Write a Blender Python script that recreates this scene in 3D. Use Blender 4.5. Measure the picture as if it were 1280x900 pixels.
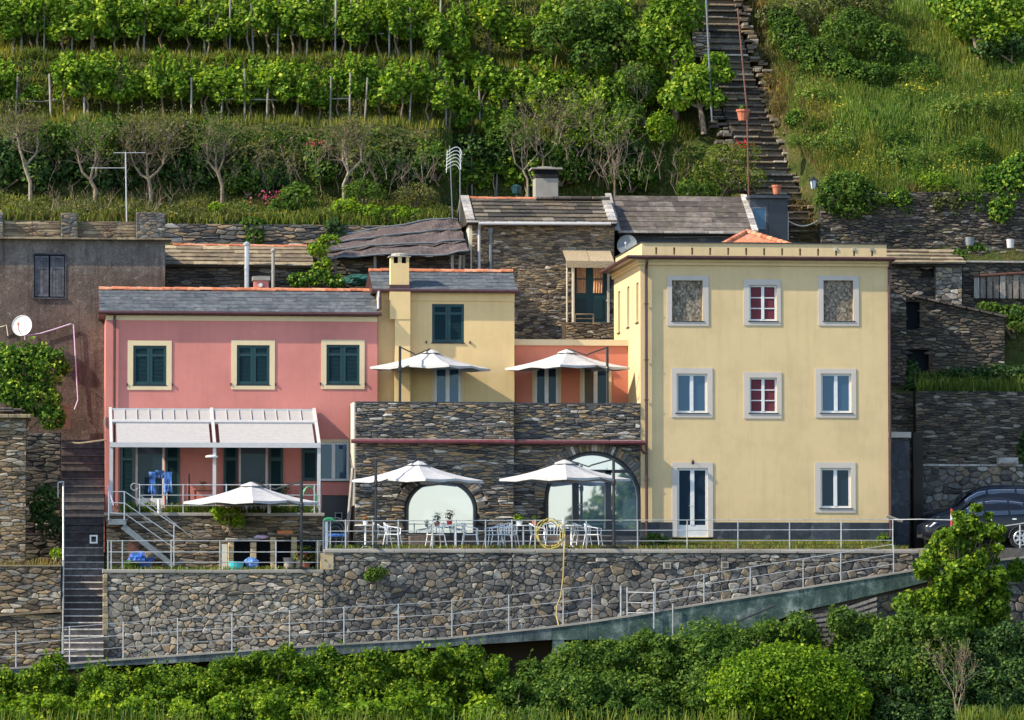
import bpy, bmesh, math, random
import numpy as np
from mathutils import Vector, Matrix
for o in list(bpy.data.objects): bpy.data.objects.remove(o)
SC = bpy.context.scene
COL = SC.collection
R = math.radians
random.seed(7)
NP = np.random.default_rng(11)

# ------------------------------------------------------------------ camera
YAW, PITCH, DIST, FPX = R(6.0), R(3.0), 150.0, 5550.0
FWD = Vector((math.sin(YAW)*math.cos(PITCH), math.cos(YAW)*math.cos(PITCH), math.sin(PITCH)))
RIGHT = Vector((math.cos(YAW), -math.sin(YAW), 0.0))
UP = RIGHT.cross(FWD)
CAM = Vector((0, 0, 6.1)) - FWD*DIST
cd = bpy.data.cameras.new('camera'); cam = bpy.data.objects.new('camera', cd); COL.objects.link(cam)
cam.location = CAM
cam.rotation_euler = FWD.to_track_quat('-Z', 'Y').to_euler()
cd.sensor_width = 36.0; cd.lens = 36.0*FPX/1280.0; cd.clip_start = 1.0; cd.clip_end = 6000.0
SC.camera = cam
# ------------------------------------------------------------------ light
SUN_AZ, SUN_EL = R(76.0), R(38.0)       # azimuth to the left of the facade normal
w = bpy.data.worlds.new('World'); SC.world = w; w.use_nodes = True
nt = w.node_tree
sky = nt.nodes.new('ShaderNodeTexSky'); sky.sky_type = 'NISHITA'; sky.sun_disc = False
sky.sun_elevation = SUN_EL; sky.sun_rotation = R(180.0) + SUN_AZ
sky.air_density = 1.0; sky.dust_density = 0.4; sky.ozone_density = 1.2
nt.links.new(sky.outputs[0], nt.nodes['Background'].inputs[0])
nt.nodes['Background'].inputs[1].default_value = 0.15
sl = bpy.data.lights.new('sun', 'SUN'); so = bpy.data.objects.new('sun', sl); COL.objects.link(so)
sl.energy = 3.9; sl.angle = R(0.5); sl.color = (1.0, 0.89, 0.70)
to_sun = Vector((-math.sin(SUN_AZ)*math.cos(SUN_EL), -math.cos(SUN_AZ)*math.cos(SUN_EL), math.sin(SUN_EL)))
so.rotation_euler = to_sun.to_track_quat('Z', 'Y').to_euler(); so.location = (-30, -20, 40)
SC.view_settings.view_transform = 'Standard'; SC.view_settings.look = 'None'
SC.view_settings.exposure = 1.12; SC.view_settings.gamma = 1.0

# ------------------------------------------------------------------ measuring: a point of the photograph on a plane of known depth
def P(px, py, Y):
    d = FWD*FPX + RIGHT*(px-640.0) - UP*(py-450.0)
    return CAM + d*((Y-CAM.y)/d.y)
def X(px, Y, py=450): return P(px, py, Y).x
def Z(py, Y, px=640): return P(px, py, Y).z

# ------------------------------------------------------------------ mesh builder
ORG = {}
def setp(o, label=None, cat=None, group=None, kind=None):
    if label: o['label'] = label
    if cat: o['category'] = cat
    if group: o['group'] = group
    if kind: o['kind'] = kind
    return o
def thing(name, label, cat, loc=(0, 0, 0), group=None):
    o = bpy.data.objects.new(name, None); COL.objects.link(o); o.location = loc
    o.empty_display_size = 0.2
    ORG[o.name] = Vector(loc)
    return setp(o, label, cat, group)
def link(name, me, parent=None, mat=None):
    o = bpy.data.objects.new(name, me); COL.objects.link(o)
    if mat is not None and not me.materials: me.materials.append(mat)
    if parent is not None: o.parent = parent
    ORG[o.name] = ORG[parent.name] if parent is not None else Vector((0, 0, 0))
    return o
class MB:
    def __init__(s): s.v = []; s.f = []; s.r = []; s.cur = 0.0
    def add(s, vs, fs):
        n = len(s.v); s.v.extend([tuple(q) for q in vs])
        for f in fs: s.f.append(tuple(i+n for i in f)); s.r.append(s.cur)
        return s
    def box(s, x0, x1, y0, y1, z0, z1):
        if x0 > x1: x0, x1 = x1, x0
        if y0 > y1: y0, y1 = y1, y0
        if z0 > z1: z0, z1 = z1, z0
        return s.add([(x0,y0,z0),(x1,y0,z0),(x1,y1,z0),(x0,y1,z0),(x0,y0,z1),(x1,y0,z1),(x1,y1,z1),(x0,y1,z1)],
                     [(0,3,2,1),(4,5,6,7),(0,1,5,4),(1,2,6,5),(2,3,7,6),(3,0,4,7)])
    def bbox(s, x0, x1, y0, y1, z0, z1, b=0.01):
        # box with chamfered front edges
        if x0 > x1: x0, x1 = x1, x0
        if y0 > y1: y0, y1 = y1, y0
        if z0 > z1: z0, z1 = z1, z0
        b = min(b, (x1-x0)*.3, (y1-y0)*.3, (z1-z0)*.3)
        vs = []
        for (ya, i) in ((y0, b), (y0+b, 0), (y1, 0)):
            vs += [(x0+i,ya,z0+i),(x1-i,ya,z0+i),(x1-i,ya,z1-i),(x0+i,ya,z1-i)]
        fs = [(0,1,2,3),(11,10,9,8)]
        for k in (0, 4):
            for j in range(4):
                a = k+j; c = k+(j+1) % 4
                fs.append((a, a+4, c+4, c))
        return s.add(vs, fs)
    def tube(s, pts, r, n=6, cap=True):
        pts = [Vector(p) for p in pts]; m = len(pts)
        rr = r if isinstance(r, (list, tuple)) else [r]*m
        rings = []; ref = None
        for i in range(m):
            t = (pts[min(i+1, m-1)] - pts[max(i-1, 0)])
            if t.length < 1e-9: t = Vector((0,0,1))
            t.normalize()
            if ref is None: ref = Vector((0,0,1)) if abs(t.z) < .9 else Vector((1,0,0))
            a = ref - t*ref.dot(t)
            if a.length < 1e-6: a = t.orthogonal()
            a.normalize(); ref = a; b = t.cross(a)
            rings.append([pts[i] + (a*math.cos(2*math.pi*k/n) + b*math.sin(2*math.pi*k/n))*rr[i] for k in range(n)])
        vs = [q for g in rings for q in g]; fs = []
        for i in range(m-1):
            for k in range(n):
                fs.append((i*n+k, i*n+(k+1) % n, (i+1)*n+(k+1) % n, (i+1)*n+k))
        if cap:
            fs.append(tuple(range(n-1, -1, -1))); fs.append(tuple((m-1)*n+k for k in range(n)))
        return s.add(vs, fs)
    def lathe(s, c, prof, n=12):
        # prof: (radius, z) pairs round a vertical axis
        vs = []; fs = []; m = len(prof)
        for (r, z) in prof:
            for k in range(n): vs.append((c[0]+r*math.cos(2*math.pi*k/n), c[1]+r*math.sin(2*math.pi*k/n), c[2]+z))
        for i in range(m-1):
            for k in range(n): fs.append((i*n+k, i*n+(k+1) % n, (i+1)*n+(k+1) % n, (i+1)*n+k))
        fs.append(tuple(range(n-1, -1, -1))); fs.append(tuple((m-1)*n+k for k in range(n)))
        return s.add(vs, fs)
    def prism(s, poly, y0, y1):
        # poly (x, z) anticlockwise seen from the front, extruded in y
        n = len(poly)
        vs = [(p[0], y0, p[1]) for p in poly] + [(p[0], y1, p[1]) for p in poly]
        fs = [tuple(range(n)), tuple(range(2*n-1, n-1, -1))]
        for i in range(n): j = (i+1) % n; fs.append((i, n+i, n+j, j))
        return s.add(vs, fs)
    def prismx(s, poly, x0, x1):
        # poly (y, z), extruded in x
        n = len(poly)
        vs = [(x0, p[0], p[1]) for p in poly] + [(x1, p[0], p[1]) for p in poly]
        fs = [tuple(range(n-1, -1, -1)), tuple(range(n, 2*n))]
        for i in range(n): j = (i+1) % n; fs.append((i, j, n+j, n+i))
        return s.add(vs, fs)
    def mesh(s, name, mat=None, off=None, smooth=False):
        me = bpy.data.meshes.new(name)
        vs = s.v if off is None else [(a-off.x, b-off.y, c-off.z) for (a, b, c) in s.v]
        me.from_pydata(vs, [], s.f)
        if any(s.r):
            at = me.attributes.new('rnd', 'FLOAT', 'FACE'); at.data.foreach_set('value', s.r)
        if smooth: me.polygons.foreach_set('use_smooth', [True]*len(me.polygons))
        if mat is not None: me.materials.append(mat)
        me.update()
        return me
    def build(s, name, mat, parent=None, smooth=False, **kw):
        off = ORG[parent.name] if parent is not None else None
        o = link(name, s.mesh(name, mat, off, smooth), parent)
        return setp(o, **kw)
    def top(s, name, mat, label, cat, group=None, smooth=False, kind=None):
        # a top-level thing of one mesh, its origin at its base
        a = np.array(s.v); c = Vector(((a[:,0].min()+a[:,0].max())/2, (a[:,1].min()+a[:,1].max())/2, a[:,2].min()))
        o = link(name, s.mesh(name, mat, c, smooth)); o.location = c; ORG[o.name] = c
        return setp(o, label, cat, group, kind)
def copy_tree(o, parent=None):
    c = o.copy(); COL.objects.link(c)
    if parent is not None: c.parent = parent
    ORG[c.name] = ORG.get(o.name, Vector((0,0,0)))
    for ch in list(o.children): copy_tree(ch, c)
    return c
def place(proto, used, loc, rz=0.0, sc=1.0, label=None, name=None):
    o = proto if not used else copy_tree(proto)
    o.location = loc; o.rotation_euler = (0, 0, rz); o.scale = (sc, sc, sc) if not isinstance(sc, tuple) else sc
    if label: o['label'] = label
    return o
# ------------------------------------------------------------------ materials
def srgb(r, g, b):
    f = lambda c: (c/255/12.92 if c/255 <= .04045 else ((c/255+.055)/1.055)**2.4)
    return (f(r), f(g), f(b), 1.0)
class N:
    def __init__(s, name):
        s.m = bpy.data.materials.new(name); s.m.use_nodes = True; s.t = s.m.node_tree
        s.b = s.t.nodes['Principled BSDF']; s.out = s.t.nodes['Material Output']
    def n(s, t, **kw):
        x = s.t.nodes.new(t)
        for k, v in kw.items():
            if k in x.inputs: x.inputs[k].default_value = v
            else: setattr(x, k, v)
        return x
    def l(s, a, b): s.t.links.new(a, b)
    def coord(s, scale=(1,1,1)):
        g = s.n('ShaderNodeNewGeometry'); mp = s.n('ShaderNodeMapping'); mp.inputs['Scale'].default_value = scale
        s.l(g.outputs['Position'], mp.inputs['Vector']); return mp.outputs[0]
    def noise(s, vec, scale, detail=4, rough=.55):
        x = s.n('ShaderNodeTexNoise'); x.inputs['Scale'].default_value = scale; x.inputs['Detail'].default_value = detail
        x.inputs['Roughness'].default_value = rough; s.l(vec, x.inputs['Vector']); return x.outputs[0]
    def ramp(s, fac, stops, interp='LINEAR'):
        x = s.n('ShaderNodeValToRGB'); e = x.color_ramp; e.interpolation = interp
        while len(e.elements) < len(stops): e.elements.new(.5)
        for k, (p, c) in enumerate(stops): e.elements[k].position = p; e.elements[k].color = c if len(c) == 4 else (*c, 1)
        s.l(fac, x.inputs[0]); return x.outputs[0]
    def mix(s, fac, a, b, mode='MIX'):
        x = s.n('ShaderNodeMix'); x.data_type = 'RGBA'; x.blend_type = mode
        for sock, v in ((x.inputs[0], fac), (x.inputs[6], a), (x.inputs[7], b)):
            if hasattr(v, 'links'): s.l(v, sock)
            else: sock.default_value = v
        return x.outputs[2]
    def math(s, op, a, b=0.0):
        x = s.n('ShaderNodeMath'); x.operation = op
        for i, v in enumerate((a, b)):
            if hasattr(v, 'links'): s.l(v, x.inputs[i])
            else: x.inputs[i].default_value = v
        return x.outputs[0]
    def rnd(s):
        a = s.n('ShaderNodeAttribute'); a.attribute_name = 'rnd'
        i = s.n('ShaderNodeObjectInfo')
        return s.math('FRACT', s.math('ADD', a.outputs['Fac'], i.outputs['Random']))
    def bump(s, h, strength=.3, dist=.02):
        x = s.n('ShaderNodeBump'); x.inputs['Strength'].default_value = strength; x.inputs['Distance'].default_value = dist
        s.l(h, x.inputs['Height']); s.l(x.outputs[0], s.b.inputs['Normal'])
    def col(s, c):
        if hasattr(c, 'links'): s.l(c, s.b.inputs['Base Color'])
        else: s.b.inputs['Base Color'].default_value = c if len(c) == 4 else (*c, 1)
    def fin(s, rough=.8, metal=0.0, spec=.3):
        s.b.inputs['Roughness'].default_value = rough; s.b.inputs['Metallic'].default_value = metal
        s.b.inputs['Specular IOR Level'].default_value = spec
        return s.m
def plaster(name, c, dirt=.25, streak=True, dcol=(.08,.07,.06), blotch=.18):
    m = N(name); v = m.coord()
    big = m.noise(v, .55, 5, .6); mid = m.noise(v, 3.2, 5, .6); fine = m.noise(v, 42, 3, .6)
    dark = tuple(x*(1-blotch) for x in c[:3])+(1,); lite = tuple(min(1, x*(1+blotch*.55)) for x in c[:3])+(1,)
    base = m.ramp(big, [(.3, dark), (.52, c), (.75, lite)])
    base = m.mix(m.math('MULTIPLY', m.ramp(mid, [(.45,(0,0,0)),(.75,(1,1,1))]), .16), base, tuple(x*.72 for x in c[:3])+(1,))
    if streak:
        st = m.noise(m.coord((2.4, 2.4, .18)), 2.2, 5, .65)
        base = m.mix(m.math('MULTIPLY', m.ramp(st, [(.5,(0,0,0)),(.8,(1,1,1))]), dirt), base, (*[a*.5+b*.5 for a, b in zip(c[:3], dcol)], 1))
    m.col(base); m.bump(m.math('ADD', fine, m.math('MULTIPLY', mid, 1.2)), .3, .012)
    return m.fin(.92, 0, .15)
def stone(name, stops, rough=.88, nscale=9, bump=.55, moss=0.0, stretch=1.0):
    # stones: each takes its own tone, with grain and lichen on it
    m = N(name); v = m.coord((1, 1, stretch)); r = m.rnd()
    base = m.ramp(r, stops, 'LINEAR')
    n1 = m.noise(v, nscale, 5, .65); n2 = m.noise(v, nscale*4, 3, .6)
    base = m.mix(1.0, base, m.ramp(n1, [(.28, (.5,.5,.52)), (.5, (.95,.95,.95)), (.72, (1.45,1.4,1.3))]), 'MULTIPLY')
    li = m.noise(v, 2.6, 4, .6)
    base = m.mix(m.math('MULTIPLY', m.ramp(li, [(.58,(0,0,0)),(.72,(1,1,1))]), .35), base, (.30,.29,.25,1))
    if moss: base = m.mix(m.math('MULTIPLY', m.ramp(m.noise(v, 1.7, 5, .7), [(.52,(0,0,0)),(.66,(1,1,1))]), moss), base, (.07,.085,.025,1))
    m.col(base); m.bump(m.math('ADD', n1, m.math('MULTIPLY', n2, .5)), bump, .02)
    return m.fin(rough, 0, .3)
def paint(name, c, rough=.45, metal=0.0, wear=.1, spec=.4):
    m = N(name); v = m.coord(); n1 = m.noise(v, 6, 4, .6)
    i = m.rnd()
    a = m.ramp(n1, [(.35, tuple(x*(1-wear) for x in c[:3])), (.65, tuple(min(1, x*(1+wear*.6)) for x in c[:3]))])
    a = m.mix(1.0, a, m.ramp(i, [(0, (1-wear*.7,)*3), (1, (1+wear*.7,)*3)]), 'MULTIPLY')
    m.col(a); m.bump(m.noise(v, 60, 2, .5), .08, .004)
    return m.fin(rough, metal, spec)
def leafmat(name, stops, trans=.42, rough=.6, spec=.14, nscale=.9):
    m = N(name); r = m.rnd(); v = m.coord()
    c = m.ramp(r, stops)
    c = m.mix(1.0, c, m.ramp(m.noise(v, nscale, 3, .6), [(.3, (.60,.70,.66)), (.52,(1,1,1)), (.72, (1.45,1.3,1.0))]), 'MULTIPLY')
    m.col(c); m.fin(rough, 0, spec)
    tr = m.n('ShaderNodeBsdfTranslucent'); mx = m.n('ShaderNodeMixShader'); mx.inputs[0].default_value = trans
    m.l(m.mix(1.0, c, (1.25, 1.2, .55, 1), 'MULTIPLY'), tr.inputs[0])
    m.l(m.b.outputs[0], mx.inputs[1]); m.l(tr.outputs[0], mx.inputs[2]); m.l(mx.outputs[0], m.out.inputs[0])
    return m.m
def glassmat(name, c, refl, tint=(1,1,1,1), rough=.02):
    m = N(name); m.col(c); m.fin(.4, 0, .1)
    g = m.n('ShaderNodeBsdfGlossy'); g.inputs['Roughness'].default_value = rough; g.inputs['Color'].default_value = tint
    v = m.coord(); bn = m.n('ShaderNodeBump'); bn.inputs['Strength'].default_value = .015; bn.inputs['Distance'].default_value = .02
    m.l(m.noise(v, 1.3, 2, .5), bn.inputs['Height']); m.l(bn.outputs[0], g.inputs['Normal'])
    lw = m.n('ShaderNodeLayerWeight'); lw.inputs['Blend'].default_value = .35
    f = m.math('ADD', m.math('MULTIPLY', lw.outputs['Fresnel'], .5), refl); f = m.math('MINIMUM', f, .95)
    mx = m.n('ShaderNodeMixShader'); m.l(f, mx.inputs[0]); m.l(m.b.outputs[0], mx.inputs[1]); m.l(g.outputs[0], mx.inputs[2])
    m.l(mx.outputs[0], m.out.inputs[0]); return m.m
M = {}
M['yellow'] = plaster('yellow_plaster', (.60,.452,.248,1), .30, blotch=.14)
M['butter'] = plaster('butter_plaster', (.66,.475,.235,1), .26, blotch=.13)
M['cream'] = plaster('cream_plaster', (.64,.51,.32,1), .15, blotch=.08)
M['pink'] = plaster('pink_plaster', (.55,.205,.175,1), .26, blotch=.14)
M['salmon'] = plaster('salmon_plaster', (.58,.20,.13,1), .2, blotch=.09)
M['lilac'] = plaster('pale_surround', (.49,.44,.395,1), .1, blotch=.06)
M['render'] = plaster('grey_render', (.135,.092,.075,1), .75, dcol=(.03,.025,.025), blotch=.6)
M['whitewash'] = plaster('whitewash', (.60,.53,.42,1), .5, blotch=.3)
M['concrete'] = plaster('concrete', (.30,.275,.24,1), .5, blotch=.3)
_m = N('algae_concrete'); _v = _m.coord(); _n1 = _m.noise(_v, 1.5, 7, .72); _n2 = _m.noise(_m.coord((3.0,3.0,.5)), 1.6, 6, .7); _n3 = _m.noise(_v, 22, 4, .6)
_c = _m.ramp(_n1, [(.30,(.022,.042,.04)),(.43,(.045,.072,.065)),(.52,(.078,.115,.10)),(.60,(.16,.20,.18)),(.72,(.34,.38,.35))])
_c = _m.mix(_m.math('MULTIPLY', _m.ramp(_n2, [(.48,(0,0,0)),(.68,(1,1,1))]), .75), _c, (.022,.05,.048,1))
_m.col(_m.mix(1.0, _c, _m.ramp(_n3, [(.3,(.7,.7,.7)),(.7,(1.25,1.25,1.25))]), 'MULTIPLY')); _m.bump(_n3, .5, .02); M['greenconcrete'] = _m.fin(.9, 0, .2)
M['osb'] = None
_m = N('chipboard'); _v = _m.coord()
_vo = _m.n('ShaderNodeTexVoronoi'); _vo.inputs['Scale'].default_value = 17; _m.l(_m.coord((1,1,.7)), _vo.inputs['Vector'])
_c = _m.ramp(_vo.outputs['Color'], [(.1,(.07,.062,.05)),(.5,(.17,.14,.105)),(.95,(.33,.285,.22))])
_m.col(_m.mix(1.0, _c, _m.ramp(_m.noise(_v, 12, 4, .6), [(.3,(.6,.6,.6)),(.7,(1.3,1.3,1.3))]), 'MULTIPLY')); _m.bump(_vo.outputs['Distance'], .5, .01); M['osb'] = _m.fin(.85)
# stones
M['schist'] = stone('schist_stone', [(0,(.045,.047,.052)),(.22,(.085,.085,.085)),(.45,(.13,.12,.105)),(.62,(.22,.18,.13)),(.75,(.28,.19,.10)),(.88,(.12,.11,.105)),(1,(.50,.47,.42))], stretch=2.5)
M['rubble'] = stone('rubble_stone', [(0,(.045,.045,.046)),(.25,(.095,.091,.088)),(.5,(.145,.136,.122)),(.68,(.205,.155,.10)),(.8,(.11,.104,.098)),(1,(.30,.28,.24))], nscale=7)
M['palerubble'] = stone('pale_rubble_stone', [(0,(.09,.083,.073)),(.25,(.17,.155,.13)),(.5,(.25,.225,.19)),(.7,(.31,.23,.14)),(.85,(.20,.18,.16)),(1,(.42,.38,.32))], nscale=7)
M['brownstone'] = stone('brown_stone', [(0,(.055,.043,.034)),(.3,(.14,.11,.08)),(.55,(.22,.17,.11)),(.75,(.30,.21,.115)),(.9,(.16,.14,.12)),(1,(.44,.38,.30))], stretch=2.2)
M['ochrestone'] = stone('ochre_stone', [(0,(.07,.055,.04)),(.3,(.17,.125,.08)),(.6,(.25,.175,.095)),(.8,(.14,.125,.11)),(1,(.36,.31,.24))], stretch=2.2)
M['darkstone'] = stone('dark_stone', [(0,(.032,.027,.025)),(.35,(.068,.057,.049)),(.65,(.10,.08,.062)),(.85,(.14,.105,.072)),(1,(.23,.21,.18))], stretch=2.0, moss=.35)
M['slate'] = stone('roof_slate', [(0,(.062,.070,.080)),(.5,(.082,.091,.102)),(1,(.105,.115,.125))], rough=.6, nscale=5, bump=.25)
M['oldslate'] = stone('old_roof_stone', [(0,(.06,.047,.042)),(.5,(.10,.08,.07)),(1,(.15,.125,.11))], nscale=4, bump=.5, moss=.25)
M['ochreslate'] = stone('ochre_roof_stone', [(0,(.13,.098,.065)),(.5,(.215,.165,.105)),(1,(.33,.265,.17))], nscale=4, bump=.5)
M['paleslab'] = stone('pale_slab', [(0,(.24,.215,.195)),(.5,(.33,.305,.28)),(1,(.45,.42,.39))], nscale=5, bump=.3)
M['step'] = stone('step_stone', [(0,(.075,.062,.062)),(.5,(.105,.088,.086)),(1,(.145,.122,.115))], nscale=6, bump=.35)
M['nosing'] = stone('step_nosing', [(0,(.36,.34,.31)),(.5,(.46,.43,.39)),(1,(.55,.52,.48))], nscale=6, bump=.3)
M['darkslate'] = stone('dark_slate_cladding', [(0,(.022,.028,.038)),(.5,(.032,.04,.052)),(1,(.045,.055,.07))], rough=.5, nscale=3, bump=.2)
M['terracotta'] = stone('terracotta', [(0,(.42,.13,.06)),(.5,(.52,.19,.10)),(1,(.60,.28,.17))], nscale=8, bump=.25)
M['mortar'] = plaster('dark_mortar', (.042,.037,.032,1), .3, blotch=.4)
M['mortar2'] = plaster('grey_mortar', (.115,.10,.085,1), .3, blotch=.4)
M['mortarb'] = plaster('brown_mortar', (.075,.055,.04,1), .3, blotch=.4)
# paint, metal, cloth
M['green'] = paint('green_shutter', (.007,.042,.047,1), .5)
M['greenslat'] = paint('green_louvre', (.004,.026,.032,1), .5)
M['white'] = paint('white_paint', (.62,.62,.62,1), .4, wear=.08)
M['whitemetal'] = paint('white_metal', (.46,.45,.45,1), .4, wear=.06)
M['brown'] = paint('brown_gutter', (.065,.026,.026,1), .4, wear=.25)
M['redgutter'] = paint('red_gutter', (.13,.035,.04,1), .4, wear=.25)
M['darkframe'] = paint('dark_frame', (.012,.018,.03,1), .35)
M['black'] = paint('black_metal', (.012,.014,.018,1), .4)
M['interior'] = paint('dark_interior', (.012,.014,.018,1), .9, spec=.1)
M['steel'] = paint('galvanised_steel', (.46,.47,.48,1), .42, .55, wear=.2)
M['greysteel'] = paint('grey_steel', (.17,.19,.20,1), .5, .3, wear=.2)
M['alu'] = paint('aluminium', (.78,.80,.82,1), .35, .25, wear=.08)
M['greysill'] = paint('dark_sill', (.03,.033,.04,1), .5)
M['wood'] = stone('weathered_wood', [(0,(.12,.10,.085)),(.5,(.20,.17,.145)),(1,(.30,.27,.24))], nscale=14, bump=.4, stretch=.2)
M['post'] = stone('vine_post_wood', [(0,(.17,.155,.14)),(.5,(.26,.24,.215)),(1,(.36,.335,.30))], nscale=14, bump=.4, stretch=.2)
M['greywood'] = paint('old_grey_shutter', (.085,.085,.10,1), .8, wear=.45)
M['rustwood'] = paint('red_brown_board', (.13,.055,.038,1), .8, wear=.35)
M['canvas'] = paint('umbrella_canvas', (.43,.42,.42,1), .85, wear=.14, spec=.1)
M['awning'] = paint('pergola_fabric', (.34,.325,.32,1), .8, wear=.06, spec=.1)
M['reed'] = stone('reed_matting', [(0,(.28,.215,.135)),(1,(.36,.285,.18))], nscale=18, bump=.4)
M['netting'] = stone('shade_net', [(0,(.055,.041,.041)),(.5,(.08,.06,.058)),(1,(.11,.085,.08))], nscale=10, bump=.5, stretch=4)
M['tarp'] = paint('green_tarp', (.02,.075,.055,1), .4, wear=.5)
M['curtain'] = paint('cream_curtain', (.50,.25,.12,1), .8, wear=.25)
M['wine'] = paint('wine_red_blind', (.13,.018,.03,1), .7, wear=.1)
M['terpot'] = paint('terracotta_pot', (.40,.13,.07,1), .8, wear=.2)
M['blue'] = paint('blue_cloth', (.03,.10,.36,1), .6, wear=.6)
M['laundry'] = paint('pale_blue_cloth', (.10,.22,.52,1), .85, wear=.8)
M['turq'] = paint('turquoise_plastic', (.05,.45,.50,1), .4)
M['yellowhose'] = paint('yellow_hose', (.42,.33,.10,1), .6)
M['greenhose'] = paint('green_hose', (.03,.24,.10,1), .5)
M['red'] = paint('red_paint', (.45,.035,.03,1), .5)
M['pinkcloth'] = paint('lilac_cloth', (.62,.45,.62,1), .8)
M['orange'] = paint('orange_plastic', (.55,.17,.05,1), .6)
M['carblack'] = paint('car_black', (.007,.009,.015,1), .22, .0, wear=.02, spec=.35)
M['tyre'] = paint('tyre', (.015,.015,.016,1), .85)
M['chrome'] = paint('chrome', (.7,.7,.72,1), .2, .9)
M['lamp'] = paint('headlight', (.60,.64,.68,1), .15, .3)
M['blockstone'] = plaster('sandy_block', (.42,.32,.19,1), .3, blotch=.2)
M['bark'] = stone('bark', [(0,(.10,.075,.05)),(.5,(.17,.125,.085)),(1,(.25,.19,.13))], nscale=14, bump=.5, stretch=.4)
M['palebark'] = stone('pale_bark', [(0,(.16,.12,.08)),(.5,(.225,.175,.12)),(1,(.29,.235,.17))], nscale=14, bump=.5, stretch=.4)
M['twig'] = stone('dry_twigs', [(0,(.13,.095,.07)),(.5,(.20,.15,.11)),(1,(.28,.22,.165))], nscale=10, bump=.1)
_m = N('overgrown_earth'); _v = _m.coord(); _n1 = _m.noise(_v, 1.6, 6, .65); _n2 = _m.noise(_v, 9, 5, .7)
_c = _m.ramp(_n1, [(.28,(.035,.045,.014)),(.45,(.055,.075,.018)),(.58,(.085,.085,.03)),(.72,(.12,.095,.045))])
_m.col(_m.mix(1.0, _c, _m.ramp(_n2, [(.3,(.5,.5,.5)),(.7,(1.5,1.45,1.3))]), 'MULTIPLY')); _m.bump(_n2, 1.0, .12); M['soil'] = _m.fin(.95, 0, .1)
M['paving'] = stone('terrace_paving', [(0,(.26,.24,.21)),(1,(.26,.24,.21))], nscale=3, bump=.3)
M['asphalt'] = stone('asphalt', [(0,(.10,.095,.09)),(1,(.10,.095,.09))], nscale=6, bump=.3)
_m = N('sea_water'); _m.col((.02,.06,.08)); _m.bump(_m.noise(_m.coord((.08,.08,.08)), 4, 4), .4, .5); M['water'] = _m.fin(.12, 0, .5)
# glass
M['mirror'] = glassmat('reflective_glass', (.12,.20,.26,1), .50, (.74,.82,1,1))
M['glass'] = glassmat('window_glass', (.008,.022,.040,1), .0, (.45,.65,.9,1))
M['skyblueglass'] = glassmat('sky_tinted_glass', (.018,.06,.125,1), .03, (.45,.65,.9,1))  # blue of the reflected sky is put into the base colour
M['carglass'] = glassmat('car_glass', (.006,.012,.018,1), .12)
# leaves
G = lambda *s: [(p, c) for p, c in s]
M['vine'] = leafmat('vine_leaves', G((0,(.055,.125,.012)),(.45,(.13,.24,.018)),(.8,(.25,.37,.03)),(1,(.43,.49,.08))))
M['hedge'] = leafmat('hedge_leaves', G((0,(.030,.075,.008)),(.45,(.08,.16,.010)),(.8,(.165,.265,.016)),(1,(.33,.40,.04))))
M['round'] = leafmat('round_bush_leaves', G((0,(.04,.10,.006)),(.5,(.12,.225,.010)),(.85,(.21,.325,.016)),(1,(.31,.41,.035))))
M['bright'] = leafmat('bright_leaves', G((0,(.06,.13,.01)),(.5,(.14,.25,.015)),(.85,(.24,.36,.02)),(1,(.40,.46,.05))))
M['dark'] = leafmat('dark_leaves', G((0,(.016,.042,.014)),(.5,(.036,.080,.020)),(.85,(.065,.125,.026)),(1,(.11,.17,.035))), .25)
M['mid'] = leafmat('green_leaves', G((0,(.032,.080,.014)),(.5,(.068,.135,.02)),(.85,(.12,.20,.028)),(1,(.21,.28,.05))))
M['olive'] = leafmat('olive_leaves', G((0,(.055,.075,.025)),(.5,(.11,.125,.04)),(.85,(.17,.17,.06)),(1,(.27,.25,.12))))
M['ivy'] = leafmat('ivy_leaves', G((0,(.022,.065,.014)),(.45,(.06,.145,.018)),(.8,(.15,.26,.022)),(1,(.36,.45,.07))))
M['grass'] = leafmat('meadow_grass', G((0,(.055,.095,.016)),(.45,(.105,.165,.025)),(.75,(.18,.23,.035)),(1,(.32,.30,.08))), nscale=.5)
M['yelgrass'] = leafmat('yellow_green_grass', G((0,(.07,.105,.018)),(.45,(.14,.17,.028)),(.8,(.22,.215,.04)),(1,(.32,.27,.07))), nscale=.5)
M['drygrass'] = leafmat('dry_grass', G((0,(.12,.085,.04)),(.4,(.20,.145,.06)),(.75,(.15,.16,.045)),(1,(.38,.27,.11))), nscale=.6)
M['petal_red'] = leafmat('red_petals', G((0,(.35,.02,.03)),(1,(.60,.06,.08))))
M['petal_pink'] = leafmat('pink_petals', G((0,(.38,.04,.12)),(1,(.60,.13,.25))))
M['petal_yellow'] = leafmat('yellow_petals', G((0,(.50,.40,.03)),(1,(.70,.60,.12))))

_m = N('weathered_beam'); _v = _m.coord(); _n1 = _m.noise(_v, 1.1, 7, .75); _n2 = _m.noise(_m.coord((3.0,3.0,.35)), 2.0, 6, .7); _n3 = _m.noise(_v, 20, 4, .6)
_c = _m.ramp(_n1, [(.30,(.03,.042,.045)),(.45,(.075,.095,.10)),(.56,(.13,.155,.15)),(.68,(.26,.28,.26)),(.8,(.40,.41,.38))])
_c = _m.mix(_m.math('MULTIPLY', _m.ramp(_n2, [(.46,(0,0,0)),(.66,(1,1,1))]), .8), _c, (.025,.036,.038,1))
_m.col(_m.mix(1.0, _c, _m.ramp(_n3, [(.3,(.7,.7,.7)),(.7,(1.25,1.25,1.25))]), 'MULTIPLY')); _m.bump(_n3, .5, .02); M['greybeam'] = _m.fin(.9, 0, .2)
M['dullhose'] = paint('dull_hose', (.40,.31,.12,1), .6)
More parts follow.
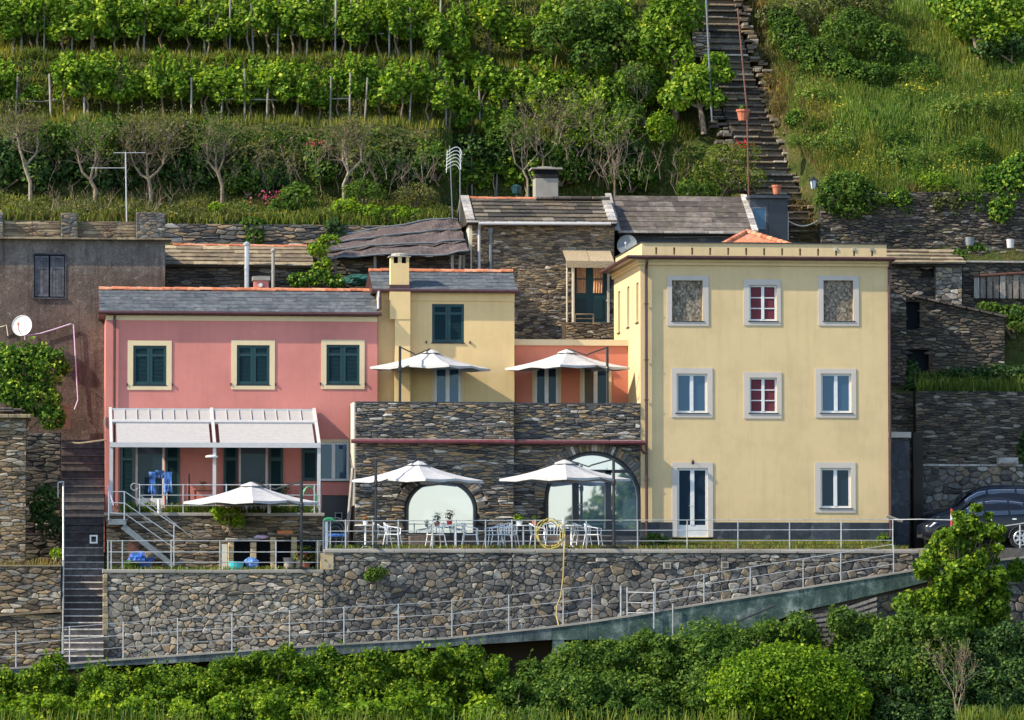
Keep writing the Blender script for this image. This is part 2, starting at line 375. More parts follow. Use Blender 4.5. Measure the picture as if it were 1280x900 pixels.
M['softgrass'] = leafmat('soft_meadow_weeds', G((0,(.055,.115,.022)),(.45,(.115,.205,.035)),(.8,(.20,.275,.055)),(1,(.34,.36,.11))), nscale=.45)

# the old render of the grey house: greyer and rougher above, browner below, with lost and patched areas
_m = N('old_rough_render'); _v = _m.coord(); _a = _m.noise(_v, .8, 6, .7); _b = _m.noise(_v, 4.5, 6, .75); _d = _m.noise(_v, 26, 4, .65); _st = _m.noise(_m.coord((2.2,2.2,.22)), 2.0, 6, .7)
_sx = _m.n('ShaderNodeSeparateXYZ'); _m.l(_v, _sx.inputs[0])
_h = _m.math('ADD', _m.math('MULTIPLY', _m.math('SUBTRACT', _sx.outputs['Z'], 8.6), .55), _m.math('MULTIPLY', _m.math('SUBTRACT', _b, .5), 1.1))
_c = _m.mix(_m.ramp(_h, [(.35,(0,0,0)),(.6,(1,1,1))]), _m.ramp(_a, [(.3,(.08,.056,.046)),(.5,(.125,.092,.076)),(.7,(.175,.13,.105))]), _m.ramp(_a, [(.3,(.10,.085,.075)),(.5,(.155,.135,.12)),(.7,(.23,.205,.18))]))
_c = _m.mix(_m.math('MULTIPLY', _m.ramp(_b, [(.56,(0,0,0)),(.66,(1,1,1))]), .6), _c, (.26,.225,.185,1))
_c = _m.mix(_m.math('MULTIPLY', _m.ramp(_st, [(.5,(0,0,0)),(.68,(1,1,1))]), .65), _c, (.045,.034,.03,1))
_m.col(_m.mix(1.0, _c, _m.ramp(_d, [(.3,(.62,.62,.62)),(.7,(1.35,1.35,1.35))]), 'MULTIPLY')); _m.bump(_m.math('ADD', _d, _b), .8, .03); M['render'] = _m.fin(.95, 0, .1)
# ------------------------------------------------------------------ stones: irregular cells packed into a wall face
def clip(poly, nx, ny, d):
    out = []; n = len(poly)
    for i in range(n):
        a = poly[i]; b = poly[(i+1) % n]
        da = nx*a[0]+ny*a[1]-d; db = nx*b[0]+ny*b[1]-d
        if da <= 0: out.append(a)
        if da*db < 0:
            t = da/(da-db); out.append((a[0]+(b[0]-a[0])*t, a[1]+(b[1]-a[1])*t))
    return out
def cells(u0, u1, v0, v1, cw, ch, jit=.42, drop=.22, region=None, seed=1, course=0.0):
    # region: list of half planes (nx, ny, d) keeping nx*u+ny*v <= d ; cw/ch may vary with v through a function
    rg = random.Random(seed); pts = []; grid = {}
    nv = int((v1-v0)/ch)+4; nu = int((u1-u0)/cw)+4
    for j in range(-1, nv):
        off = rg.random()
        for i in range(-2, nu):
            if rg.random() < drop: continue
            u = (i+off+rg.uniform(-jit, jit)); v = (j+.5+rg.uniform(-jit, jit)*(1-course))
            grid.setdefault((int(math.floor(u)), int(math.floor(v))), []).append((u, v)); pts.append((u, v))
    res = []
    U0, U1, V0, V1 = 0, (u1-u0)/cw, 0, (v1-v0)/ch
    for (u, v) in pts:
        if u < U0-1 or u > U1+1 or v < V0-1 or v > V1+1: continue
        poly = [(u-1.6, v-1.6), (u+1.6, v-1.6), (u+1.6, v+1.6), (u-1.6, v+1.6)]
        iu, iv = int(math.floor(u)), int(math.floor(v)); nb = []
        for a in range(iu-3, iu+4):
            for b in range(iv-3, iv+4):
                for q in grid.get((a, b), ()):
                    if q != (u, v): nb.append(((q[0]-u)**2+(q[1]-v)**2, q))
        nb.sort()
        for d2, q in nb[:16]:
            nx, ny = q[0]-u, q[1]-v
            poly = clip(poly, nx, ny, nx*(u+q[0])/2+ny*(v+q[1])/2)
            if len(poly) < 3: break
        if len(poly) < 3: continue
        for (nx, ny, d) in ((-1,0,-U0),(1,0,U1),(0,-1,-V0),(0,1,V1)):
            poly = clip(poly, nx, ny, d)
            if len(poly) < 3: break
        if len(poly) < 3: continue
        poly = [(u0+a*cw, v0+b*ch) for a, b in poly]
        if region:
            for (nx, ny, d) in region:
                poly = clip(poly, nx, ny, d)
                if len(poly) < 3: break
            if len(poly) < 3: continue
        res.append(poly)
    return res
def area(p): return abs(sum(p[i][0]*p[(i+1) % len(p)][1]-p[(i+1) % len(p)][0]*p[i][1] for i in range(len(p))))/2
def shape_stone(poly, gap, chamf, rg):
    n = len(poly); cx = sum(a for a, b in poly)/n; cy = sum(b for a, b in poly)/n
    out = []
    for i in range(n):
        p = poly[i]; a = poly[i-1]; b = poly[(i+1) % n]
        if chamf > 0 and math.hypot(p[0]-a[0], p[1]-a[1])*chamf > .012 and math.hypot(p[0]-b[0], p[1]-b[1])*chamf > .012:
            out.append((p[0]+(a[0]-p[0])*chamf, p[1]+(a[1]-p[1])*chamf)); out.append((p[0]+(b[0]-p[0])*chamf, p[1]+(b[1]-p[1])*chamf))
        else: out.append(p)
    ext = max(max(abs(a-cx) for a, b in out), .02); exv = max(max(abs(b-cy) for a, b in out), .02)
    fu = max(.55, 1-gap/ext); fv = max(.55, 1-gap/exv)
    return [(cx+(a-cx)*fu, cy+(b-cy)*fv) for a, b in out], (cx, cy), (ext, exv)
def stone_mb(mb, poly, front, gap, proud, chamf, rg):
    q, c, ext = shape_stone(poly, gap, chamf, rg); n = len(q)
    if n < 3: return
    pr = proud*rg.uniform(.45, 1.25); tl = rg.uniform(-.3, .3)*pr; tv = rg.uniform(-.35, .25)*pr
    k = .80
    def dep(a, b, f): return f*pr + (tl*(a-c[0])/ext[0] + tv*(b-c[1])/ext[1])*f
    vs = [front(a, b, -.03) for a, b in q]
    vs += [front(a, b, dep(a, b, .55)) for a, b in q]
    vs += [front(c[0]+(a-c[0])*k, c[1]+(b-c[1])*k, dep(a, b, .95)+rg.uniform(-.06, .06)*pr) for a, b in q]
    cc = (c[0]+rg.uniform(-.2, .2)*ext[0], c[1]+rg.uniform(-.2, .2)*ext[1])
    vs.append(front(cc[0], cc[1], pr*rg.uniform(.95, 1.2)))
    fs = []
    for r in (0, n):
        for i in range(n): j = (i+1) % n; fs.append((r+i, r+j, r+n+j, r+n+i))
    for i in range(n): fs.append((2*n+i, 2*n+(i+1) % n, 3*n))
    mb.cur = rg.uniform(.001, .999); mb.add(vs, fs)
def stone_face(parent, polys, front, mat, gap=.012, proud=.04, chamf=.2, limit=300, minpx=10, seed=3, name='stone'):
    rg = random.Random(seed)
    def wide(p): return max(max(a for a, b in p)-min(a for a, b in p), max(b for a, b in p)-min(b for a, b in p))*37
    polys = [p for p in polys if area(p) > .0009]
    polys.sort(key=area, reverse=True)
    single = []; rest = []
    for p in polys:
        (single if (len(single) < limit and wide(p) >= minpx) else rest).append(p)
    for p in single:
        m = MB(); stone_mb(m, p, front, gap, proud, chamf, rg)
        if m.f: m.build(name, mat, parent)
    if rest:
        m = MB()
        for p in rest: stone_mb(m, p, front, gap, proud, chamf, rg)
        if m.f: m.build(name, mat, parent, kind='stuff')
def front_at(Y): return lambda u, v, d: (u, Y-d, v)
def left_at(Xp): return lambda u, v, d: (Xp-d, -u, v)      # a face looking left; u runs towards the viewer
def stone_wall(name, label, cat, x0, x1, z0, z1, Y, depth, mat, mortar, cw, ch, seed=1, region=None, poly=None, group=None, limit=300, **kw):
    # a free-standing stone wall: core + stones on its front
    t = thing(name, label, cat, ((x0+x1)/2, Y, z0), group)
    m = MB()
    if poly: m.prism(poly, Y, Y+depth)
    else: m.box(x0, x1, Y, Y+depth, z0, z1)
    m.build('core', M[mortar], t)
    cl = {k: kw.pop(k) for k in ('jit', 'drop', 'course') if k in kw}
    stone_face(t, cells(x0, x1, z0, z1, cw, ch, region=region, seed=seed, **cl), front_at(Y), M[mat], seed=seed, limit=limit, **kw)
    return t
def halfplanes(poly):
    # convex anticlockwise polygon -> half planes
    out = []
    for i in range(len(poly)):
        a = poly[i]; b = poly[(i+1) % len(poly)]
        nx, ny = b[1]-a[1], a[0]-b[0]; out.append((nx, ny, nx*a[0]+ny*a[1]))
    return out
# ------------------------------------------------------------------ facade with real openings
def facade(mb, x0, x1, z0, z1, Y, openings, rev=.14):
    xs = sorted({x0, x1, *[o[0] for o in openings], *[o[1] for o in openings]})
    zs = sorted({z0, z1, *[o[2] for o in openings], *[o[3] for o in openings]})
    for i in range(len(xs)-1):
        for j in range(len(zs)-1):
            cx, cz = (xs[i]+xs[i+1])/2, (zs[j]+zs[j+1])/2
            if any(o[0] < cx < o[1] and o[2] < cz < o[3] for o in openings): continue
            mb.add([(xs[i],Y,zs[j]),(xs[i+1],Y,zs[j]),(xs[i+1],Y,zs[j+1]),(xs[i],Y,zs[j+1])], [(0,1,2,3)])
    for (a, b, c, d) in openings:
        mb.add([(a,Y,c),(a,Y,d),(a,Y+rev,d),(a,Y+rev,c)], [(0,1,2,3)])
        mb.add([(b,Y,c),(b,Y+rev,c),(b,Y+rev,d),(b,Y,d)], [(0,1,2,3)])
        mb.add([(a,Y,d),(b,Y,d),(b,Y+rev,d),(a,Y+rev,d)], [(0,1,2,3)])
        mb.add([(a,Y,c),(a,Y+rev,c),(b,Y+rev,c),(b,Y,c)], [(0,1,2,3)])
def facade_left(mb, Xp, y0, y1, z0, z1, openings, rev=.14):
    t = MB(); facade(t, y0, y1, z0, z1, 0, openings, rev)
    mb.add([(Xp+b, a, c) for (a, b, c) in t.v], [tuple(reversed(f)) for f in t.f])
def body_rest(mb, x0, x1, Y, Yb, z0, z1, left=True):
    # side walls, back and top of a house whose front is a facade
    if left: mb.add([(x0,Y,z0),(x0,Y,z1),(x0,Yb,z1),(x0,Yb,z0)], [(0,1,2,3)])
    mb.add([(x1,Y,z0),(x1,Yb,z0),(x1,Yb,z1),(x1,Y,z1)], [(0,1,2,3)])
    mb.add([(x0,Yb,z0),(x0,Yb,z1),(x1,Yb,z1),(x1,Yb,z0)], [(0,1,2,3)])
    mb.add([(x0,Y,z1),(x1,Y,z1),(x1,Yb,z1),(x0,Yb,z1)], [(0,1,2,3)])
def surround(parent, o, s, Y, mat, proud=.025, sides=('l','r','t','b')):
    a, b, c, d = o; l, r, t, bt = s
    m = MB(); z = c
    if bt: m.box(a-l, b+r, Y-proud, Y+.02, c-bt, c)
    m.box(a-l, b+r, Y-proud, Y+.02, d, d+t)
    m.box(a-l, a, Y-proud, Y+.02, c, d); m.box(b, b+r, Y-proud, Y+.02, c, d)
    return m.build('window_surround', mat, parent)
def casement(parent, o, Y, frame=M['white'], glass=M['glass'], leaves=2, rows=1, cols=1, fw=.055, rev=.12, sill=True, name='window', bottom=None, handle=False):
    a, b, c, d = o; y = Y+rev
    m = MB(); m.box(a, a+fw, y-.05, y, c, d); m.box(b-fw, b, y-.05, y, c, d)
    m.box(a+fw, b-fw, y-.05, y, d-fw, d); m.box(a+fw, b-fw, y-.05, y, c, c+(bottom or fw))
    iw = (b-a-2*fw); st = fw*.85
    z0, z1 = c+(bottom or fw), d-fw
    lw = iw/leaves
    for k in range(1, leaves): m.box(a+fw+k*lw-st, a+fw+k*lw+st, y-.065, y-.002, z0, z1)
    win = m.build(name, frame, parent)
    for k in range(leaves):
        xa = a+fw+k*lw+(st if k else 0); xb = a+fw+(k+1)*lw-(st if k < leaves-1 else 0)
        for i in range(cols):
            for j in range(rows):
                w_ = (xb-xa)/cols; h_ = (z1-z0)/rows; g = .018 if rows > 1 or cols > 1 else 0
                q = MB(); q.add([(xa+i*w_+g, y-.03, z0+j*h_+g), (xa+(i+1)*w_-g, y-.03, z0+j*h_+g), (xa+(i+1)*w_-g, y-.03, z0+(j+1)*h_-g), (xa+i*w_+g, y-.03, z0+(j+1)*h_-g)], [(0,1,2,3)])
                q.build('pane', glass, win)
        if rows > 1:
            for j in range(1, rows):
                q = MB(); q.box(xa, xb, y-.055, y-.012, z0+j*(z1-z0)/rows-.018, z0+j*(z1-z0)/rows+.018); q.build('glazing_bar', frame, win)
    bk = MB(); bk.add([(a,y+.002,c),(b,y+.002,c),(b,y+.002,d),(a,y+.002,d)], [(0,1,2,3)]); bk.build('backing', M['interior'], win)
    if sill:
        s_ = MB(); s_.box(a-.05, b+.05, Y-.05, Y+rev-.05, c-.035, c-.003); s_.build('sill', M['greysill'], win)
    if handle:
        h = MB(); mx = a+fw+lw-st*.2; zz = c+(d-c)*.45; h.tube([(mx, y-.07, zz), (mx, y-.12, zz), (mx-.11, y-.12, zz)], .014); h.build('handle', M['steel'], win)
    return win
def louvred(parent, a, b, c, d, Y, name='shutter', slats=True):
    # one shutter leaf: frame, upper small panel and lower long panel of slats
    m = MB(); f = min(.085, (b-a)*.2)
    m.box(a, a+f, Y-.045, Y, c, d); m.box(b-f, b, Y-.045, Y, c, d)
    m.box(a+f, b-f, Y-.045, Y, c, c+f*1.2); m.box(a+f, b-f, Y-.045, Y, d-f, d)
    mid = d-(d-c)*.24
    m.box(a+f, b-f, Y-.045, Y, mid-f*.5, mid+f*.5)
    lf = m.build(name, M['green'], parent)
    s_ = MB()
    z = c+f*1.2
    while z < d-f-.02:
        if not (mid-f*.5-.03 < z < mid+f*.5):
            s_.add([(a+f, Y-.034, z), (b-f, Y-.034, z), (b-f, Y-.008, z+.042), (a+f, Y-.008, z+.042)], [(0,1,2,3)])
        z += .045
    s_.box(a+f, b-f, Y-.006, Y-.001, c+f, d-f)
    s_.build('louvre', M['greenslat'], lf)
    return lf
def shutter_window(parent, o, Y):
    a, b, c, d = o; mid = (a+b)/2
    m = MB(); m.box(a, b, Y+.06, Y+.09, c, d); wn = m.build('window', M['greenslat'], parent)
    for (p, q) in ((a+.006, mid-.005), (mid+.005, b-.006)): 
        lf = louvred(wn, p, q, c+.01, d-.01, Y+.055)
    k = MB(); k.box(a-.03, b+.03, Y-.03, Y+.04, c-.03, c); k.build('sill', M['greysill'], wn)
    k = MB()
    for s_ in (a-.2, b+.2): k.box(s_-.02, s_+.02, Y-.05, Y, c-.03, c+.06)
    k.build('shutter_stop', M['black'], parent)
# ------------------------------------------------------------------ roofs
def slate_slope(parent, x0, x1, ye, ze, yr, zr, rows, wid, mat, seed, th=.022, name='slate', jag=.01, limit=300, gap=.006, lift=1.5):
    # slates laid in courses on a slope from the eave (ye, ze) to the ridge (yr, zr)
    rg = random.Random(seed); up = Vector((0, yr-ye, zr-ze)); L = up.length; up.normalize(); nrm = Vector((0, -up.z, up.y))
    st = L/rows; n = 0; libs = {}
    for j in range(rows):
        x = x0 - (rg.random()*wid*.5)
        while x < x1:
            wd = wid*rg.uniform(.75, 1.3); xa, xb = max(x, x0), min(x+wd-gap, x1); x += wd
            if xb-xa < .04: continue
            m = MB(); m.cur = rg.uniform(.001, .999)
            lo = j*st - rg.uniform(0, jag) - .03; hi = (j+1)*st+.02
            hi = min(hi, L)
            e = [Vector((0, ye, ze))+up*lo+nrm*(th*lift+.012+rg.uniform(0, .005)), Vector((0, ye, ze))+up*hi+nrm*(.012)]
            vs = []
            for k, e_ in enumerate(e):
                for xx in (xa, xb): vs.append((xx, e_.y, e_.z+rg.uniform(-.004, .004)))
                for xx in (xa, xb): q = e_-nrm*th; vs.append((xx, q.y, q.z))
            m.add(vs, [(0,1,5,4),(0,2,3,1),(0,4,6,2),(1,3,7,5),(2,6,7,3),(4,5,7,6)])
            m.build(name, mat, parent); n += 1
    return n
def ridge_tiles(parent, x0, x1, y, z, n, r=.085, mat=None, name='ridge_tile'):
    w_ = (x1-x0)/n; m = MB(); k = 8
    vs = []
    for (xx, rr) in ((0, r), (w_*1.04, r*.86)):
        for i in range(k+1):
            a = math.pi*i/k; vs.append((xx, -rr*1.15*math.cos(a), rr*math.sin(a)))
    fs = [(i, i+1, k+2+i, k+1+i) for i in range(k)] + [tuple(range(k, -1, -1)), tuple(range(k+1, 2*k+2))]
    m.add(vs, fs); me = m.mesh(name, mat or M['terracotta'])
    for i in range(n):
        o = link(name, me, parent); g = ORG[parent.name]
        o.location = (x0+i*w_-g.x, y-g.y, z-g.z+random.uniform(-.008, .008)); o.rotation_euler = (random.uniform(-.04,.04), random.uniform(-.02,.02), random.uniform(-.02,.02))
def roof_core(parent, x0, x1, ye, ze, yr, zr, yb, zb, mat, th=.09, name='roof'):
    m = MB(); m.prismx([(ye, ze-th), (yb, zb-th), (yb, zb), (yr, zr), (ye, ze)], x0, x1); return m.build(name, mat, parent)
# ------------------------------------------------------------------ leaves
def leaf_mesh(name, pts, nrm, size, mat, rng=NP, asp=.75, tint=None, fold=.25):
    n = len(pts); pts = np.asarray(pts, float); nrm = np.asarray(nrm, float)
    nrm = nrm/np.maximum(np.linalg.norm(nrm, axis=1, keepdims=True), 1e-6)
    rd = rng.normal(size=(n, 3)); t = rd - nrm*(rd*nrm).sum(1, keepdims=True); t /= np.maximum(np.linalg.norm(t, axis=1, keepdims=True), 1e-6)
    b = np.cross(nrm, t); s = (size*rng.uniform(.65, 1.35, n))[:, None]
    v = np.empty((n, 4, 3))
    v[:, 0] = pts - t*s*.5; v[:, 1] = pts + b*s*.5*asp - nrm*s*fold*.4 - t*s*.08
    v[:, 2] = pts + t*s*.55 - nrm*s*fold*.3; v[:, 3] = pts - b*s*.5*asp - nrm*s*fold*.4 - t*s*.08
    return raw_quads(name, v.reshape(-1, 3), n, mat, rng.uniform(0, .999, n) if tint is None else tint)
def raw_quads(name, verts, n, mat, tint):
    me = bpy.data.meshes.new(name); me.vertices.add(4*n); me.loops.add(4*n); me.polygons.add(n)
    me.vertices.foreach_set('co', np.ascontiguousarray(verts, dtype=np.float32).ravel())
    me.loops.foreach_set('vertex_index', np.arange(4*n, dtype=np.int32))
    me.polygons.foreach_set('loop_start', np.arange(0, 4*n, 4, dtype=np.int32))
    try: me.polygons.foreach_set('loop_total', np.full(n, 4, dtype=np.int32))
    except Exception: pass
    at = me.attributes.new('rnd', 'FLOAT', 'FACE'); at.data.foreach_set('value', np.asarray(tint, dtype=np.float32))
    me.update(calc_edges=True); me.validate()
    if mat is not None: me.materials.append(mat)
    return me
def blob_points(blobs, dens, rng=NP, shell=.55, up=.35, lumps=0, lr=.3):
    # leaves on the shells of ellipsoids; dens = leaves per square metre of shell; every ellipsoid is broken up into lumps
    P_, N_ = [], []
    bl = []
    for (c, r) in blobs:
        c = np.array(c, float); r = np.array(r if hasattr(r, '__len__') else (r, r, r), float)
        bl.append((c, r))
        for k in range(lumps):
            d = rng.normal(size=3); d /= np.linalg.norm(d); d[2] = abs(d[2])*.9 - .15
            q = rng.uniform(.18, .34)*lr/.3
            bl.append((c+d*r*rng.uniform(.72, 1.0), np.full(3, max(q*r.mean(), .12))))
    for (c, r) in bl:
        a = 4*math.pi*((r[0]*r[1])**1.6+(r[0]*r[2])**1.6+(r[1]*r[2])**1.6)**(1/1.6)/3**(1/1.6)
        n = int(a*dens)+4
        d = rng.normal(size=(n, 3)); d /= np.linalg.norm(d, axis=1, keepdims=True)
        q = shell+(1-shell)*rng.uniform(0, 1, n)**.5
        P_.append(c + d*r*q[:, None]*rng.uniform(.93, 1.06, (n, 1)))
        nn = d/r; nn /= np.linalg.norm(nn, axis=1, keepdims=True)
        nn = nn + rng.normal(scale=.55, size=(n, 3)); nn[:, 2] += up; N_.append(nn)
    return np.concatenate(P_), np.concatenate(N_)
def grass_mesh(name, base, h, mat, rng=NP, wid=.022, lean=.35, tint=None):
    n = len(base); base = np.asarray(base, float)
    hh = (h*rng.uniform(.5, 1.3, n))[:, None]; a = rng.uniform(0, 2*math.pi, n)
    dr = np.stack([np.cos(a), np.sin(a), np.zeros(n)], 1); sd = np.stack([-np.sin(a), np.cos(a), np.zeros(n)], 1)
    ln = dr*hh*lean*rng.uniform(.1, 1, (n, 1)); w_ = wid*rng.uniform(.6, 1.5, (n, 1))
    v = np.empty((n, 4, 3)); up = np.array([0, 0, 1.0])
    v[:, 0] = base - sd*w_; v[:, 1] = base + sd*w_
    v[:, 2] = base + up*hh + ln + sd*w_*.25; v[:, 3] = base + up*hh*.97 + ln*.96 - sd*w_*.4
    return raw_quads(name, v.reshape(-1, 3), n, mat, rng.uniform(0, .999, n) if tint is None else tint)
def branchy(mb, p0, d0, L, r, rg, depth=3, kids=3, spread=.6, seg=3, upb=.25, tips=None, shrink=.68):
    p = Vector(p0); d = Vector(d0).normalized(); pts = [p.copy()]; rs = [r]
    for i in range(seg):
        d = (d + Vector((rg.uniform(-1,1), rg.uniform(-1,1), rg.uniform(-.6,1)))*.18).normalized()
        p = p + d*(L/seg); pts.append(p.copy()); rs.append(r*(1-.4*(i+1)/seg))
    mb.cur = rg.uniform(.05, .95); mb.tube(pts, rs, 5 if r > .02 else 4)
    if depth <= 0:
        if tips is not None: tips.append(p.copy())
        return
    for k in range(kids):
        a = Vector((rg.uniform(-1,1), rg.uniform(-1,1), rg.uniform(-.4,.9)+upb))
        nd = (d*(1-spread)+a.normalized()*spread).normalized()
        q = pts[-1] if k < 2 else pts[-2]
        branchy(mb, q, nd, L*shrink*rg.uniform(.8, 1.2), max(rs[-1]*.72, .004), rg, depth-1, kids, spread, seg, upb, tips, shrink)
def bush(name, label, blobs, dens, size, mat, cat='bush', group=None, lumps=6, trunk=True, up=.35, lr=.3, shell=.55, asp=.75, core=True, shoots=0):
    # blobs in world coordinates -> an object with foliage and stem parts
    b0 = blobs[0]; zs = min(c[2]-(r[2] if hasattr(r, '__len__') else r) for c, r in blobs)
    t = thing(name, label, cat, (b0[0][0], b0[0][1], zs), group)
    p, n = blob_points(blobs, dens, up=up, lumps=lumps, lr=lr, shell=shell)
    if shoots:      # arching young shoots that break the outline
        top = np.where(n[:,2] > .4)[0]; ix = NP.choice(top, min(shoots, len(top)), replace=False); dr = NP.normal(size=(len(ix),3))*np.array([.5,.5,.25])+np.array([0,-.15,1.0])
        L = NP.uniform(.15,.48,(len(ix),1)); ps = [p[ix]+dr*L*f+np.array([0,0,-.25])*L*f*f+NP.normal(size=(len(ix),3))*.025 for f in (.15,.3,.45,.6,.75,.9,1.0)]
        q = np.concatenate(ps); p = np.concatenate([p, q]); n = np.concatenate([n, NP.normal(size=q.shape)+np.array([0,-.3,.6])])
    me = leaf_mesh('foliage', p-np.array(ORG[t.name]), n, size, M[mat], asp=asp); link('foliage', me, t)
    if trunk:
        m = MB(); rg = random.Random(len(label))
        for (c, r) in blobs[:6]:
            rz = r[2] if hasattr(r, '__len__') else r
            m.tube([(b0[0][0]+rg.uniform(-.1,.1), b0[0][1], zs-.1), ((c[0]+b0[0][0])/2, (c[1]+b0[0][1])/2, zs+(c[2]-zs)*.6), (c[0], c[1], c[2]+rz*.4)], [.05, .035, .012], 5)
        m.build('stem', M['bark'], t)
    return t
# ------------------------------------------------------------------ terrain
def lerp_prof(prof, Y):
    if Y <= prof[0][0]: return prof[0][1]
    for (a, za), (b, zb) in zip(prof, prof[1:]):
        if Y <= b: return za+(zb-za)*(Y-a)/(b-a)
    return prof[-1][1]
PL = [(7.02,-6.4),(7.1,1.5),(9.2,6.0),(10.3,Z(335,10.3)),(10.9,Z(312,10.9)),(11.3,Z(282,11.3)),(14.2,Z(256,14.2)),(14.8,Z(190,14.8)),(15.4,Z(160,15.4)),(17.4,Z(152,17.4)),
      (18.0,Z(82,18.0)),(20.4,Z(74,20.4)),(21.0,Z(2,21.0)),(23.4,Z(-6,23.4)),(24.0,Z(-80,24)),(60,58),(160,120)]
PR = [(3.4,Z(492,3.4)),(7.2,Z(475,7.2)),(9.0,Z(392,9.0)),(11.8,Z(318,11.8)),(12.2,Z(246,12.2)),(14.4,Z(182,14.4)),(15.0,Z(150,15.0)),(17.5,Z(105,17.5)),(21,Z(20,21)),(23.5,Z(-30,23.5)),(60,56),(160,120)]
def sstep(a, b, x): t = min(1, max(0, (x-a)/(b-a))); return t*t*(3-2*t)
XS = X(955, 15)                                # the staircase climbs the hill here
def stair_center(t):                           # t = 0 at the foot, 1 above the top of the picture
    Y = 12.4+t*9.6; py = 312-t*345; px = 1003-t*118 - 14*math.sin(t*math.pi)
    p = P(px, py, Y); return p, (28-t*4)/33.0
STAIR = [stair_center(i/44.0) for i in range(45)]
def hz(x, Y):
    if Y < 7.05: return -6.4
    rx = sstep(XS-1.2, XS+1.8, x)
    shift = 1.9*sstep(X(545,12), X(600,12), x)
    zl = lerp_prof(PL, Y-shift*(1-sstep(18, 22, Y))); zr = lerp_prof(PR, Y)
    z = zl*(1-rx)+zr*rx
    if Y > 24: z += 1.5*math.sin(x*.06+1)*sstep(24, 40, Y)
    z += .06*math.sin(x*1.7+Y*.9)+.05*math.sin(x*3.3-Y*2.1)
    return z
def hz_carved(x, Y):
    z = hz(x, Y)
    if 11.5 < Y < 23:
        t = (Y-12.4)/9.6; i = min(44, max(0, int(round(t*44)))); p, hw = STAIR[i]
        if abs(x-p.x) < hw+.15: z = min(z, p.z-.25)
    return z
def grid_sheet(name, xs, ys, fn, mat, kind='structure'):
    vs = [(x, y, fn(x, y)) for y in ys for x in xs]; nx = len(xs)
    fs = [(j*nx+i, j*nx+i+1, (j+1)*nx+i+1, (j+1)*nx+i) for j in range(len(ys)-1) for i in range(nx-1)]
    me = bpy.data.meshes.new(name); me.from_pydata(vs, [], fs); me.polygons.foreach_set('use_smooth', [True]*len(me.polygons)); me.materials.append(mat)
    return setp(link(name, me), kind=kind)
xs = [-160,-90,-50,-35]+[-28+i*.35 for i in range(161)]+[35,50,90,160]
XR0 = X(1100, 5)
PLl = lambda x, y: hz_carved(x, y)
ys = [7.02,7.1,7.8,8.5,9.2]+[9.4+.22*i for i in range(67)]+[24.6,26,30,38,50,70,100,160]
grid_sheet('hillside', xs, ys, PLl, M['soil'])
# bank behind the parking place, on the right only
xr = [XR0+i*.5 for i in range(30)]+[40, 60, 160]
grid_sheet('bank', xr, [3.55,4.2,5,5.8,6.6,7.12], lambda x, y: lerp_prof(PR, y)+.05*math.sin(x*2+y), M['soil'])
# ground below the houses, falling towards the sea, and the sea to the horizon
def low(x, y):
    if y > -8: return -6.2
    if y > -13.1: return -6.0
    if y > -40: return -6.2-(-8-y)*.62
    return -26-(-40-y)*.5
grid_sheet('ground', [-3000,-400,-160,-80]+[-60+i*4 for i in range(31)]+[80,160,400,3000], [-180,-120,-80,-60,-50,-40,-34,-28,-24,-20,-17,-15,-13,-11,-9.5,-8,-7,7.3], low, M['soil'])
m = MB(); m.add([(-4000,-5000,-70),(4000,-5000,-70),(4000,-120,-70),(-4000,-120,-70)], [(0,1,2,3)]); m.build('sea', M['water'], kind='structure')

# ------------------------------------------------------------------ levels
ZT = Z(684.5, -4)           # restaurant terrace, at its outer edge
ZL = Z(711.5, -4)           # lower terrace on the left
ZP = Z(642, -1.2)           # terrace of the pink house
XA, XB, XC = X(133,-4.2), X(405,-4.2), X(1262,-4.2)
YW = -4.2                   # face of the great retaining wall
# ramp that climbs along the foot of the wall
RAMP = [(-40,838),(0,836),(130,825),(400,806),(560,797),(700,782),(760,774),(860,757),(1000,735),(1100,719),(1180,706),(1300,694)]
def ramp_py(px):
    for (a, pa), (b, pb) in zip(RAMP, RAMP[1:]):
        if px <= b: return pa+(pb-pa)*(px-a)/(b-a)
    return RAMP[-1][1]
YK = -6.2
rp = [P(px, py, YK) for px, py in RAMP]
def ramp_z(x):
    for a, b in zip(rp, rp[1:]):
        if x <= b.x: return a.z+(b.z-a.z)*(x-a.x)/(b.x-a.x)
    return rp[-1].z
m = MB()
for a, b in zip(rp, rp[1:]):
    m.add([(a.x,YK+.16,a.z-.10),(b.x,YK+.16,b.z-.10),(b.x,YW+.3,b.z-.08),(a.x,YW+.3,a.z-.08)], [(0,1,2,3)])
m.build('ramp', M['asphalt'], kind='structure')
# terrace floors
m = MB(); m.box(X(409,-4), X(1135,-4), YW+.05, .6, ZT-.6, ZT-.03); m.build('terrace_floor', M['paving'], kind='structure')
m = MB(); m.box(X(134,-4), X(407.5,-4), YW+.05, -1.0, ZL-.5, ZL-.03); m.build('lower_terrace_floor', M['paving'], kind='structure')
m = MB(); m.box(X(134,-1), X(405,-1), -1.18, 2.3, ZP-.3, ZP-.02); m.build('upper_terrace_floor', M['paving'], kind='structure')
ZPK = Z(686, -1)
m = MB(); xk = X(1117, 0)
m.box(xk, 26, -6.0, 3.5, ZPK-.5, ZPK); m.build('road', M['asphalt'], kind='structure')
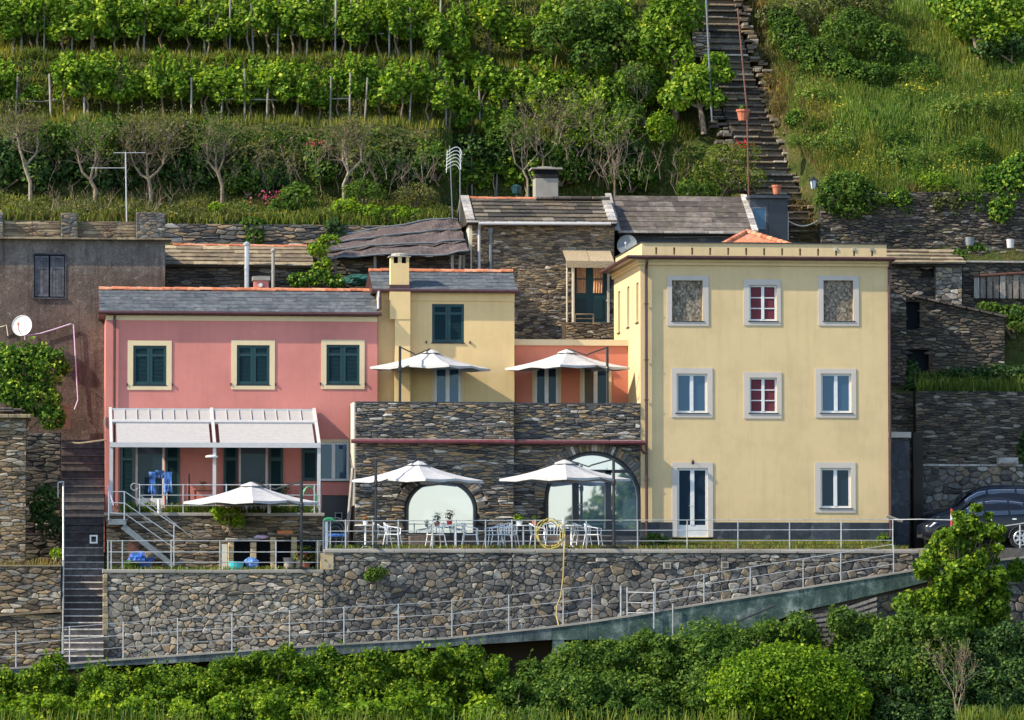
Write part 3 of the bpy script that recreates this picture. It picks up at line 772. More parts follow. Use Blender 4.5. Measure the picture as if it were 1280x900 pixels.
# ================================================================== the three-storey yellow house
def rect(px0, px1, py0, py1, Y):       # opening from photograph pixels on a facade at depth Y
    c = (px0+px1)/2
    return (X(px0, Y), X(px1, Y), Z(py1, Y, c), Z(py0, Y, c))
def yellow_house():
    Yf, Yb = 0.0, 7.0; x0, x1 = X(800.5,0), X(1110,0); z0 = Z(672,0,955); zt = Z(325,0,955); zpar = Z(304.5,0,955)
    t = thing('yellow_house', 'tall yellow three-storey house with pale lilac window surrounds and dark slate plinth', 'house', ((x0+x1)/2, 0, z0))
    boards = [rect(840,878.5,350.5,401,0), rect(1029.5,1067,350.5,401,0)]
    wins = [rect(937,971,356.5,401,0), rect(845.5,884,467,516,0), rect(937,971,472,516,0), rect(1026,1064,467,516,0), rect(1025,1063,585,635,0)]
    door = rect(846,884.5,585,671,0)
    m = MB(); facade(m, x0, x1, z0, zt, Yf, boards+wins+[door], .16); body_rest(m, x0, x1, Yf, Yb, z0, zt, left=False)
    sl = []
    for (yc, pa, pb, w_) in ((.75,353,403,.62),(3.15,358,409,.62),(5.6,364,416,.62)):
        sl.append((yc-w_/2, yc+w_/2, Z(pb,yc,790), Z(pa,yc,790)))
    facade_left(m, x0, Yf, Yb, z0, zt, sl, .16)
    m.build('wall', M['yellow'], t)
    for (a, b, c, d) in sl:
        q = MB(); q.box(x0+.10, x0+.13, a, b, c, d); wn = q.build('side_window', M['white'], t)
        for k in (0, 1):
            g = MB(); g.box(x0+.09, x0+.097, a+.06+k*(b-a)/2, a+(k+1)*(b-a)/2-.04, c+.06, d-.06); g.build('pane', M['glass'], wn)
        s_ = MB(); s_.box(x0-.05, x0+.10, a-.04, b+.04, c-.035, c-.003); s_.build('sill', M['greysill'], wn)
    for o, s in zip(boards, ((.17,.20,.16,.17),(.18,.19,.16,.17))):
        surround(t, o, s, Yf, M['lilac'])
        q = MB(); q.box(o[0], o[1], Yf+.10, Yf+.13, o[2], o[3]); bw = q.build('boarded_window', M['osb'], t)
        k = MB(); k.box(o[0]-.03, o[1]+.05, Yf-.05, Yf+.09, o[2]-.035, o[2]-.003); k.build('sill', M['greysill'], bw)
    sur = [(.20,.14,.20,.16),(.18,.18,.19,.16),(.20,.16,.18,.20),(.20,.16,.17,.17),(.20,.16,.19,.16)]
    for i, (o, s) in enumerate(zip(wins, sur)):
        surround(t, o, s, Yf, M['lilac'])
        if i in (0, 2): casement(t, o, Yf, glass=M['wine'], leaves=2, rows=3, fw=.06)
        else: casement(t, o, Yf, glass=M['skyblueglass'] if i in (1, 3) else M['glass'], leaves=2, fw=.07)
    surround(t, door, (.17,.17,.19,0), Yf, M['lilac'])
    casement(t, door, Yf, leaves=2, fw=.08, rev=.10, sill=False, name='door', bottom=.40, handle=True)
    # plinth of slate slabs, either side of the door
    for (a, b) in ((x0, door[0]-.17), (door[1]+.17, x1)):
        n = max(2, int((b-a)/.62)); w_ = (b-a)/n
        for k in range(n):
            q = MB(); q.bbox(a+k*w_+.004, a+(k+1)*w_-.004, Yf-.035, Yf-.001, z0-.1, Z(653,0,955), .006); q.build('plinth_slab', M['darkslate'], t)
    q = MB(); q.box(x0-.035, x0-.001, .0, 3.1, z0-.1, Z(653,0,955)); q.build('plinth_side', M['darkslate'], t)
    # eave moulding, gutter, parapet
    q = MB(); q.box(x0-.16, x1+.10, -.16, -.001, zt-.09, zt); q.box(x0-.16, x0-.001, -.001, Yb, zt-.09, zt)
    q.box(x0-.08, x1+.05, -.08, -.001, zt-.20, zt-.091); q.box(x0-.08, x0-.001, -.001, Yb, zt-.20, zt-.091)
    q.build('cornice', M['yellow'], t)
    q = MB(); q.box(x0-.40, x1+.16, -.24, Yb, zt+.001, zt+.06); q.build('eave_slab', M['brown'], t)
    q = MB(); q.tube([(x0-.46, Yb, zt+.045), (x0-.46, -.28, zt+.045), (x1+.20, -.28, zt+.045), (x1+.20, 1, zt+.045)], .066, 8); q.build('gutter', M['brown'], t)
    px0_, px1_ = X(802,.12), X(1108,.12)
    slots = []
    for i in range(13):
        c = X(820+i*22.5,.12); slots.append((c-.035, c+.035, zt+.16, zt+.40))
    m = MB(); facade(m, px0_, px1_, zt+.06, zpar, .0, slots, .12)
    m.box(px0_, px1_, .13, .2, zt+.06, zpar-.01); m.box(px0_, px1_, Yb-.2, Yb, zt+.06, zpar-.01)
    m.box(px0_+.001, px0_+.2, .001, Yb, zt+.06, zpar); m.box(px1_-.2, px1_-.001, .001, Yb, zt+.06, zpar)
    m.build('parapet', M['yellow'], t)
    q = MB(); q.box(px0_-.03, px1_+.03, -.04, .22, zpar+.001, zpar+.035); q.box(px0_-.03, px0_+.22, .221, Yb, zpar+.001, zpar+.035); q.build('coping', M['greysill'], t)
    for i in (10, 11, 12):
        c = X(820+i*22.5,.0); q = MB(); q.box(c-.05, c+.05, -.03, .05, zt+.33, zt+.44); q.build('spout', M['paleslab'], t)
    q = MB(); q.box(px0_+.2, px1_-.2, .2, Yb-.2, zt+.06, zt+.12); q.build('roof_deck', M['concrete'], t)
    # low tiled hip on top of the flat roof
    hx0, hx1, hxm = X(893,4), X(992,4), X(935,4); zb_, zr_ = zpar+.10, Z(291,4,935)
    m = MB(); m.add([(hx0,3,zb_-.5),(hx1,3,zb_-.5),(hx1,6,zb_-.5),(hx0,6,zb_-.5),(hx0,3,zb_),(hx1,3,zb_),(hx1,6,zb_),(hx0,6,zb_),(hxm,4.3,zr_+.05)], [(0,1,5,4),(1,2,6,5),(2,3,7,6),(3,0,4,7),(4,5,8),(5,6,8),(6,7,8),(7,4,8)])
    hr = m.build('roof_hip', M['terracotta'], t)
    for (xe, n) in ((hx0, 8), (hx1, 10)):
        for k in range(n):
            f0, f1 = k/n, (k+1.1)/n; a = Vector((xe,3,zb_+.02)); b = Vector((hxm,4.3,zr_+.07)); q = MB(); q.cur = random.random()
            q.tube([a+(b-a)*f0, a+(b-a)*f1], [.10, .08], 7); q.build('hip_tile', M['terracotta'], hr)
    # downpipe
    xd = X(808,-.1); q = MB()
    q.tube([(xd,-.28,zt+.0),(xd,-.26,zt-.1),(xd,-.10,zt-.35),(xd,-.10,Z(563,-.1,808)),(xd,-.10,z0-.05)], .05, 8); q.build('downpipe', M['brown'], t)
    q = MB()
    for pyc in (380,450,500,600): q.box(xd-.075, xd+.075, -.15, -.04, Z(pyc,0,808)-.015, Z(pyc,0,808)+.015)
    q.build('pipe_clamp', M['brown'], t)
    xd2 = X(1112.5,-.1); q = MB(); q.tube([(xd2,-.3,zt+.02),(xd2,-.05,zt-.3),(xd2,-.05,z0)], .045, 8); q.build('downpipe', M['brown'], t)
    q = MB(); xl = X(865.5,-.1); zl = Z(577,0,865); q.tube([(xl,0,zl+.03),(xl,-.16,zl+.05)], .015); q.lathe((xl,-.17,zl-.10), [(.045,0),(.055,.08),(.025,.15)], 8); q.build('wall_lamp', M['black'], t)
    return t
yellow_house()

# ================================================================== the pink house
def pink_house():
    Yf, Yb = 2.2, 7.0; x0, x1 = X(132,2.2), X(472,2.2); z0 = Z(690,2.2,300); zt = Z(396,2.2,300); ze = Z(390,2.0,300)
    t = thing('pink_house', 'pink two-storey house with green shutters, cream window surrounds and slate roof', 'house', ((x0+x1)/2, Yf, z0))
    up = [rect(166.5,208,432,481.5,Yf), rect(296,337,431.5,481,Yf), rect(408,449.5,431,480.5,Yf)]
    dr = [rect(170,206,553,641,Yf), rect(299,335,553,641,Yf)]
    mw = rect(398,436,553,601,Yf); sm = rect(376,398,553,601,Yf)
    void = rect(403,441,619,690,Yf)
    m = MB(); facade(m, x0, x1, z0, zt, Yf, up+dr+[mw,void], .14); body_rest(m, x0, x1, Yf, Yb, z0, zt+.1)
    m.build('wall', M['pink'], t)
    for o, s in zip(up, ((.19,.18,.17,.16),(.19,.18,.17,.16),(.18,.17,.17,.16))):
        surround(t, o, s, Yf, M['cream']); shutter_window(t, o, Yf)
    for o in dr:
        d = casement(t, o, Yf, leaves=1, fw=.07, frame=M['white'], glass=M['glass'], sill=False, name='door', bottom=.5)
        q = MB(); q.box(o[0]+.07, o[1]-.07, Yf+.05, Yf+.08, o[3]-.38, o[3]-.07); q.build('transom_panel', M['darkframe'], d)
        w_ = (o[1]-o[0])*.5
        louvred(t, o[0]-w_-.03, o[0]-.03, o[2], o[3], Yf-.02); louvred(t, o[1]+.03, o[1]+w_+.03, o[2], o[3], Yf-.02)
    louvred(t, sm[0]+.05, sm[1]-.02, sm[2], sm[3], Yf-.02)
    casement(t, mw, Yf, leaves=2, fw=.07, frame=M['white'], glass=M['skyblueglass'], rev=.06)
    surround(t, mw, (.0,.05,.10,.0), Yf, M['cream'], .02)
    q = MB(); q.box(void[0], void[1], Yf+.1, Yf+.14, void[2], void[3]); q.build('cellar_door', M['darkframe'], t)
    q = MB(); q.box(x0, x1-.01, Yf-.03, Yf-.001, zt-.14, zt+.03); q.build('eave_band', M['cream'], t)
    q = MB(); mx = X(424,2); mz = Z(645,2,424); q.box(mx-.13, mx+.13, Yf-.03, Yf-.001, mz-.13, mz+.13); hb = q.build('meter_box', M['paleslab'], t)
    q = MB(); q.box(mx-.09, mx+.09, Yf-.035, Yf-.031, mz-.09, mz+.09); q.build('meter_door', M['interior'], hb)
    # roof
    xl, xr = X(124,1.95), X(474,1.95); ye, yr = 2.0, 4.05; zr = ze+.86
    rf = roof_core(t, xl, xr, ye, ze, yr, zr, Yb, ze, M['brown'])
    slate_slope(rf, xl, xr, ye, ze+.01, yr, zr+.01, 6, .42, M['slate'], 4, th=.012, lift=.8)
    ridge_tiles(rf, xl, xr, yr+.0, zr+.01, 22, .115)
    q = MB(); q.tube([(xl-.05, ye-.05, ze-.05), (xr+.08, ye-.05, ze-.05)], .06, 8); q.build('gutter', M['brown'], t)
    xd = X(143,2.1); q = MB(); q.tube([(xd,ye-.07,ze-.07),(xd,Yf-.08,ze-.25),(xd,Yf-.08,ZP)], .045, 8); q.build('downpipe', M['brown'], t)
    cx0, cx1 = X(317,4.4), X(335,4.4); q = MB(); q.box(cx0, cx1, 4.15, 4.65, zr-.5, Z(351,4.4,326)); ch = q.build('chimney', M['pink'], rf)
    q = MB(); q.box(cx0-.05, cx1+.05, 4.08, 4.72, Z(351,4.4,326), Z(346,4.4,326)); q.build('chimney_cap', M['concrete'], ch)
    q = MB(); q.tube([(X(325.5,4),4.14,Z(356.5,4.1,326)),(X(325.5,4),4.0,Z(356.5,4.1,326))], .07, 10); q.build('flue_outlet', M['white'], ch)
    q = MB()
    q.tube([(X(133,2)-.0,Yf-.03,Z(520,2.2,133)),(X(131,2),Yf-.03,Z(524,2.2,133)),(X(131,2),Yf-.03,Z(532,2.2,133))], .02); q.build('cable', M['concrete'], t)
    return t
pink_house()

# ================================================================== the narrow butter-yellow house
def middle_house():
    Yf, Yb = 2.6, 7.0; x0, x1 = X(472.5,2.6), X(643,2.6); z0 = Z(552,2.6,560); zt = Z(366,2.6,560); ze = Z(362,2.35,560)
    t = thing('butter_yellow_house', 'narrow butter-yellow house with square chimney and one green shuttered window', 'house', ((x0+x1)/2, Yf, z0))
    w1 = rect(540,580,380,428.5,Yf); dr = rect(543,576,459,548,Yf)
    m = MB(); facade(m, x0, x1, z0, zt, Yf, [w1, dr], .14); body_rest(m, x0, x1, Yf, Yb, z0, zt); m.build('wall', M['butter'], t)
    shutter_window(t, w1, Yf); casement(t, dr, Yf, leaves=2, fw=.08, sill=False, name='door', bottom=.4, glass=M['skyblueglass'], rev=.06)
    surround(t, dr, (.10,.10,.1,.0), Yf, M['cream'], .02)
    q = MB(); q.box(x0, x1, Yf-.05, Yf-.001, zt-.28, zt); q.build('eave_band', M['butter'], t)
    # chimney breast
    q = MB(); q.box(X(487,2.3), X(512.5,2.3), 2.2, Yf, Z(399,2.3,500), zt); q.box(X(493.5,2.3), X(512.5,2.3), 2.22, Yf, z0, Z(399,2.3,500)); q.build('chimney_breast', M['butter'], t)
    xl, xr = X(466,2.3), X(648,2.3); ye, yr = 2.42, 4.3; zr = ze+.74
    rf = roof_core(t, xl, xr, ye, ze, yr, zr, Yb, ze, M['brown'])
    slate_slope(rf, xl, xr, ye, ze+.01, yr, zr+.01, 5, .46, M['slate'], 9, th=.012, lift=.8)
    ridge_tiles(rf, xl, xr, yr+.0, zr+.01, 12, .115)
    q = MB(); q.tube([(xl-.04, ye-.07, ze-.05), (xr+.05, ye-.07, ze-.05)], .06, 8); q.build('gutter', M['brown'], t)
    xd = X(475,2.1); q = MB(); q.tube([(xd,ye-.07,ze-.05),(xd,2.1,ze-.3),(xd,2.1,Z(386,2.1,475)),(xd-.1,1.9,Z(388,2,475))], .045, 8); q.build('downpipe', M['brown'], t)
    q = MB(); q.box(X(472.3,2.2), X(473.8,2.2), 2.1, 2.59, Z(390,2.2,473), Z(364,2.2,473)); q.build('flashing', M['white'], t)
    # chimney: shaft, two openings, slab
    cx0, cx1 = X(487.5,2.7), X(510.5,2.7); y0, y1 = 2.45, 3.0; zb_ = Z(358,2.4,499); zc = Z(329,2.45,499); zd = Z(321,2.45,499)
    q = MB(); q.box(cx0, cx1, y0, y1, zb_-.1, zc)
    for (a, b) in ((0,.16),(.40,.60),(.84,1)):
        q.box(cx0+(cx1-cx0)*a, cx0+(cx1-cx0)*b, y0, y1, zc, zd)
    ch = q.build('chimney', M['butter'], rf)
    q = MB(); q.box(cx0-.06, cx1+.06, y0-.06, y1+.06, zd, zd+.03); q.lathe(((cx0+cx1)/2,(y0+y1)/2,zd+.03), [(.30,0),(.28,.07),(.2,.11),(.02,.13)], 12); q.build('chimney_cap', M['concrete'], ch)
    q = MB(); q.box(cx0+.06, cx1-.06, y0+.2, y1-.2, zc, zd-.005); q.build('flue', M['interior'], ch)
    q = MB(); q.box(cx0-.03, cx1+.03, y0-.03, y1+.03, zb_-.12, zb_+.06); q.build('chimney_flashing', M['brown'], ch)
middle_house()

# ================================================================== the salmon annex on the upper terrace
def annex():
    Yf = 3.2; x0, x1 = X(643.6,3.2), X(800.5,0)-.005; z0 = Z(552,3.2,712); zt = Z(432,3.2,712); zc = Z(424.5,3.2,712)
    t = thing('salmon_annex', 'low salmon-orange annex with cream coping and two white glazed double doors', 'building', ((x0+x1)/2, Yf, z0))
    d1 = rect(668.5,698,458,548,Yf); d2 = rect(728,761,458,548,Yf)
    m = MB(); facade(m, x0, x1, z0, zt, Yf, [d1, d2], .14); body_rest(m, x0, x1, Yf, 7.0, z0, zt); m.build('wall', M['salmon'], t)
    for k, o in enumerate((d1, d2)):
        w_ = casement(t, o, Yf, leaves=2, fw=.08, frame=M['white'], sill=False, name='door', bottom=.4, rev=.08)
        surround(t, o, (.09,.09,.1,.0), Yf, M['cream'], .02)
        if k == 1:
            q = MB(); q.box(o[0]+.08, (o[0]+o[1])/2-.06, Yf+.04, Yf+.045, o[2]+.4, o[3]-.08); q.build('drawn_curtain', M['mortar2'], w_)
    m = MB(); m.box(x0-.10, x1, Yf-.09, 7, zt+.001, zc); m.build('coping', M['cream'], t)
annex()

# ================================================================== the stone restaurant building with the two arches
def arch_outline(cx, zb, zs, r, rz, n=24):
    return [(cx+r*math.cos(math.pi*i/n), zs+rz*math.sin(math.pi*i/n)) for i in range(n+1)]
def arch_building():
    YL, YR, Yb = -.45, .02, 3.15
    x0, xm, x1 = X(444,YL), X(642.5,YL), X(800.5,0)-.003
    zb = Z(684,0,620)-.05; zt = Z(503,YL,620); zled = Z(552,YL,620)
    t = thing('stone_restaurant', 'dark schist restaurant building with two arched windows and parapet terrace above', 'building', ((x0+x1)/2, YL, zb))
    A = []    # arches: (cx, spring z, radius, bottom z, Y)
    a1 = (X(551.5,YL), Z(637,YL,551), (X(595,YL)-X(508,YL))/2, Z(669,YL,551), YL, (Z(600,YL,551)-Z(637,YL,551)))
    a2 = (X(741,YR), Z(625,YR,741), (X(799.5,YR)-X(682.5,YR))/2, Z(670,YR,741), YR, (Z(566,YR,741)-Z(625,YR,741)))
    for (sx0, sx1, Y, ar, seed) in ((x0, xm, YL, a1, 5), (xm, x1, YR, a2, 6)):
        cx, zs, r, za, _, rz = ar
        # mortar body with the arch cut out
        m = MB(); n = 24; pts = arch_outline(cx, za, zs, r, rz, n)          # right to left over the top
        r1 = min(cx+r, sx1-.004)
        m.box(sx0, cx-r, Y, Yb, zb, zt-.02)
        if sx1-(cx+r) > .02: m.box(cx+r, sx1, Y, Yb, zb, zt-.02)
        m.box(cx-r, r1, Y, Yb, zb, za)
        for (p, q) in zip(pts, pts[1:]):
            m.add([(q[0],Y,q[1]),(p[0],Y,p[1]),(p[0],Y,zt-.02),(q[0],Y,zt-.02)], [(0,1,2,3)])
            m.add([(q[0],Y,q[1]),(q[0],Y+.3,q[1]),(p[0],Y+.3,p[1]),(p[0],Y,p[1])], [(0,1,2,3)])
        m.add([(cx-r,Y,zt-.02),(r1,Y,zt-.02),(r1,Yb,zt-.02),(cx-r,Yb,zt-.02)], [(0,1,2,3)])
        m.build('wall', M['mortar'], t)
        # stones: above and below the ledge, then voussoirs round the arch
        R1, R2 = r+.05, r+.50; k = rz/r
        def inside(a, b, rr): 
            if b < za: return False
            if b < zs: return abs(a-cx) < (r+.05 if rr > r+.1 else rr)
            return (a-cx)**2+((b-zs)/k)**2 < rr*rr
        low_, high_ = cells(sx0, sx1, zb, zled-.06, .33, .078, seed=seed, drop=.27, jit=.42), cells(sx0, sx1, zled+.10, zt-.03, .30, .076, seed=seed+20, drop=.24)
        keep = []
        for p in low_:
            c = (sum(a for a, b in p)/len(p), sum(b for a, b in p)/len(p))
            if inside(c[0], c[1], R2-.22 if c[1] > zs+.1 else R1): continue
            q = []
            for (a, b) in p:
                rr = (R2-.12 if b > zs+.1 else R1)
                if inside(a, b, rr):
                    if b < zs+.1: a = cx + math.copysign(R1, a-cx)
                    else:
                        d = math.hypot(a-cx, (b-zs)/k); f = (R2-.12)/max(d, .01); a, b = cx+(a-cx)*f, zs+(b-zs)*f
                        a = min(max(a, sx0), sx1)
                q.append((a, b))
            keep.append(q)
        stone_face(t, keep+high_, front_at(Y), M['schist'], gap=.009, proud=.06, chamf=.10, limit=150, seed=seed)
        nv = 34; rg = random.Random(seed); ang = 0.03
        while ang < math.pi-.05:
            w_ = rg.uniform(.055, .115)/r*1.25; b_ = min(ang+w_, math.pi-.02); i_, o_ = r+.05, R2-.04+rg.uniform(-.12, .03)
            q = [(cx+i_*math.cos(ang), zs+k*i_*math.sin(ang)), (cx+o_*math.cos(ang), zs+k*o_*math.sin(ang)), (cx+o_*math.cos(b_), zs+k*o_*math.sin(b_)), (cx+i_*math.cos(b_), zs+k*i_*math.sin(b_))]
            q = clip(clip(q, 1, 0, sx1), -1, 0, -sx0)
            if len(q) >= 3 and area(q) > .004:
                mm = MB(); stone_mb(mm, q, front_at(Y-.012), .005, .055, .1, rg); mm.build('arch_stone', M['schist'], t)
            ang = b_
        # frame and glass of the arch
        fr = MB(); w_ = .085
        inn = [(cx+(a-cx)*(r-w_)/r, zs+(b-zs)*(rz-w_)/rz) for a, b in pts]
        oo = [(a, b) for a, b in pts]
        def ring(o, i_, ya, yb):
            for (p, q, pi_, qi) in zip(o, o[1:], i_, i_[1:]):
                fr.add([(p[0],ya,p[1]),(q[0],ya,q[1]),(qi[0],ya,qi[1]),(pi_[0],ya,pi_[1])], [(0,1,2,3)])
                fr.add([(pi_[0],ya,pi_[1]),(qi[0],ya,qi[1]),(qi[0],yb,qi[1]),(pi_[0],yb,pi_[1])], [(0,1,2,3)])
                fr.add([(p[0],yb,p[1]),(q[0],yb,q[1]),(q[0],ya,q[1]),(p[0],ya,p[1])], [(0,1,2,3)])
        o2 = [(cx+r, za)]+oo+[(cx-r, za)]; i2 = [(cx+r-w_, za+w_)]+inn+[(cx-r+w_, za+w_)]
        ring(o2+[o2[0]], i2+[i2[0]], Y-.03, Y+.14)
        yg = Y+.09; name = 'arch_window'
        if seed == 6:
            for (pa, pb) in ((715.5,723.5),(756.5,764)): fr.box(X(pa,Y), X(pb,Y), Y-.01, Y+.13, za, zs+rz*.80 if pa < 730 else zs+rz*.62)
            fr.box(X(724,Y), X(790,Y), Y-.01, Y+.12, Z(591,Y,741), Z(587,Y,741)); fr.box(cx-r+.02, cx+r-.02, Y-.02, Y+.13, za-.02, Z(661,Y,741))
        wn = fr.build(name, M['darkframe'], t)
        if seed == 5:
            g = MB(); g.add([(a, yg, b) for a, b in i2], [tuple(range(len(i2)))]); g.build('pane', M['mirror'], wn)
        else:
            xsplit = [cx-r+.05, X(719,Y), X(760,Y), cx+r-.05]
            turn = (0.0, 0.006, .0)
            for kk in range(3):
                p = clip(clip(list(i2), -1, 0, -xsplit[kk]), 1, 0, xsplit[kk+1])
                xc = (xsplit[kk]+xsplit[kk+1])/2
                g = MB(); g.add([(a, yg+(a-xc)*turn[kk], b) for a, b in p], [tuple(range(len(p)))]); g.build('pane', M['mirror'], wn)
            g = MB(); hx, hz_ = X(722,Y), Z(631,Y,722); g.tube([(hx,Y-.02,hz_),(hx,Y-.07,hz_),(hx+.12,Y-.07,hz_)], .014); g.build('handle', M['steel'], wn)
        bk = MB(); bk.add([(a, Y+.145, b) for a, b in o2], [tuple(range(len(o2)))]); bk.build('backing', M['interior'], wn)
        # ledge of pale slabs over a red gutter
        ns = int((sx1-sx0)/.95); ls = (sx1-sx0)/ns
        for j in range(ns):
            q = MB(); q.bbox(sx0+j*ls+.02, sx0+(j+1)*ls-.03, Y-.40, Y+.0, zled+.02, zled+.075, .008); q.build('ledge_slab', M['paleslab'], t)
        q = MB(); q.box(sx0, sx1, Y-.22, Y, zled-.05, zled+.018); q.build('ledge_core', M['mortar2'], t)
        q = MB(); e = .16 if sx0 == x0 else 0; q.tube([(sx0-e, Y-.42, zled-.015), (sx1+(.12 if seed == 6 else -.03), Y-.42, zled-.02)], .07, 8); q.build('gutter', M['redgutter'], t)
    # pipe from the gutter to the downpipe of the yellow house
    q = MB(); xx = X(801,-.3); q.tube([(xx,-.38,zled-.05),(xx,-.3,zled-.22),(xx+.1,-.2,zled-.34),(X(808,-.1),-.12,zled-.36)], .045, 8); q.build('gutter_pipe', M['redgutter'], t)
    # coping of thin slabs on the parapet; whitened left corner
    m = MB(); m.box(x0, xm, YL-.03, YL+.35, zt-.02, zt+.012); m.box(xm, x1-.0, YR-.03, YR+.35, zt-.021, zt+.011); m.build('coping', M['darkslate'], t)
    m = MB(); m.box(x0-.05, x0-.001, YL, YL+1.5, Z(632,YL,444), zt-.01); m.build('corner_render', M['whitewash'], t)
    m = MB(); m.box(x0+.02, x1-.02, YR+.36, Yb-.02, Z(549,0,620)-.1, Z(549,0,620)); m.build('deck', M['paving'], t)
    return t
arch_building()
# stone step along the arches
zstep = Z(670, -.8)
t = thing('terrace_step', 'long low stone step below the two restaurant arches', 'step', (X(620,-1), -1, ZT))
xa, xb = X(512,-1), X(800,-1); n = 9
for i in range(n):
    q = MB(); q.bbox(xa+i*(xb-xa)/n+.006, xa+(i+1)*(xb-xa)/n-.006, -1.15+.12*(i%2), -.48 if xa+i*(xb-xa)/n < X(642,-.5)-.4 else .0, ZT-.03, zstep, .015); q.build('slab', M['oldslate'], t)

# ================================================================== pergola of the pink house
def pergola():
    Yb_, Yf = 2.15, -.6
    zb_, zf = Z(514.5,2.15,267), Z(556,-.6,267)
    def zs(y): return zf+(zb_-zf)*(y-Yf)/(Yb_-Yf)
    xl, xm, xr = X(139,.5), X(267,.5), X(396.5,.5)
    t = thing('pergola', 'white metal pergola with sloping fabric roof against the pink house', 'pergola', ((xl+xr)/2, Yf, ZP))
    for xx in (xl, xm, xr):
        q = MB(); q.box(xx-.055, xx+.055, Yf-.02, Yf+.09, ZP-.02, zf); q.build('post', M['whitemetal'], t)
        q = MB(); q.prismx([(Yf-.05, zf-.02), (Yb_, zb_+.04), (Yb_, zb_+.14), (Yf-.05, zf+.09)], xx-.05, xx+.05); q.build('rafter', M['whitemetal'], t)
    q = MB(); q.box(xl-.05, xr+.05, Yf-.08, Yf+.06, zf-.09, zf+.07); q.build('front_beam', M['whitemetal'], t)
    q = MB(); q.box(xl-.05, xr+.05, Yb_-.12, Yb_, zb_+.02, zb_+.10); q.build('wall_beam', M['whitemetal'], t)
    ym = Yb_-1.05
    q = MB(); q.tube([(xl, ym-.02, zs(ym)+.07), (xr, ym-.02, zs(ym)+.07)], .075, 8); q.build('roller_tube', M['whitemetal'], t)
    for (a, b) in ((xl+.06, xm-.06), (xm+.06, xr-.06)):
        # retractable cloth: lightly sagging between seams
        q = MB(); n = 14; vs = []
        for i in range(n+1):
            y = Yf+.05+(ym-.06-Yf-.05)*i/n; dz = .014*math.sin(i*math.pi*1.0)**2 + (.012 if i % 2 else 0)
            vs += [(a+.12, y, zs(y)+.045+dz), (b-.08, y, zs(y)+.045+dz)]
        q.add(vs, [(2*i, 2*i+1, 2*i+3, 2*i+2) for i in range(n)]); q.build('cloth', M['awning'], t)
        q = MB(); q.box(a, b, ym+.02, ym+.1, zs(ym)-.02, zs(ym)+.03); q.build('purlin', M['whitemetal'], t)
        np_ = 8; w_ = (b-a)/np_
        for k in range(np_):
            p = MB(); xa, xb = a+k*w_+.012, a+(k+1)*w_-.012
            p.prismx([(ym+.05, zs(ym+.05)+.05), (Yb_-.02, zs(Yb_-.02)+.05), (Yb_-.02, zs(Yb_-.02)+.075), (ym+.05, zs(ym+.05)+.075)], xa, xb)
            p.build('roof_panel', M['awning'], t)
            r_ = MB(); r_.prismx([(ym+.04, zs(ym+.04)+.05), (Yb_-.01, zs(Yb_-.01)+.05), (Yb_-.01, zs(Yb_-.01)+.12), (ym+.04, zs(ym+.04)+.12)], xb+.002, xb+.022); r_.build('roof_rib', M['whitemetal'], t)
    q = MB(); lx = X(265,-.75); lz = Z(571,-.7,265); q.lathe((lx,-.78,lz-.03), [(.20,0),(.22,.03),(.20,.06),(.08,.09)], 12); q.build('lamp', M['white'], t)
pergola()

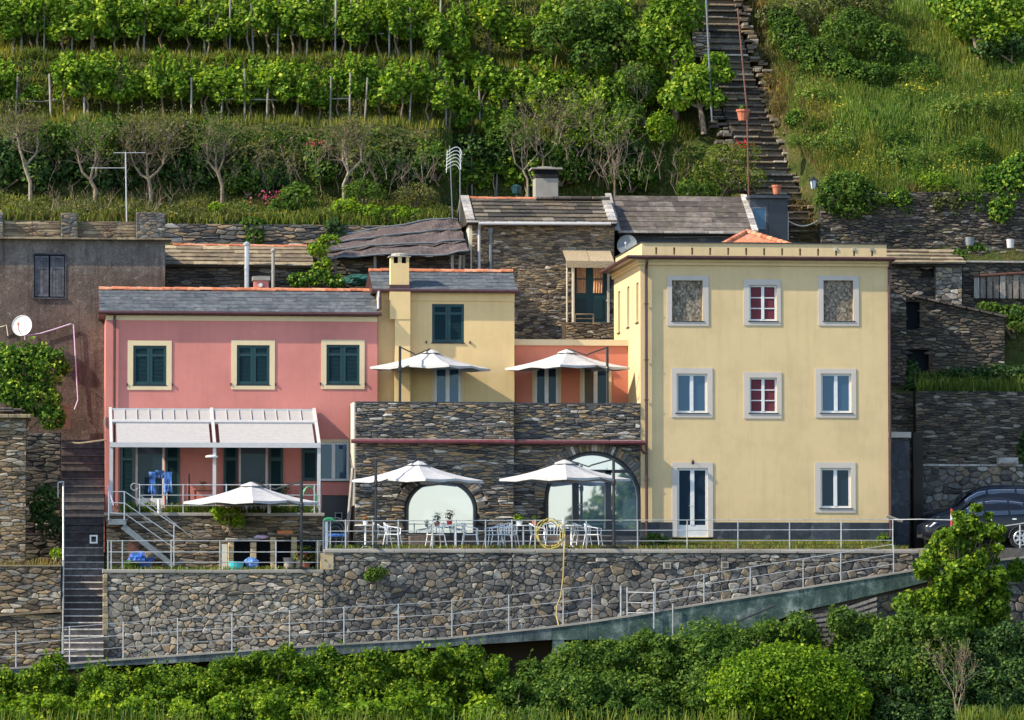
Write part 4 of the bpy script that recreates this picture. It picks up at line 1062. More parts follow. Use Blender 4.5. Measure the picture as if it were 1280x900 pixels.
# ================================================================== rendered old building on the left
def grey_house():
    Yf = 5.6; x0, x1 = X(-60,Yf), X(206,Yf); z0 = Z(640,Yf,80); zt = Z(300,Yf,80)
    t = thing('grey_rendered_house', 'old grey-brown rendered house with a shuttered window and roof terrace pillars', 'house', ((x0+x1)/2, Yf, z0))
    o = rect(42,80.5,318,372,Yf)
    m = MB(); facade(m, x0, x1, z0, zt, Yf, [o], .12); body_rest(m, x0, x1, Yf, 10.2, z0, zt); m.build('wall', M['render'], t)
    q = MB(); q.box(o[0], o[1], Yf+.09, Yf+.11, o[2], o[3]); wn = q.build('window', M['interior'], t)
    w_ = (o[1]-o[0])/2
    for k in (0, 1):
        a = o[0]+k*w_+.03; b = o[0]+(k+1)*w_-.03
        q = MB(); q.box(a, a+.06, Yf+.02, Yf+.06, o[2]+.04, o[3]-.05); q.box(b-.06, b, Yf+.02, Yf+.06, o[2]+.04, o[3]-.05)
        for zz in (o[2]+.04, (o[2]+o[3])/2+.25, o[3]-.13): q.box(a+.06, b-.06, Yf+.02, Yf+.06, zz, zz+.08)
        lf = q.build('shutter', M['greywood'], wn)
        for j in range(3):
            p = MB(); p.cur = random.random(); p.box(a+.06+j*(b-a-.12)/3+.004, a+.06+(j+1)*(b-a-.12)/3-.004, Yf+.03, Yf+.045, o[2]+.12, o[3]-.14); p.build('board', M['greywood'], lf)
    q = MB(); q.box(o[0]-.05, o[0], Yf-.02, Yf+.1, o[2], o[3]+.05); q.box(o[1], o[1]+.05, Yf-.02, Yf+.1, o[2], o[3]+.05); q.box(o[0], o[1], Yf-.02, Yf+.1, o[3], o[3]+.05); q.build('window_frame', M['greywood'], wn)
    q = MB(); q.box(o[0]-.06, o[1]+.06, Yf-.06, Yf+.08, o[2]-.05, o[2]); q.build('sill', M['greywood'], wn)
    # thin roof ledge of slates
    n = 12; xe = X(214,Yf)
    for i in range(n):
        q = MB(); q.cur = random.random(); q.bbox(x0+i*(xe-x0)/n+.01, x0+(i+1)*(xe-x0)/n-.01, Yf-.28, Yf+.4, zt+.005, zt+.055+random.uniform(0,.012), .01); q.build('roof_slab', M['ochreslate'], t)
    # pillars
    for (pa, pb, y) in ((-6,3,Yf+.1),(75.5,96,Yf+.1),(169.5,206,Yf+.1)):
        q = MB(); q.bbox(X(pa,y), X(pb,y), y, y+.55, zt+.05, Z(264.5 if pb > 200 else 266,y,80), .02); pl_ = q.build('pillar', M['mortar2'], t)
        stone_face(pl_, cells(X(pa,y), X(pb,y), zt+.05, Z(264.5 if pb > 200 else 266,y,80), .22, .10, seed=int(pb), drop=.2), front_at(y), M['rubble'], gap=.008, proud=.025, chamf=.15, limit=40, seed=4)
    # parapet behind: rough boards of slate between the pillars
    for (pa, pb) in ((3.5,75),(96.5,169)):
        a, b = X(pa,Yf+.3), X(pb,Yf+.3); zb_ = zt+.06; zt_ = Z(276,Yf+.3,80)
        q = MB(); q.box(a, b, Yf+.36, Yf+.5, zb_, zt_-.02); pr = q.build('parapet', M['mortarb'], t)
        stone_face(pr, cells(a, b, zb_, zt_, .8, .105, seed=int(pa), drop=.2), front_at(Yf+.36), M['ochreslate'], gap=.008, proud=.03, chamf=.1, limit=60, seed=2)
        # wrought-iron cross
        cx = (a+b)/2; zc = (zb_+zt_)/2; q = MB()
        for an in range(4):
            dx, dz = .33*math.cos(an*math.pi/4), .24*math.sin(an*math.pi/4); q.tube([(cx-dx,Yf+.2,zc-dz),(cx+dx,Yf+.2,zc+dz)], .014, 5)
        q.tube([(cx,Yf+.2,zb_),(cx,Yf+.2,zt_)], .016, 5); q.build('iron_star', M['brown'], t)
    # plaster loss and bare brick low down
    q = MB(); q.bbox(X(38,Yf), X(90,Yf), Yf-.02, Yf, Z(391,Yf,60), Z(374,Yf,60), .05); 
    q = MB(); q.box(X(69,5.2), X(88.5,5.2), Yf-.35, Yf-.30, Z(536,5.3,79), Z(506,5.3,79)); q.build('board', M['rustwood'], t)
    return t
grey_house()
def dish(px, py, r, Y, label, tilt=.35, yaw=-.5):
    c = P(px, py, Y); t = thing('satellite_dish', label, 'satellite dish', c)
    n = 20; m = MB(); vs = [(0,.05*r/.35,0)]; fs = []
    for j, f in enumerate((.4,.75,1.0)):
        for i in range(n): a = 2*math.pi*i/n; vs.append((r*f*math.cos(a), .14*r*(1-f*f), r*f*math.sin(a)))
    for i in range(n): fs.append((0, 1+i, 1+(i+1) % n))
    for j in range(2):
        for i in range(n): fs.append((1+j*n+i, 1+(j+1)*n+i, 1+(j+1)*n+(i+1) % n, 1+j*n+(i+1) % n))
    m.add(vs, fs); m.tube([(r*math.cos(2*math.pi*i/n), 0, r*math.sin(2*math.pi*i/n)) for i in range(n+1)], .012, 5)
    m.v = [tuple(c+Vector(v)) for v in m.v]; m.build('reflector', M['white'] if py > 390 else M['greysteel'], t, smooth=True)
    a = MB(); a.tube([c+Vector((0,.05,-r*.95)), c+Vector((0,-r*.9,-r*.55)), c+Vector((0,-r*1.0,-r*.1))], .014); a.box(c.x-.03, c.x+.03, c.y-r*1.1, c.y-r*.95, c.z-r*.16, c.z+.03); a.build('feed_arm', M['orange'] if py > 390 else M['steel'], t)
    b = MB(); b.tube([c+Vector((0,.06,0)), c+Vector((0,.35,0)), c+Vector((0,.35,-r*1.2))], .025); b.build('bracket', M['steel'], t)
    t.rotation_euler = (-tilt*.6, 0, yaw)
dish(27.5,407,.36,5.15,'white satellite dish on the grey-brown rendered wall','' and 0 or .25,-.35)

# ================================================================== low stone shed with ochre slab roof, between the grey and pink houses
def low_shed():
    Yf = 8.8; x0, x1 = X(206.5,Yf), X(388,Yf); z0 = Z(372,Yf,300)-.4; ze = Z(332,Yf-.2,300); 
    t = thing('low_stone_shed', 'low stone shed with ochre slab roof and orange ridge tiles behind the pink house', 'shed', ((x0+x1)/2, Yf, z0))
    q = MB(); q.box(x0, x1, Yf, Yf+1.9, z0, ze-.02); q.build('wall', M['mortar'], t)
    stone_face(t, cells(x0, x1, z0, ze-.06, .42, .11, seed=31, drop=.2), front_at(Yf), M['darkstone'], proud=.05, chamf=.12, limit=120, seed=8)
    yr, zr = Yf+1.75, Z(307.5,Yf+1.75,300)
    rf = roof_core(t, x0, x1+.1, Yf-.25, ze, yr, zr, yr+.2, zr-.1, M['mortarb'], .06)
    slate_slope(rf, x0, x1+.1, Yf-.25, ze+.01, yr, zr, 5, .95, M['ochreslate'], 21, th=.03, jag=.08)
    ridge_tiles(rf, x0+.3, x1-.05, yr, zr+.0, 12, .075)
low_shed()
for (px, p0, p1, mat, w_, lab) in ((308.5,352,306,'steel',.085,'shiny metal flue pipe with a conical cowl above the pink roof'),(341.5,352,314,'concrete',.06,'shorter dull flue pipe with flat cowl beside the metal one')):
    Y = 8.35; a, b = P(px,p0,Y), P(px,p1,Y); t = thing('flue_pipe', lab, 'flue', (a.x, Y, a.z-.4))
    q = MB(); q.tube([(a.x,Y,a.z-.4),(b.x,Y,b.z)], w_, 10); q.build('pipe', M[mat], t)
    q = MB(); q.lathe((b.x,Y,b.z-.02), [(w_*1.5,0),(w_*1.6,.06),(w_*.5,.13)], 10); q.build('cowl', M[mat], t)
    q = MB(); q.lathe((b.x,Y,(a.z+b.z)/2-.2), [(w_*1.12,0),(w_*1.12,.05)], 10); q.build('collar', M[mat], t)

# ================================================================== old stone house in the centre, behind
def centre_house():
    Yf, Yr, Yb = 9.6, 11.6, 13.4; x0, x1 = X(590,Yf), X(768,Yf); z0 = Z(425,Yf,680)-.3; ze = Z(279,Yf-.1,680); zr = Z(250,Yr,680)+.04
    t = thing('old_stone_house', 'old brown schist house with mossy slate roof and dark green door', 'house', ((x0+x1)/2, Yf, z0))
    dr = rect(718,759,331,403,Yf)
    m = MB(); facade(m, x0, x1, z0, ze, Yf, [dr], .3); body_rest(m, x0, x1, Yf, Yb, z0, ze, left=False)
    m.build('wall', M['mortarb'], t)
    m = MB(); m.prismx([(Yf, z0), (Yb, z0), (Yb, ze-.1), (Yr, zr-.06), (Yf, ze-.02)], x0-.12, x0); m.build('gable', M['whitewash'], t)
    st = [p for p in cells(x0, x1, z0, ze-.05, .24, .078, seed=41, drop=.22) if not (dr[0]-.15 < sum(a for a, b in p)/len(p) < dr[1]+.1 and dr[2]-.05 < sum(b for a, b in p)/len(p) < dr[3]+.1)]
    stone_face(t, st, front_at(Yf), M['brownstone'], gap=.006, proud=.035, chamf=.15, limit=200, seed=9, minpx=8)
    xl, xr = X(586,Yf)-.12, X(770,Yf)
    rf = roof_core(t, xl, xr, Yf-.35, ze, Yr, zr, Yb+.2, ze, M['mortar'], .08)
    slate_slope(rf, xl+.35, xr, Yf-.3, ze+.05, Yr, zr+.0, 6, .55, M['darkstone'], 44, th=.035, jag=.06)
    for i in range(11):
        q = MB(); q.cur = random.random(); w_ = (xr-xl)/11; q.bbox(xl+i*w_+.01, xl+(i+1)*w_-.01, Yf-.42, Yf-.1, ze-.02, ze+.045, .01); q.build('eave_slab', M['paleslab'], rf)
    ridge_tiles(rf, xl+.0, X(668,Yr), Yr, zr-.02, 8, .09)
    q = MB(); a, b = X(668,Yr), xr
    for i in range(4):
        q = MB(); q.cur = random.random(); q.bbox(a+i*(b-a)/4+.01, a+(i+1)*(b-a)/4-.01, Yr-.42, Yr+.2, zr-.05+i*.004, zr+.07, .04); q.build('ridge_slab', M['oldslate'], rf)
    # verge stones down both rakes
    for (xx, sgn) in ((xl, 1), (xr-.3, 1)):
        for k in range(6):
            f0, f1 = k/6, (k+1)/6; y0, y1 = Yf-.3+(Yr-Yf+.3)*f0, Yf-.3+(Yr-Yf+.3)*f1; q = MB(); q.cur = random.random()
            zz0, zz1 = ze+(zr-ze)*f0, ze+(zr-ze)*f1
            q.prismx([(y0,zz0+.06),(y1,zz1+.06),(y1,zz1+.11),(y0-.02,zz0+.12)], xx, xx+.3); q.build('verge_slab', M['paleslab'], rf)
    # rear slope verge seen beyond the gable
    q = MB(); q.prismx([(Yr,zr-.02),(Yb+.2,ze-.02),(Yb+.2,ze+.06),(Yr,zr+.06)], xl-.02, xl+.2); q.build('rear_verge', M['paleslab'], rf)
    q = MB(); q.tube([(X(597,Yf), Yf-.42, ze-.06), (X(762,Yf), Yf-.42, ze-.03)], .055, 8); xd = X(598.5,Yf); q.build('gutter', M['whitemetal'], t)
    q = MB(); q.tube([(xd,Yf-.42,ze-.06),(xd,Yf-.10,ze-.25),(xd,Yf-.10,Z(345,Yf,598))], .05, 8); q.build('downpipe', M['whitemetal'], t)
    xc = X(613,Yf); q = MB(); q.tube([(xc,Yf-.08,Z(290,Yf,613)),(xc,Yf-.08,Z(340,Yf,613))], .055, 6); q.box(xc-.08, xc+.08, Yf-.12, Yf, Z(291,Yf,613), Z(285,Yf,613)); q.build('cable_duct', M['greysteel'], t)
    # door: two leaves with tall curtained panes
    q = MB(); q.box(dr[0], dr[1], Yf+.14, Yf+.2, dr[2], dr[3]); d = q.build('door', M['green'], t)
    mid = (dr[0]+dr[1])/2; zz = Z(366,Yf,740)
    for (a, b) in ((dr[0]+.10, mid-.16), (mid+.10, dr[1]-.14)):
        p = MB(); n = 8; vs = []
        for i in range(n+1): vs += [(a+(b-a)*i/n, Yf+.125-.02*(i % 2), zz), (a+(b-a)*i/n, Yf+.125-.02*((i+1) % 2), dr[3]-.05)]
        p.add(vs, [(2*i, 2*i+2, 2*i+3, 2*i+1) for i in range(n)]); p.build('curtained_pane', M['curtain'], d)
        p = MB(); p.box(a-.03, b+.03, Yf+.09, Yf+.115, (zz+dr[3])/2-.02, (zz+dr[3])/2+.02); p.build('glazing_bar', M['green'], d)
        p = MB(); p.box(a, b, Yf+.12, Yf+.139, dr[2]+.12, zz-.2); p.build('door_panel', M['greenslat'], d)
    q = MB(); q.box(dr[0]-.10, dr[0], Yf-.05, Yf+.15, dr[2], dr[3]); q.box(dr[1], dr[1]+.08, Yf-.06, Yf+.15, dr[2], dr[3]); q.build('door_frame', M['whitewash'], t)
    # landing and steps under the door
    q = MB(); q.box(X(705,Yf-.8), X(768,Yf-.4), Yf-1.3, Yf-.06, z0, Z(404,Yf-.8,740)); l = q.build('landing', M['mortarb'], t)
    stone_face(l, cells(X(705,Yf-.8), X(768,Yf-.4), z0, Z(404,Yf-.8,740), .3, .1, seed=77), front_at(Yf-1.3), M['brownstone'], limit=40, seed=4)
    q = MB(); ya = Yf-1.25; xa, xb = X(719,ya), X(742,ya); z1 = Z(404,ya,740); z2 = Z(393,ya,740)
    for xx in (xa, xb): q.tube([(xx,ya,z1),(xx,ya,z2)], .03, 6)
    q.tube([(xa,ya,z2),(xb,ya,z2)], .03, 6)
    q.tube([(xa,ya,(z1+z2)/2),(xb,ya,(z1+z2)/2)], .02, 6); q.build('landing_rail', M['ochreslate'], t)
    # chimney with flat cap on the ridge
    Yc = Yr+.5; q = MB(); cx0, cx1 = X(667.5,Yc), X(696.5,Yc); q.bbox(cx0, cx1, Yc-.4, Yc+.4, zr-.5, Z(224,Yc,682), .02); ch = q.build('chimney', M['concrete'], rf)
    q = MB(); q.bbox(cx0-.004, cx1+.004, Yc-.404, Yc+.404, Z(224,Yc,682)+.001, Z(219,Yc,682), .02); q.build('sooty_rim', M['mortar'], ch)
    q = MB(); q.box(cx0+.06, cx1-.06, Yc-.34, Yc+.34, Z(219,Yc,682), Z(213,Yc,682)); q.build('flue', M['interior'], ch)
    q = MB(); q.box(cx0-.14, cx1+.14, Yc-.55, Yc+.55, Z(213,Yc,682), Z(211,Yc,682)); q.lathe(((cx0+cx1)/2,Yc,Z(211,Yc,682)), [(.42,0),(.34,.05),(.06,.08)], 12); q.build('chimney_cap', M['concrete'], ch)
    # reed awning on thin poles
    ya, yb = Yf-1.3, Yf-.06; zf_, zb_ = Z(327,ya,738), Z(313,yb,738); xa0, xa1 = X(708,ya), X(768,ya)
    aw = MB(); aw.prismx([(ya,zf_),(yb,zb_),(yb,zb_+.03),(ya,zf_+.03)], xa0, (xa0+xa1)/2-.01); r_ = aw.build('awning', M['reed'], t)
    aw = MB(); aw.prismx([(ya,zf_-.01),(yb,zb_-.01),(yb,zb_+.02),(ya,zf_+.02)], (xa0+xa1)/2+.01, xa1); aw.build('awning', M['reed'], t)
    q = MB(); q.box(xa0, xa1, ya-.02, ya+.0, zf_-.22, zf_+.01); q.build('awning_valance', M['reed'], r_)
    for xx in (xa0+.03, X(717,ya)):
        q = MB(); q.tube([(xx,ya+.05,z0),(xx,ya+.05,zf_)], .03, 6); q.build('awning_pole', M['whitewash'], t)
centre_house()
t = MB(); c = P(645.5, 246, 11.8); t.lathe(c, [(.05,0),(.05,.10),(.15,.12),(.19,.34),(.21,.36),(.04,.46)], 8); t.top('roof_lantern', M['green'], 'small green lantern on the ridge of the old stone house', 'lantern')

def slab_house():
    Yf, Yr = 10.2, 12.6; z0 = 7.0; ze = Z(291,Yf-.3,855); zr = Z(246,Yr,855)
    xl, xr = X(771,Yf), X(941,Yf)
    t = thing('slab_roof_house', 'stone house with broad roof of weathered grey-brown slabs behind the yellow house', 'house', ((xl+xr)/2, Yf, z0))
    q = MB(); q.box(xl+.1, xr-.1, Yf, Yr+1, z0, ze-.05); q.build('wall', M['darkslate'], t)
    rf = roof_core(t, xl, xr, Yf-.35, ze, Yr, zr, Yr+1.2, zr-.3, M['mortar'], .07)
    slate_slope(rf, xl, xr, Yf-.3, ze+.02, Yr, zr+.01, 7, .85, M['oldslate'], 61, th=.022, jag=.035, lift=.9)
    for i in range(9):
        q = MB(); q.cur = random.random(); w_ = (xr-xl)/9; q.bbox(xl+i*w_+.01, xl+(i+1)*w_-.01, Yf-.44, Yf-.1, ze-.03, ze+.05, .01); q.build('eave_slab', M['paleslab'], rf)
    for xx in (xl-.12, xr-.05):
        for k in range(6):
            f0, f1 = k/6, (k+1)/6; y0, y1 = Yf-.3+(Yr-Yf+.3)*f0, Yf-.3+(Yr-Yf+.3)*f1; q = MB(); q.cur = random.random()
            z0_, z1_ = ze+(zr-ze)*f0, ze+(zr-ze)*f1
            q.prismx([(y0,z0_+.06),(y1,z1_+.06),(y1,z1_+.11),(y0-.02,z0_+.11)], xx, xx+.22); q.build('verge_slab', M['paleslab'], rf)
    q = MB(); q.tube([(X(830,Yf-.1),Yf-.1,Z(297,Yf,830)),(X(900,Yf-.1),Yf-.1,Z(296,Yf,900)),(X(938,Yf-.1),Yf-.1,Z(299,Yf,938))], .02, 5); q.build('cable', M['greysteel'], t)
slab_house()
dish(784,306,.36,9.3,'grey-blue satellite dish between the stone house and the yellow parapet',.2,-.3)

def dark_shed():
    Yf = 11.6; x0, x1 = X(938,Yf), X(985,Yf); z0 = Z(300,Yf,960)-1.5; zt = Z(248,Yf,960)
    t = thing('dark_shed', 'small dark blue-grey shed with one pane beside the hillside stairs', 'shed', ((x0+x1)/2, Yf, z0))
    o = rect(941,958,259,286,Yf)
    m = MB(); facade(m, x0, x1, z0, zt, Yf, [o], .06); body_rest(m, x0, x1, Yf, Yf+1.2, z0, zt); m.build('wall', M['darkslate'], t)
    casement(t, o, Yf, frame=M['greysteel'], glass=M['skyblueglass'], leaves=1, fw=.04, rev=.05, sill=False)
    q = MB(); q.box(X(961,Yf), X(984,Yf), Yf-.03, Yf-.001, z0, Z(255,Yf,970)); q.build('door', M['darkframe'], t)
    q = MB(); q.box(x0-.05, x1+.08, Yf-.2, Yf+1.3, zt+.001, zt+.1); q.build('roof', M['darkslate'], t)
dark_shed()

# ================================================================== ruined stone houses on the right
def ruins():  # dark stone on these fronts stands in for shade the sun does not cast
    # upper: slab roof, small opening
    Yf = 8.6; x0, x1 = X(1113,Yf), X(1202,Yf); z0 = Z(372,Yf,1160)-.3; ze = Z(331,Yf-.1,1160)
    t = thing('ruined_stone_hut', 'ruined stone hut under a crumbling slab roof right of the yellow house', 'ruin', ((x0+x1)/2, Yf, z0))
    o = rect(1151,1168,336,347,Yf)
    m = MB(); facade(m, x0, x1, z0, ze, Yf, [o], .3); body_rest(m, x0, x1, Yf, Yf+2.2, z0, ze); m.box(o[0], o[1], Yf+.29, Yf+.32, o[2], o[3]); m.build('wall', M['mortar'], t)
    def nohole(p, o): 
        cx, cz = sum(a for a, b in p)/len(p), sum(b for a, b in p)/len(p); return not (o[0]-.02 < cx < o[1]+.02 and o[2]-.02 < cz < o[3]+.02)
    stone_face(t, [p for p in cells(x0, x1, z0, ze-.03, .30, .12, seed=51, drop=.2) if nohole(p, o)], front_at(Yf), M['darkstone'], proud=.06, limit=130, seed=5)
    # pale pier at its right end
    q = MB(); q.box(X(1170,Yf-.2), X(1203,Yf-.2), Yf-.2, Yf+.1, z0, Z(330,Yf,1186)); p = q.build('pier', M['mortar2'], t)
    stone_face(p, cells(X(1170,Yf-.2), X(1203,Yf-.2), z0, Z(330,Yf,1186), .26, .15, seed=53), front_at(Yf-.2), M['palerubble'], proud=.05, limit=60, seed=6)
    rf = roof_core(t, x0-.1, x1+.1, Yf-.35, ze, Yf+1.5, Z(312,Yf+1.5,1160), Yf+2.2, ze, M['mortar'], .06)
    slate_slope(rf, x0-.1, x1+.1, Yf-.35, ze+.02, Yf+1.5, Z(312,Yf+1.5,1160), 4, .75, M['ochreslate'], 71, th=.06, jag=.16)
    # lower: lean-to with a sloping verge and a dark doorway
    Yf = 6.9; x0, x1 = X(1112,Yf), X(1256,Yf); z0 = Z(500,Yf,1190); zL, zR = Z(371,Yf,1140), Z(397,Yf,1255)
    t = thing('lean_to_ruin', 'lower lean-to ruin with sloping slab verge and a dark doorway', 'ruin', ((x0+x1)/2, Yf, z0))
    o1, o2 = rect(1131,1150,377,412,Yf), rect(1133,1161,437,500,Yf)
    m = MB(); xk = X(1140,Yf); poly = [(x0,z0),(x1,z0),(x1,zR),(xk,zL),(x0,zL)]
    m.prism(poly, Yf+.32, Yf+2); 
    xsn = sorted({x0,x1,xk,o1[0],o1[1],o2[0],o2[1]})
    def topz(x): return zL if x <= xk else zL+(zR-zL)*(x-xk)/(x1-xk)
    for a, b in zip(xsn, xsn[1:]):
        c = (a+b)/2; holes = sorted([(o[2], o[3]) for o in (o1, o2) if o[0] < c < o[1]]); z = z0
        for (h0, h1) in holes+[(None, None)]:
            if h0 is None: m.add([(a,Yf,z),(b,Yf,z),(b,Yf,topz(b)),(a,Yf,topz(a))], [(0,1,2,3)])
            elif h0 > z: m.add([(a,Yf,z),(b,Yf,z),(b,Yf,h0),(a,Yf,h0)], [(0,1,2,3)])
            if h1: z = h1
    for o in (o1, o2):
        m.add([(o[0],Yf,o[2]),(o[0],Yf+.32,o[2]),(o[0],Yf+.32,o[3]),(o[0],Yf,o[3])], [(0,1,2,3)]); m.add([(o[1],Yf,o[2]),(o[1],Yf,o[3]),(o[1],Yf+.32,o[3]),(o[1],Yf+.32,o[2])], [(0,1,2,3)]); m.add([(o[0],Yf,o[3]),(o[0],Yf+.32,o[3]),(o[1],Yf+.32,o[3]),(o[1],Yf,o[3])], [(0,1,2,3)])
    m.build('wall', M['mortarb'], t)
    for o in (o1, o2):
        q = MB(); q.box(o[0], o[1], Yf+.22, Yf+.31, o[2], o[3]); q.build('dark_opening', M['interior'], t)
    stone_face(t, [p for p in cells(x0, x1, z0, zL, .30, .10, seed=57, drop=.2, region=halfplanes(poly)) if nohole(p, o1) and nohole(p, o2)], front_at(Yf), M['darkstone'], proud=.06, limit=200, seed=5)
    q = MB(); n = 7
    for i in range(n):
        a, b = xk+(x1-xk)*i/n, xk+(x1-xk)*(i+1)/n+.05; q = MB(); q.cur = random.random()
        q.prism([(a,topz(a)),(b,topz(b)),(b,topz(b)+.07),(a,topz(a)+.08)], Yf-.18, Yf+.5); q.build('verge_slab', M['oldslate'], t)
    # block with planks at the far right
    Yf = 8.9; x0, x1 = X(1203,Yf), X(1330,Yf); z0 = Z(385,Yf,1240)-.3; zt = Z(328,Yf,1240)
    t = thing('plank_front_ruin', 'stone ruin at the right edge with leaning grey planks under a beam', 'ruin', ((x0+x1)/2, Yf, z0))
    q = MB(); q.box(x0, x1, Yf, Yf+1.5, z0, zt-.02); q.build('wall', M['mortar'], t)
    stone_face(t, cells(x0, x1, z0, zt, .32, .11, seed=58, drop=.2), front_at(Yf), M['darkstone'], proud=.05, limit=120, seed=7)
    q = MB(); q.box(x0-.05, x1, Yf-.15, Yf+.4, zt-.01, zt+.05); q.build('coping', M['paleslab'], t)
    q = MB(); a, b = P(1217,345,Yf-.3), P(1330,338,Yf-.3); q.tube([a, b], .05, 6); q.build('beam', M['rustwood'], t)
    for i in range(9):
        pa = 1218+i*8.2; a = X(pa,Yf-.25); q = MB(); q.cur = random.random(); dz = random.uniform(-.05,.05)
        q.box(a, a+.19, Yf-.27+.03*(i % 2), Yf-.24+.03*(i % 2), Z(370,Yf,1240)-.1, Z(346-(pa-1218)*.08,Yf,1240)+dz); q.build('plank', M['wood'], t)
ruins()
# ================================================================== dry-stone and retaining walls
def retaining():
    t = thing('retaining_wall', 'long rubble retaining wall below the restaurant terrace', 'retaining wall', ((XB+XC)/2, YW, -5))
    zt = Z(689,YW,700); zl = Z(714,YW,270)
    x0, x1, x2 = X(131,YW), X(405,YW), X(1190,YW)
    zb0 = -6.4
    m = MB(); m.box(x0, x1, YW, YW+.9, zb0, zl-.02); m.box(x1, x2, YW, YW+.9, zb0, zt-.02); m.build('core', M['mortarb'], t)
    def above(a, b, dz=.0):        # keep stones over the ramp surface
        za, zb = ramp_z(a)-.25+dz, ramp_z(b)-.25+dz; return (zb-za)/(b-a), za
    polys = []
    for (a, b, z1, cw, ch, sd) in ((x0, x1, zl, .205, .145, 101), (x1, X(640,YW), zt, .21, .155, 102), (X(640,YW), X(900,YW), zt, .22, .165, 103), (X(900,YW), x2, zt, .25, .19, 104)):
        s, za = above(a, b)
        # flatter courses along the top, round rubble below
        zmid = z1-(.75 if sd == 101 else .35)
        polys.append((cells(a, b, min(za, za+s*(b-a)), zmid, cw, ch, seed=sd, drop=.36, jit=.55, region=[(s, -1, s*a-za)]), sd))
        polys.append((cells(a, b, max(zmid, min(za, za+s*(b-a))), z1, .30, .13, seed=sd+9, drop=.2), sd))
    pale = sum([p for p, sd in polys if sd in (101,)], []); dark = sum([p for p, sd in polys if sd != 101], [])
    stone_face(t, pale, front_at(YW), M['palerubble'], gap=.008, proud=.065, chamf=.20, limit=110, seed=14, minpx=12)
    stone_face(t, dark, front_at(YW), M['rubble'], gap=.008, proud=.06, chamf=.18, limit=190, seed=15, minpx=12)
    # concrete lip
    n = 16
    for (a, b, z, k) in ((x0-.05, x1, zl, 6), (x1+.0, x2, zt, 18)):
        for i in range(k):
            q = MB(); q.bbox(a+i*(b-a)/k+.004, a+(i+1)*(b-a)/k-.004, YW-.09, YW+.6, z-.06, z+.05+random.uniform(-.008,.008), .015); q.build('coping_slab', M['concrete'], t)
    q = MB(); q.box(x1-.10, x1+.32, YW-.06, YW+.4, zl+.06, zt-.07); q.build('corner_pier', M['blockstone'], t)
    # drain openings
    for (px, py) in ((834,707),(906,706)):
        c = P(px,py,YW-.1); q = MB(); q.box(c.x-.12, c.x+.12, YW-.13, YW, c.z-.11, c.z+.11); d = q.build('drain_block', M['concrete'], t)
        q = MB(); q.box(c.x-.07, c.x+.07, YW-.135, YW-.131, c.z-.065, c.z+.065); q.build('drain_hole', M['mortar2'], d)
    # pale quoin strip at the left end by the stairs
    z = zl-.1; a = X(131,YW)
    while z > ramp_z(a)+.1:
        h = random.uniform(.12,.22); q = MB(); q.cur = random.random(); w_ = .11+.05*random.random(); q.bbox(a-.03, a+w_, YW-.10, YW-.0, z-h+.008, z, .015); q.build('quoin', M['ochreslate'], t); z -= h
    return t
retaining()
# edge beam of the ramp: short cast lengths, stained green
def ramp_edge():
    t = thing('ramp_edge_beam', 'green-stained concrete edge beam along the rising ramp', 'kerb', (0, YK, -5))
    low_ = [(-40,846),(0,844),(130,833),(400,820),(560,808),(700,799),(760,800),(860,803),(945,786),(1000,764),(1100,742),(1180,722),(1300,706)]
    def lowpy(px):
        for (a, pa), (b, pb) in zip(low_, low_[1:]):
            if px <= b: return pa+(pb-pa)*(px-a)/(b-a)
        return low_[-1][1]
    px = -40
    cuts = [-40,22,60,95,132,165,204,250,300,350,400,450,500,560,600,650,690,735,790,840,890,945,1000,1060,1120,1180,1240,1290]
    for a, b in zip(cuts, cuts[1:]):
        pa, pb = P(a, ramp_py(a), YK), P(b, ramp_py(b), YK); la, lb = P(a, lowpy(a), YK), P(b, lowpy(b), YK)
        q = MB(); g = .006; q.prism([(la.x+g,la.z),(lb.x-g,lb.z),(pb.x-g,pb.z-.05),(pa.x+g,pa.z-.05)], YK, YK+.22); q.build('beam', M['greenconcrete' if a >= 690 else 'greybeam'], t)
        q = MB(); q.prism([(pa.x,pa.z-.049),(pb.x,pb.z-.049),(pb.x,pb.z+.012),(pa.x,pa.z+.012)], YK-.03, YK+.26); q.build('beam_top', M['concrete'], t)
    a, b = P(691,799,YK), P(705.5,842,YK); q = MB(); q.box(a.x, b.x, YK+.02, YK+.35, b.z-.5, a.z); q.build('pillar', M['greenconcrete'], t)
    return t
ramp_edge()
# sloping battens on the thick part of the ramp wall, wall below it
t = thing('lower_rubble_wall', 'rubble wall under the upper end of the ramp beside the wooden slats', 'retaining wall', (X(1050,-5.8), -5.95, -5))
m = MB(); x0, x1 = X(930,-5.9), X(1300,-5.9); zb_ = Z(880,-5.9,1100); m.prism([(x0,zb_),(x1,zb_),(x1,Z(708,-5.9,1280)),(X(1180,-5.9),Z(722,-5.9,1180)),(X(1000,-5.9),Z(765,-5.9,1000)),(x0,Z(800,-5.9,930))], -5.9, -5.4); m.build('core', M['mortar2'], t)
stone_face(t, cells(x0, x1, zb_, Z(708,-5.9,1280), .40, .30, seed=110, region=halfplanes([(x0,zb_),(x1,zb_),(x1,Z(708,-5.9,1280)),(X(1180,-5.9),Z(724,-5.9,1180)),(x0,Z(788,-5.9,930))])), front_at(-5.9), M['rubble'], gap=.014, proud=.08, chamf=.24, limit=160, seed=16, minpx=12)
t = thing('wooden_slat_fence', 'leaning fence of weathered wooden slats below the ramp wall', 'fence', P(1050,790,-6.5))
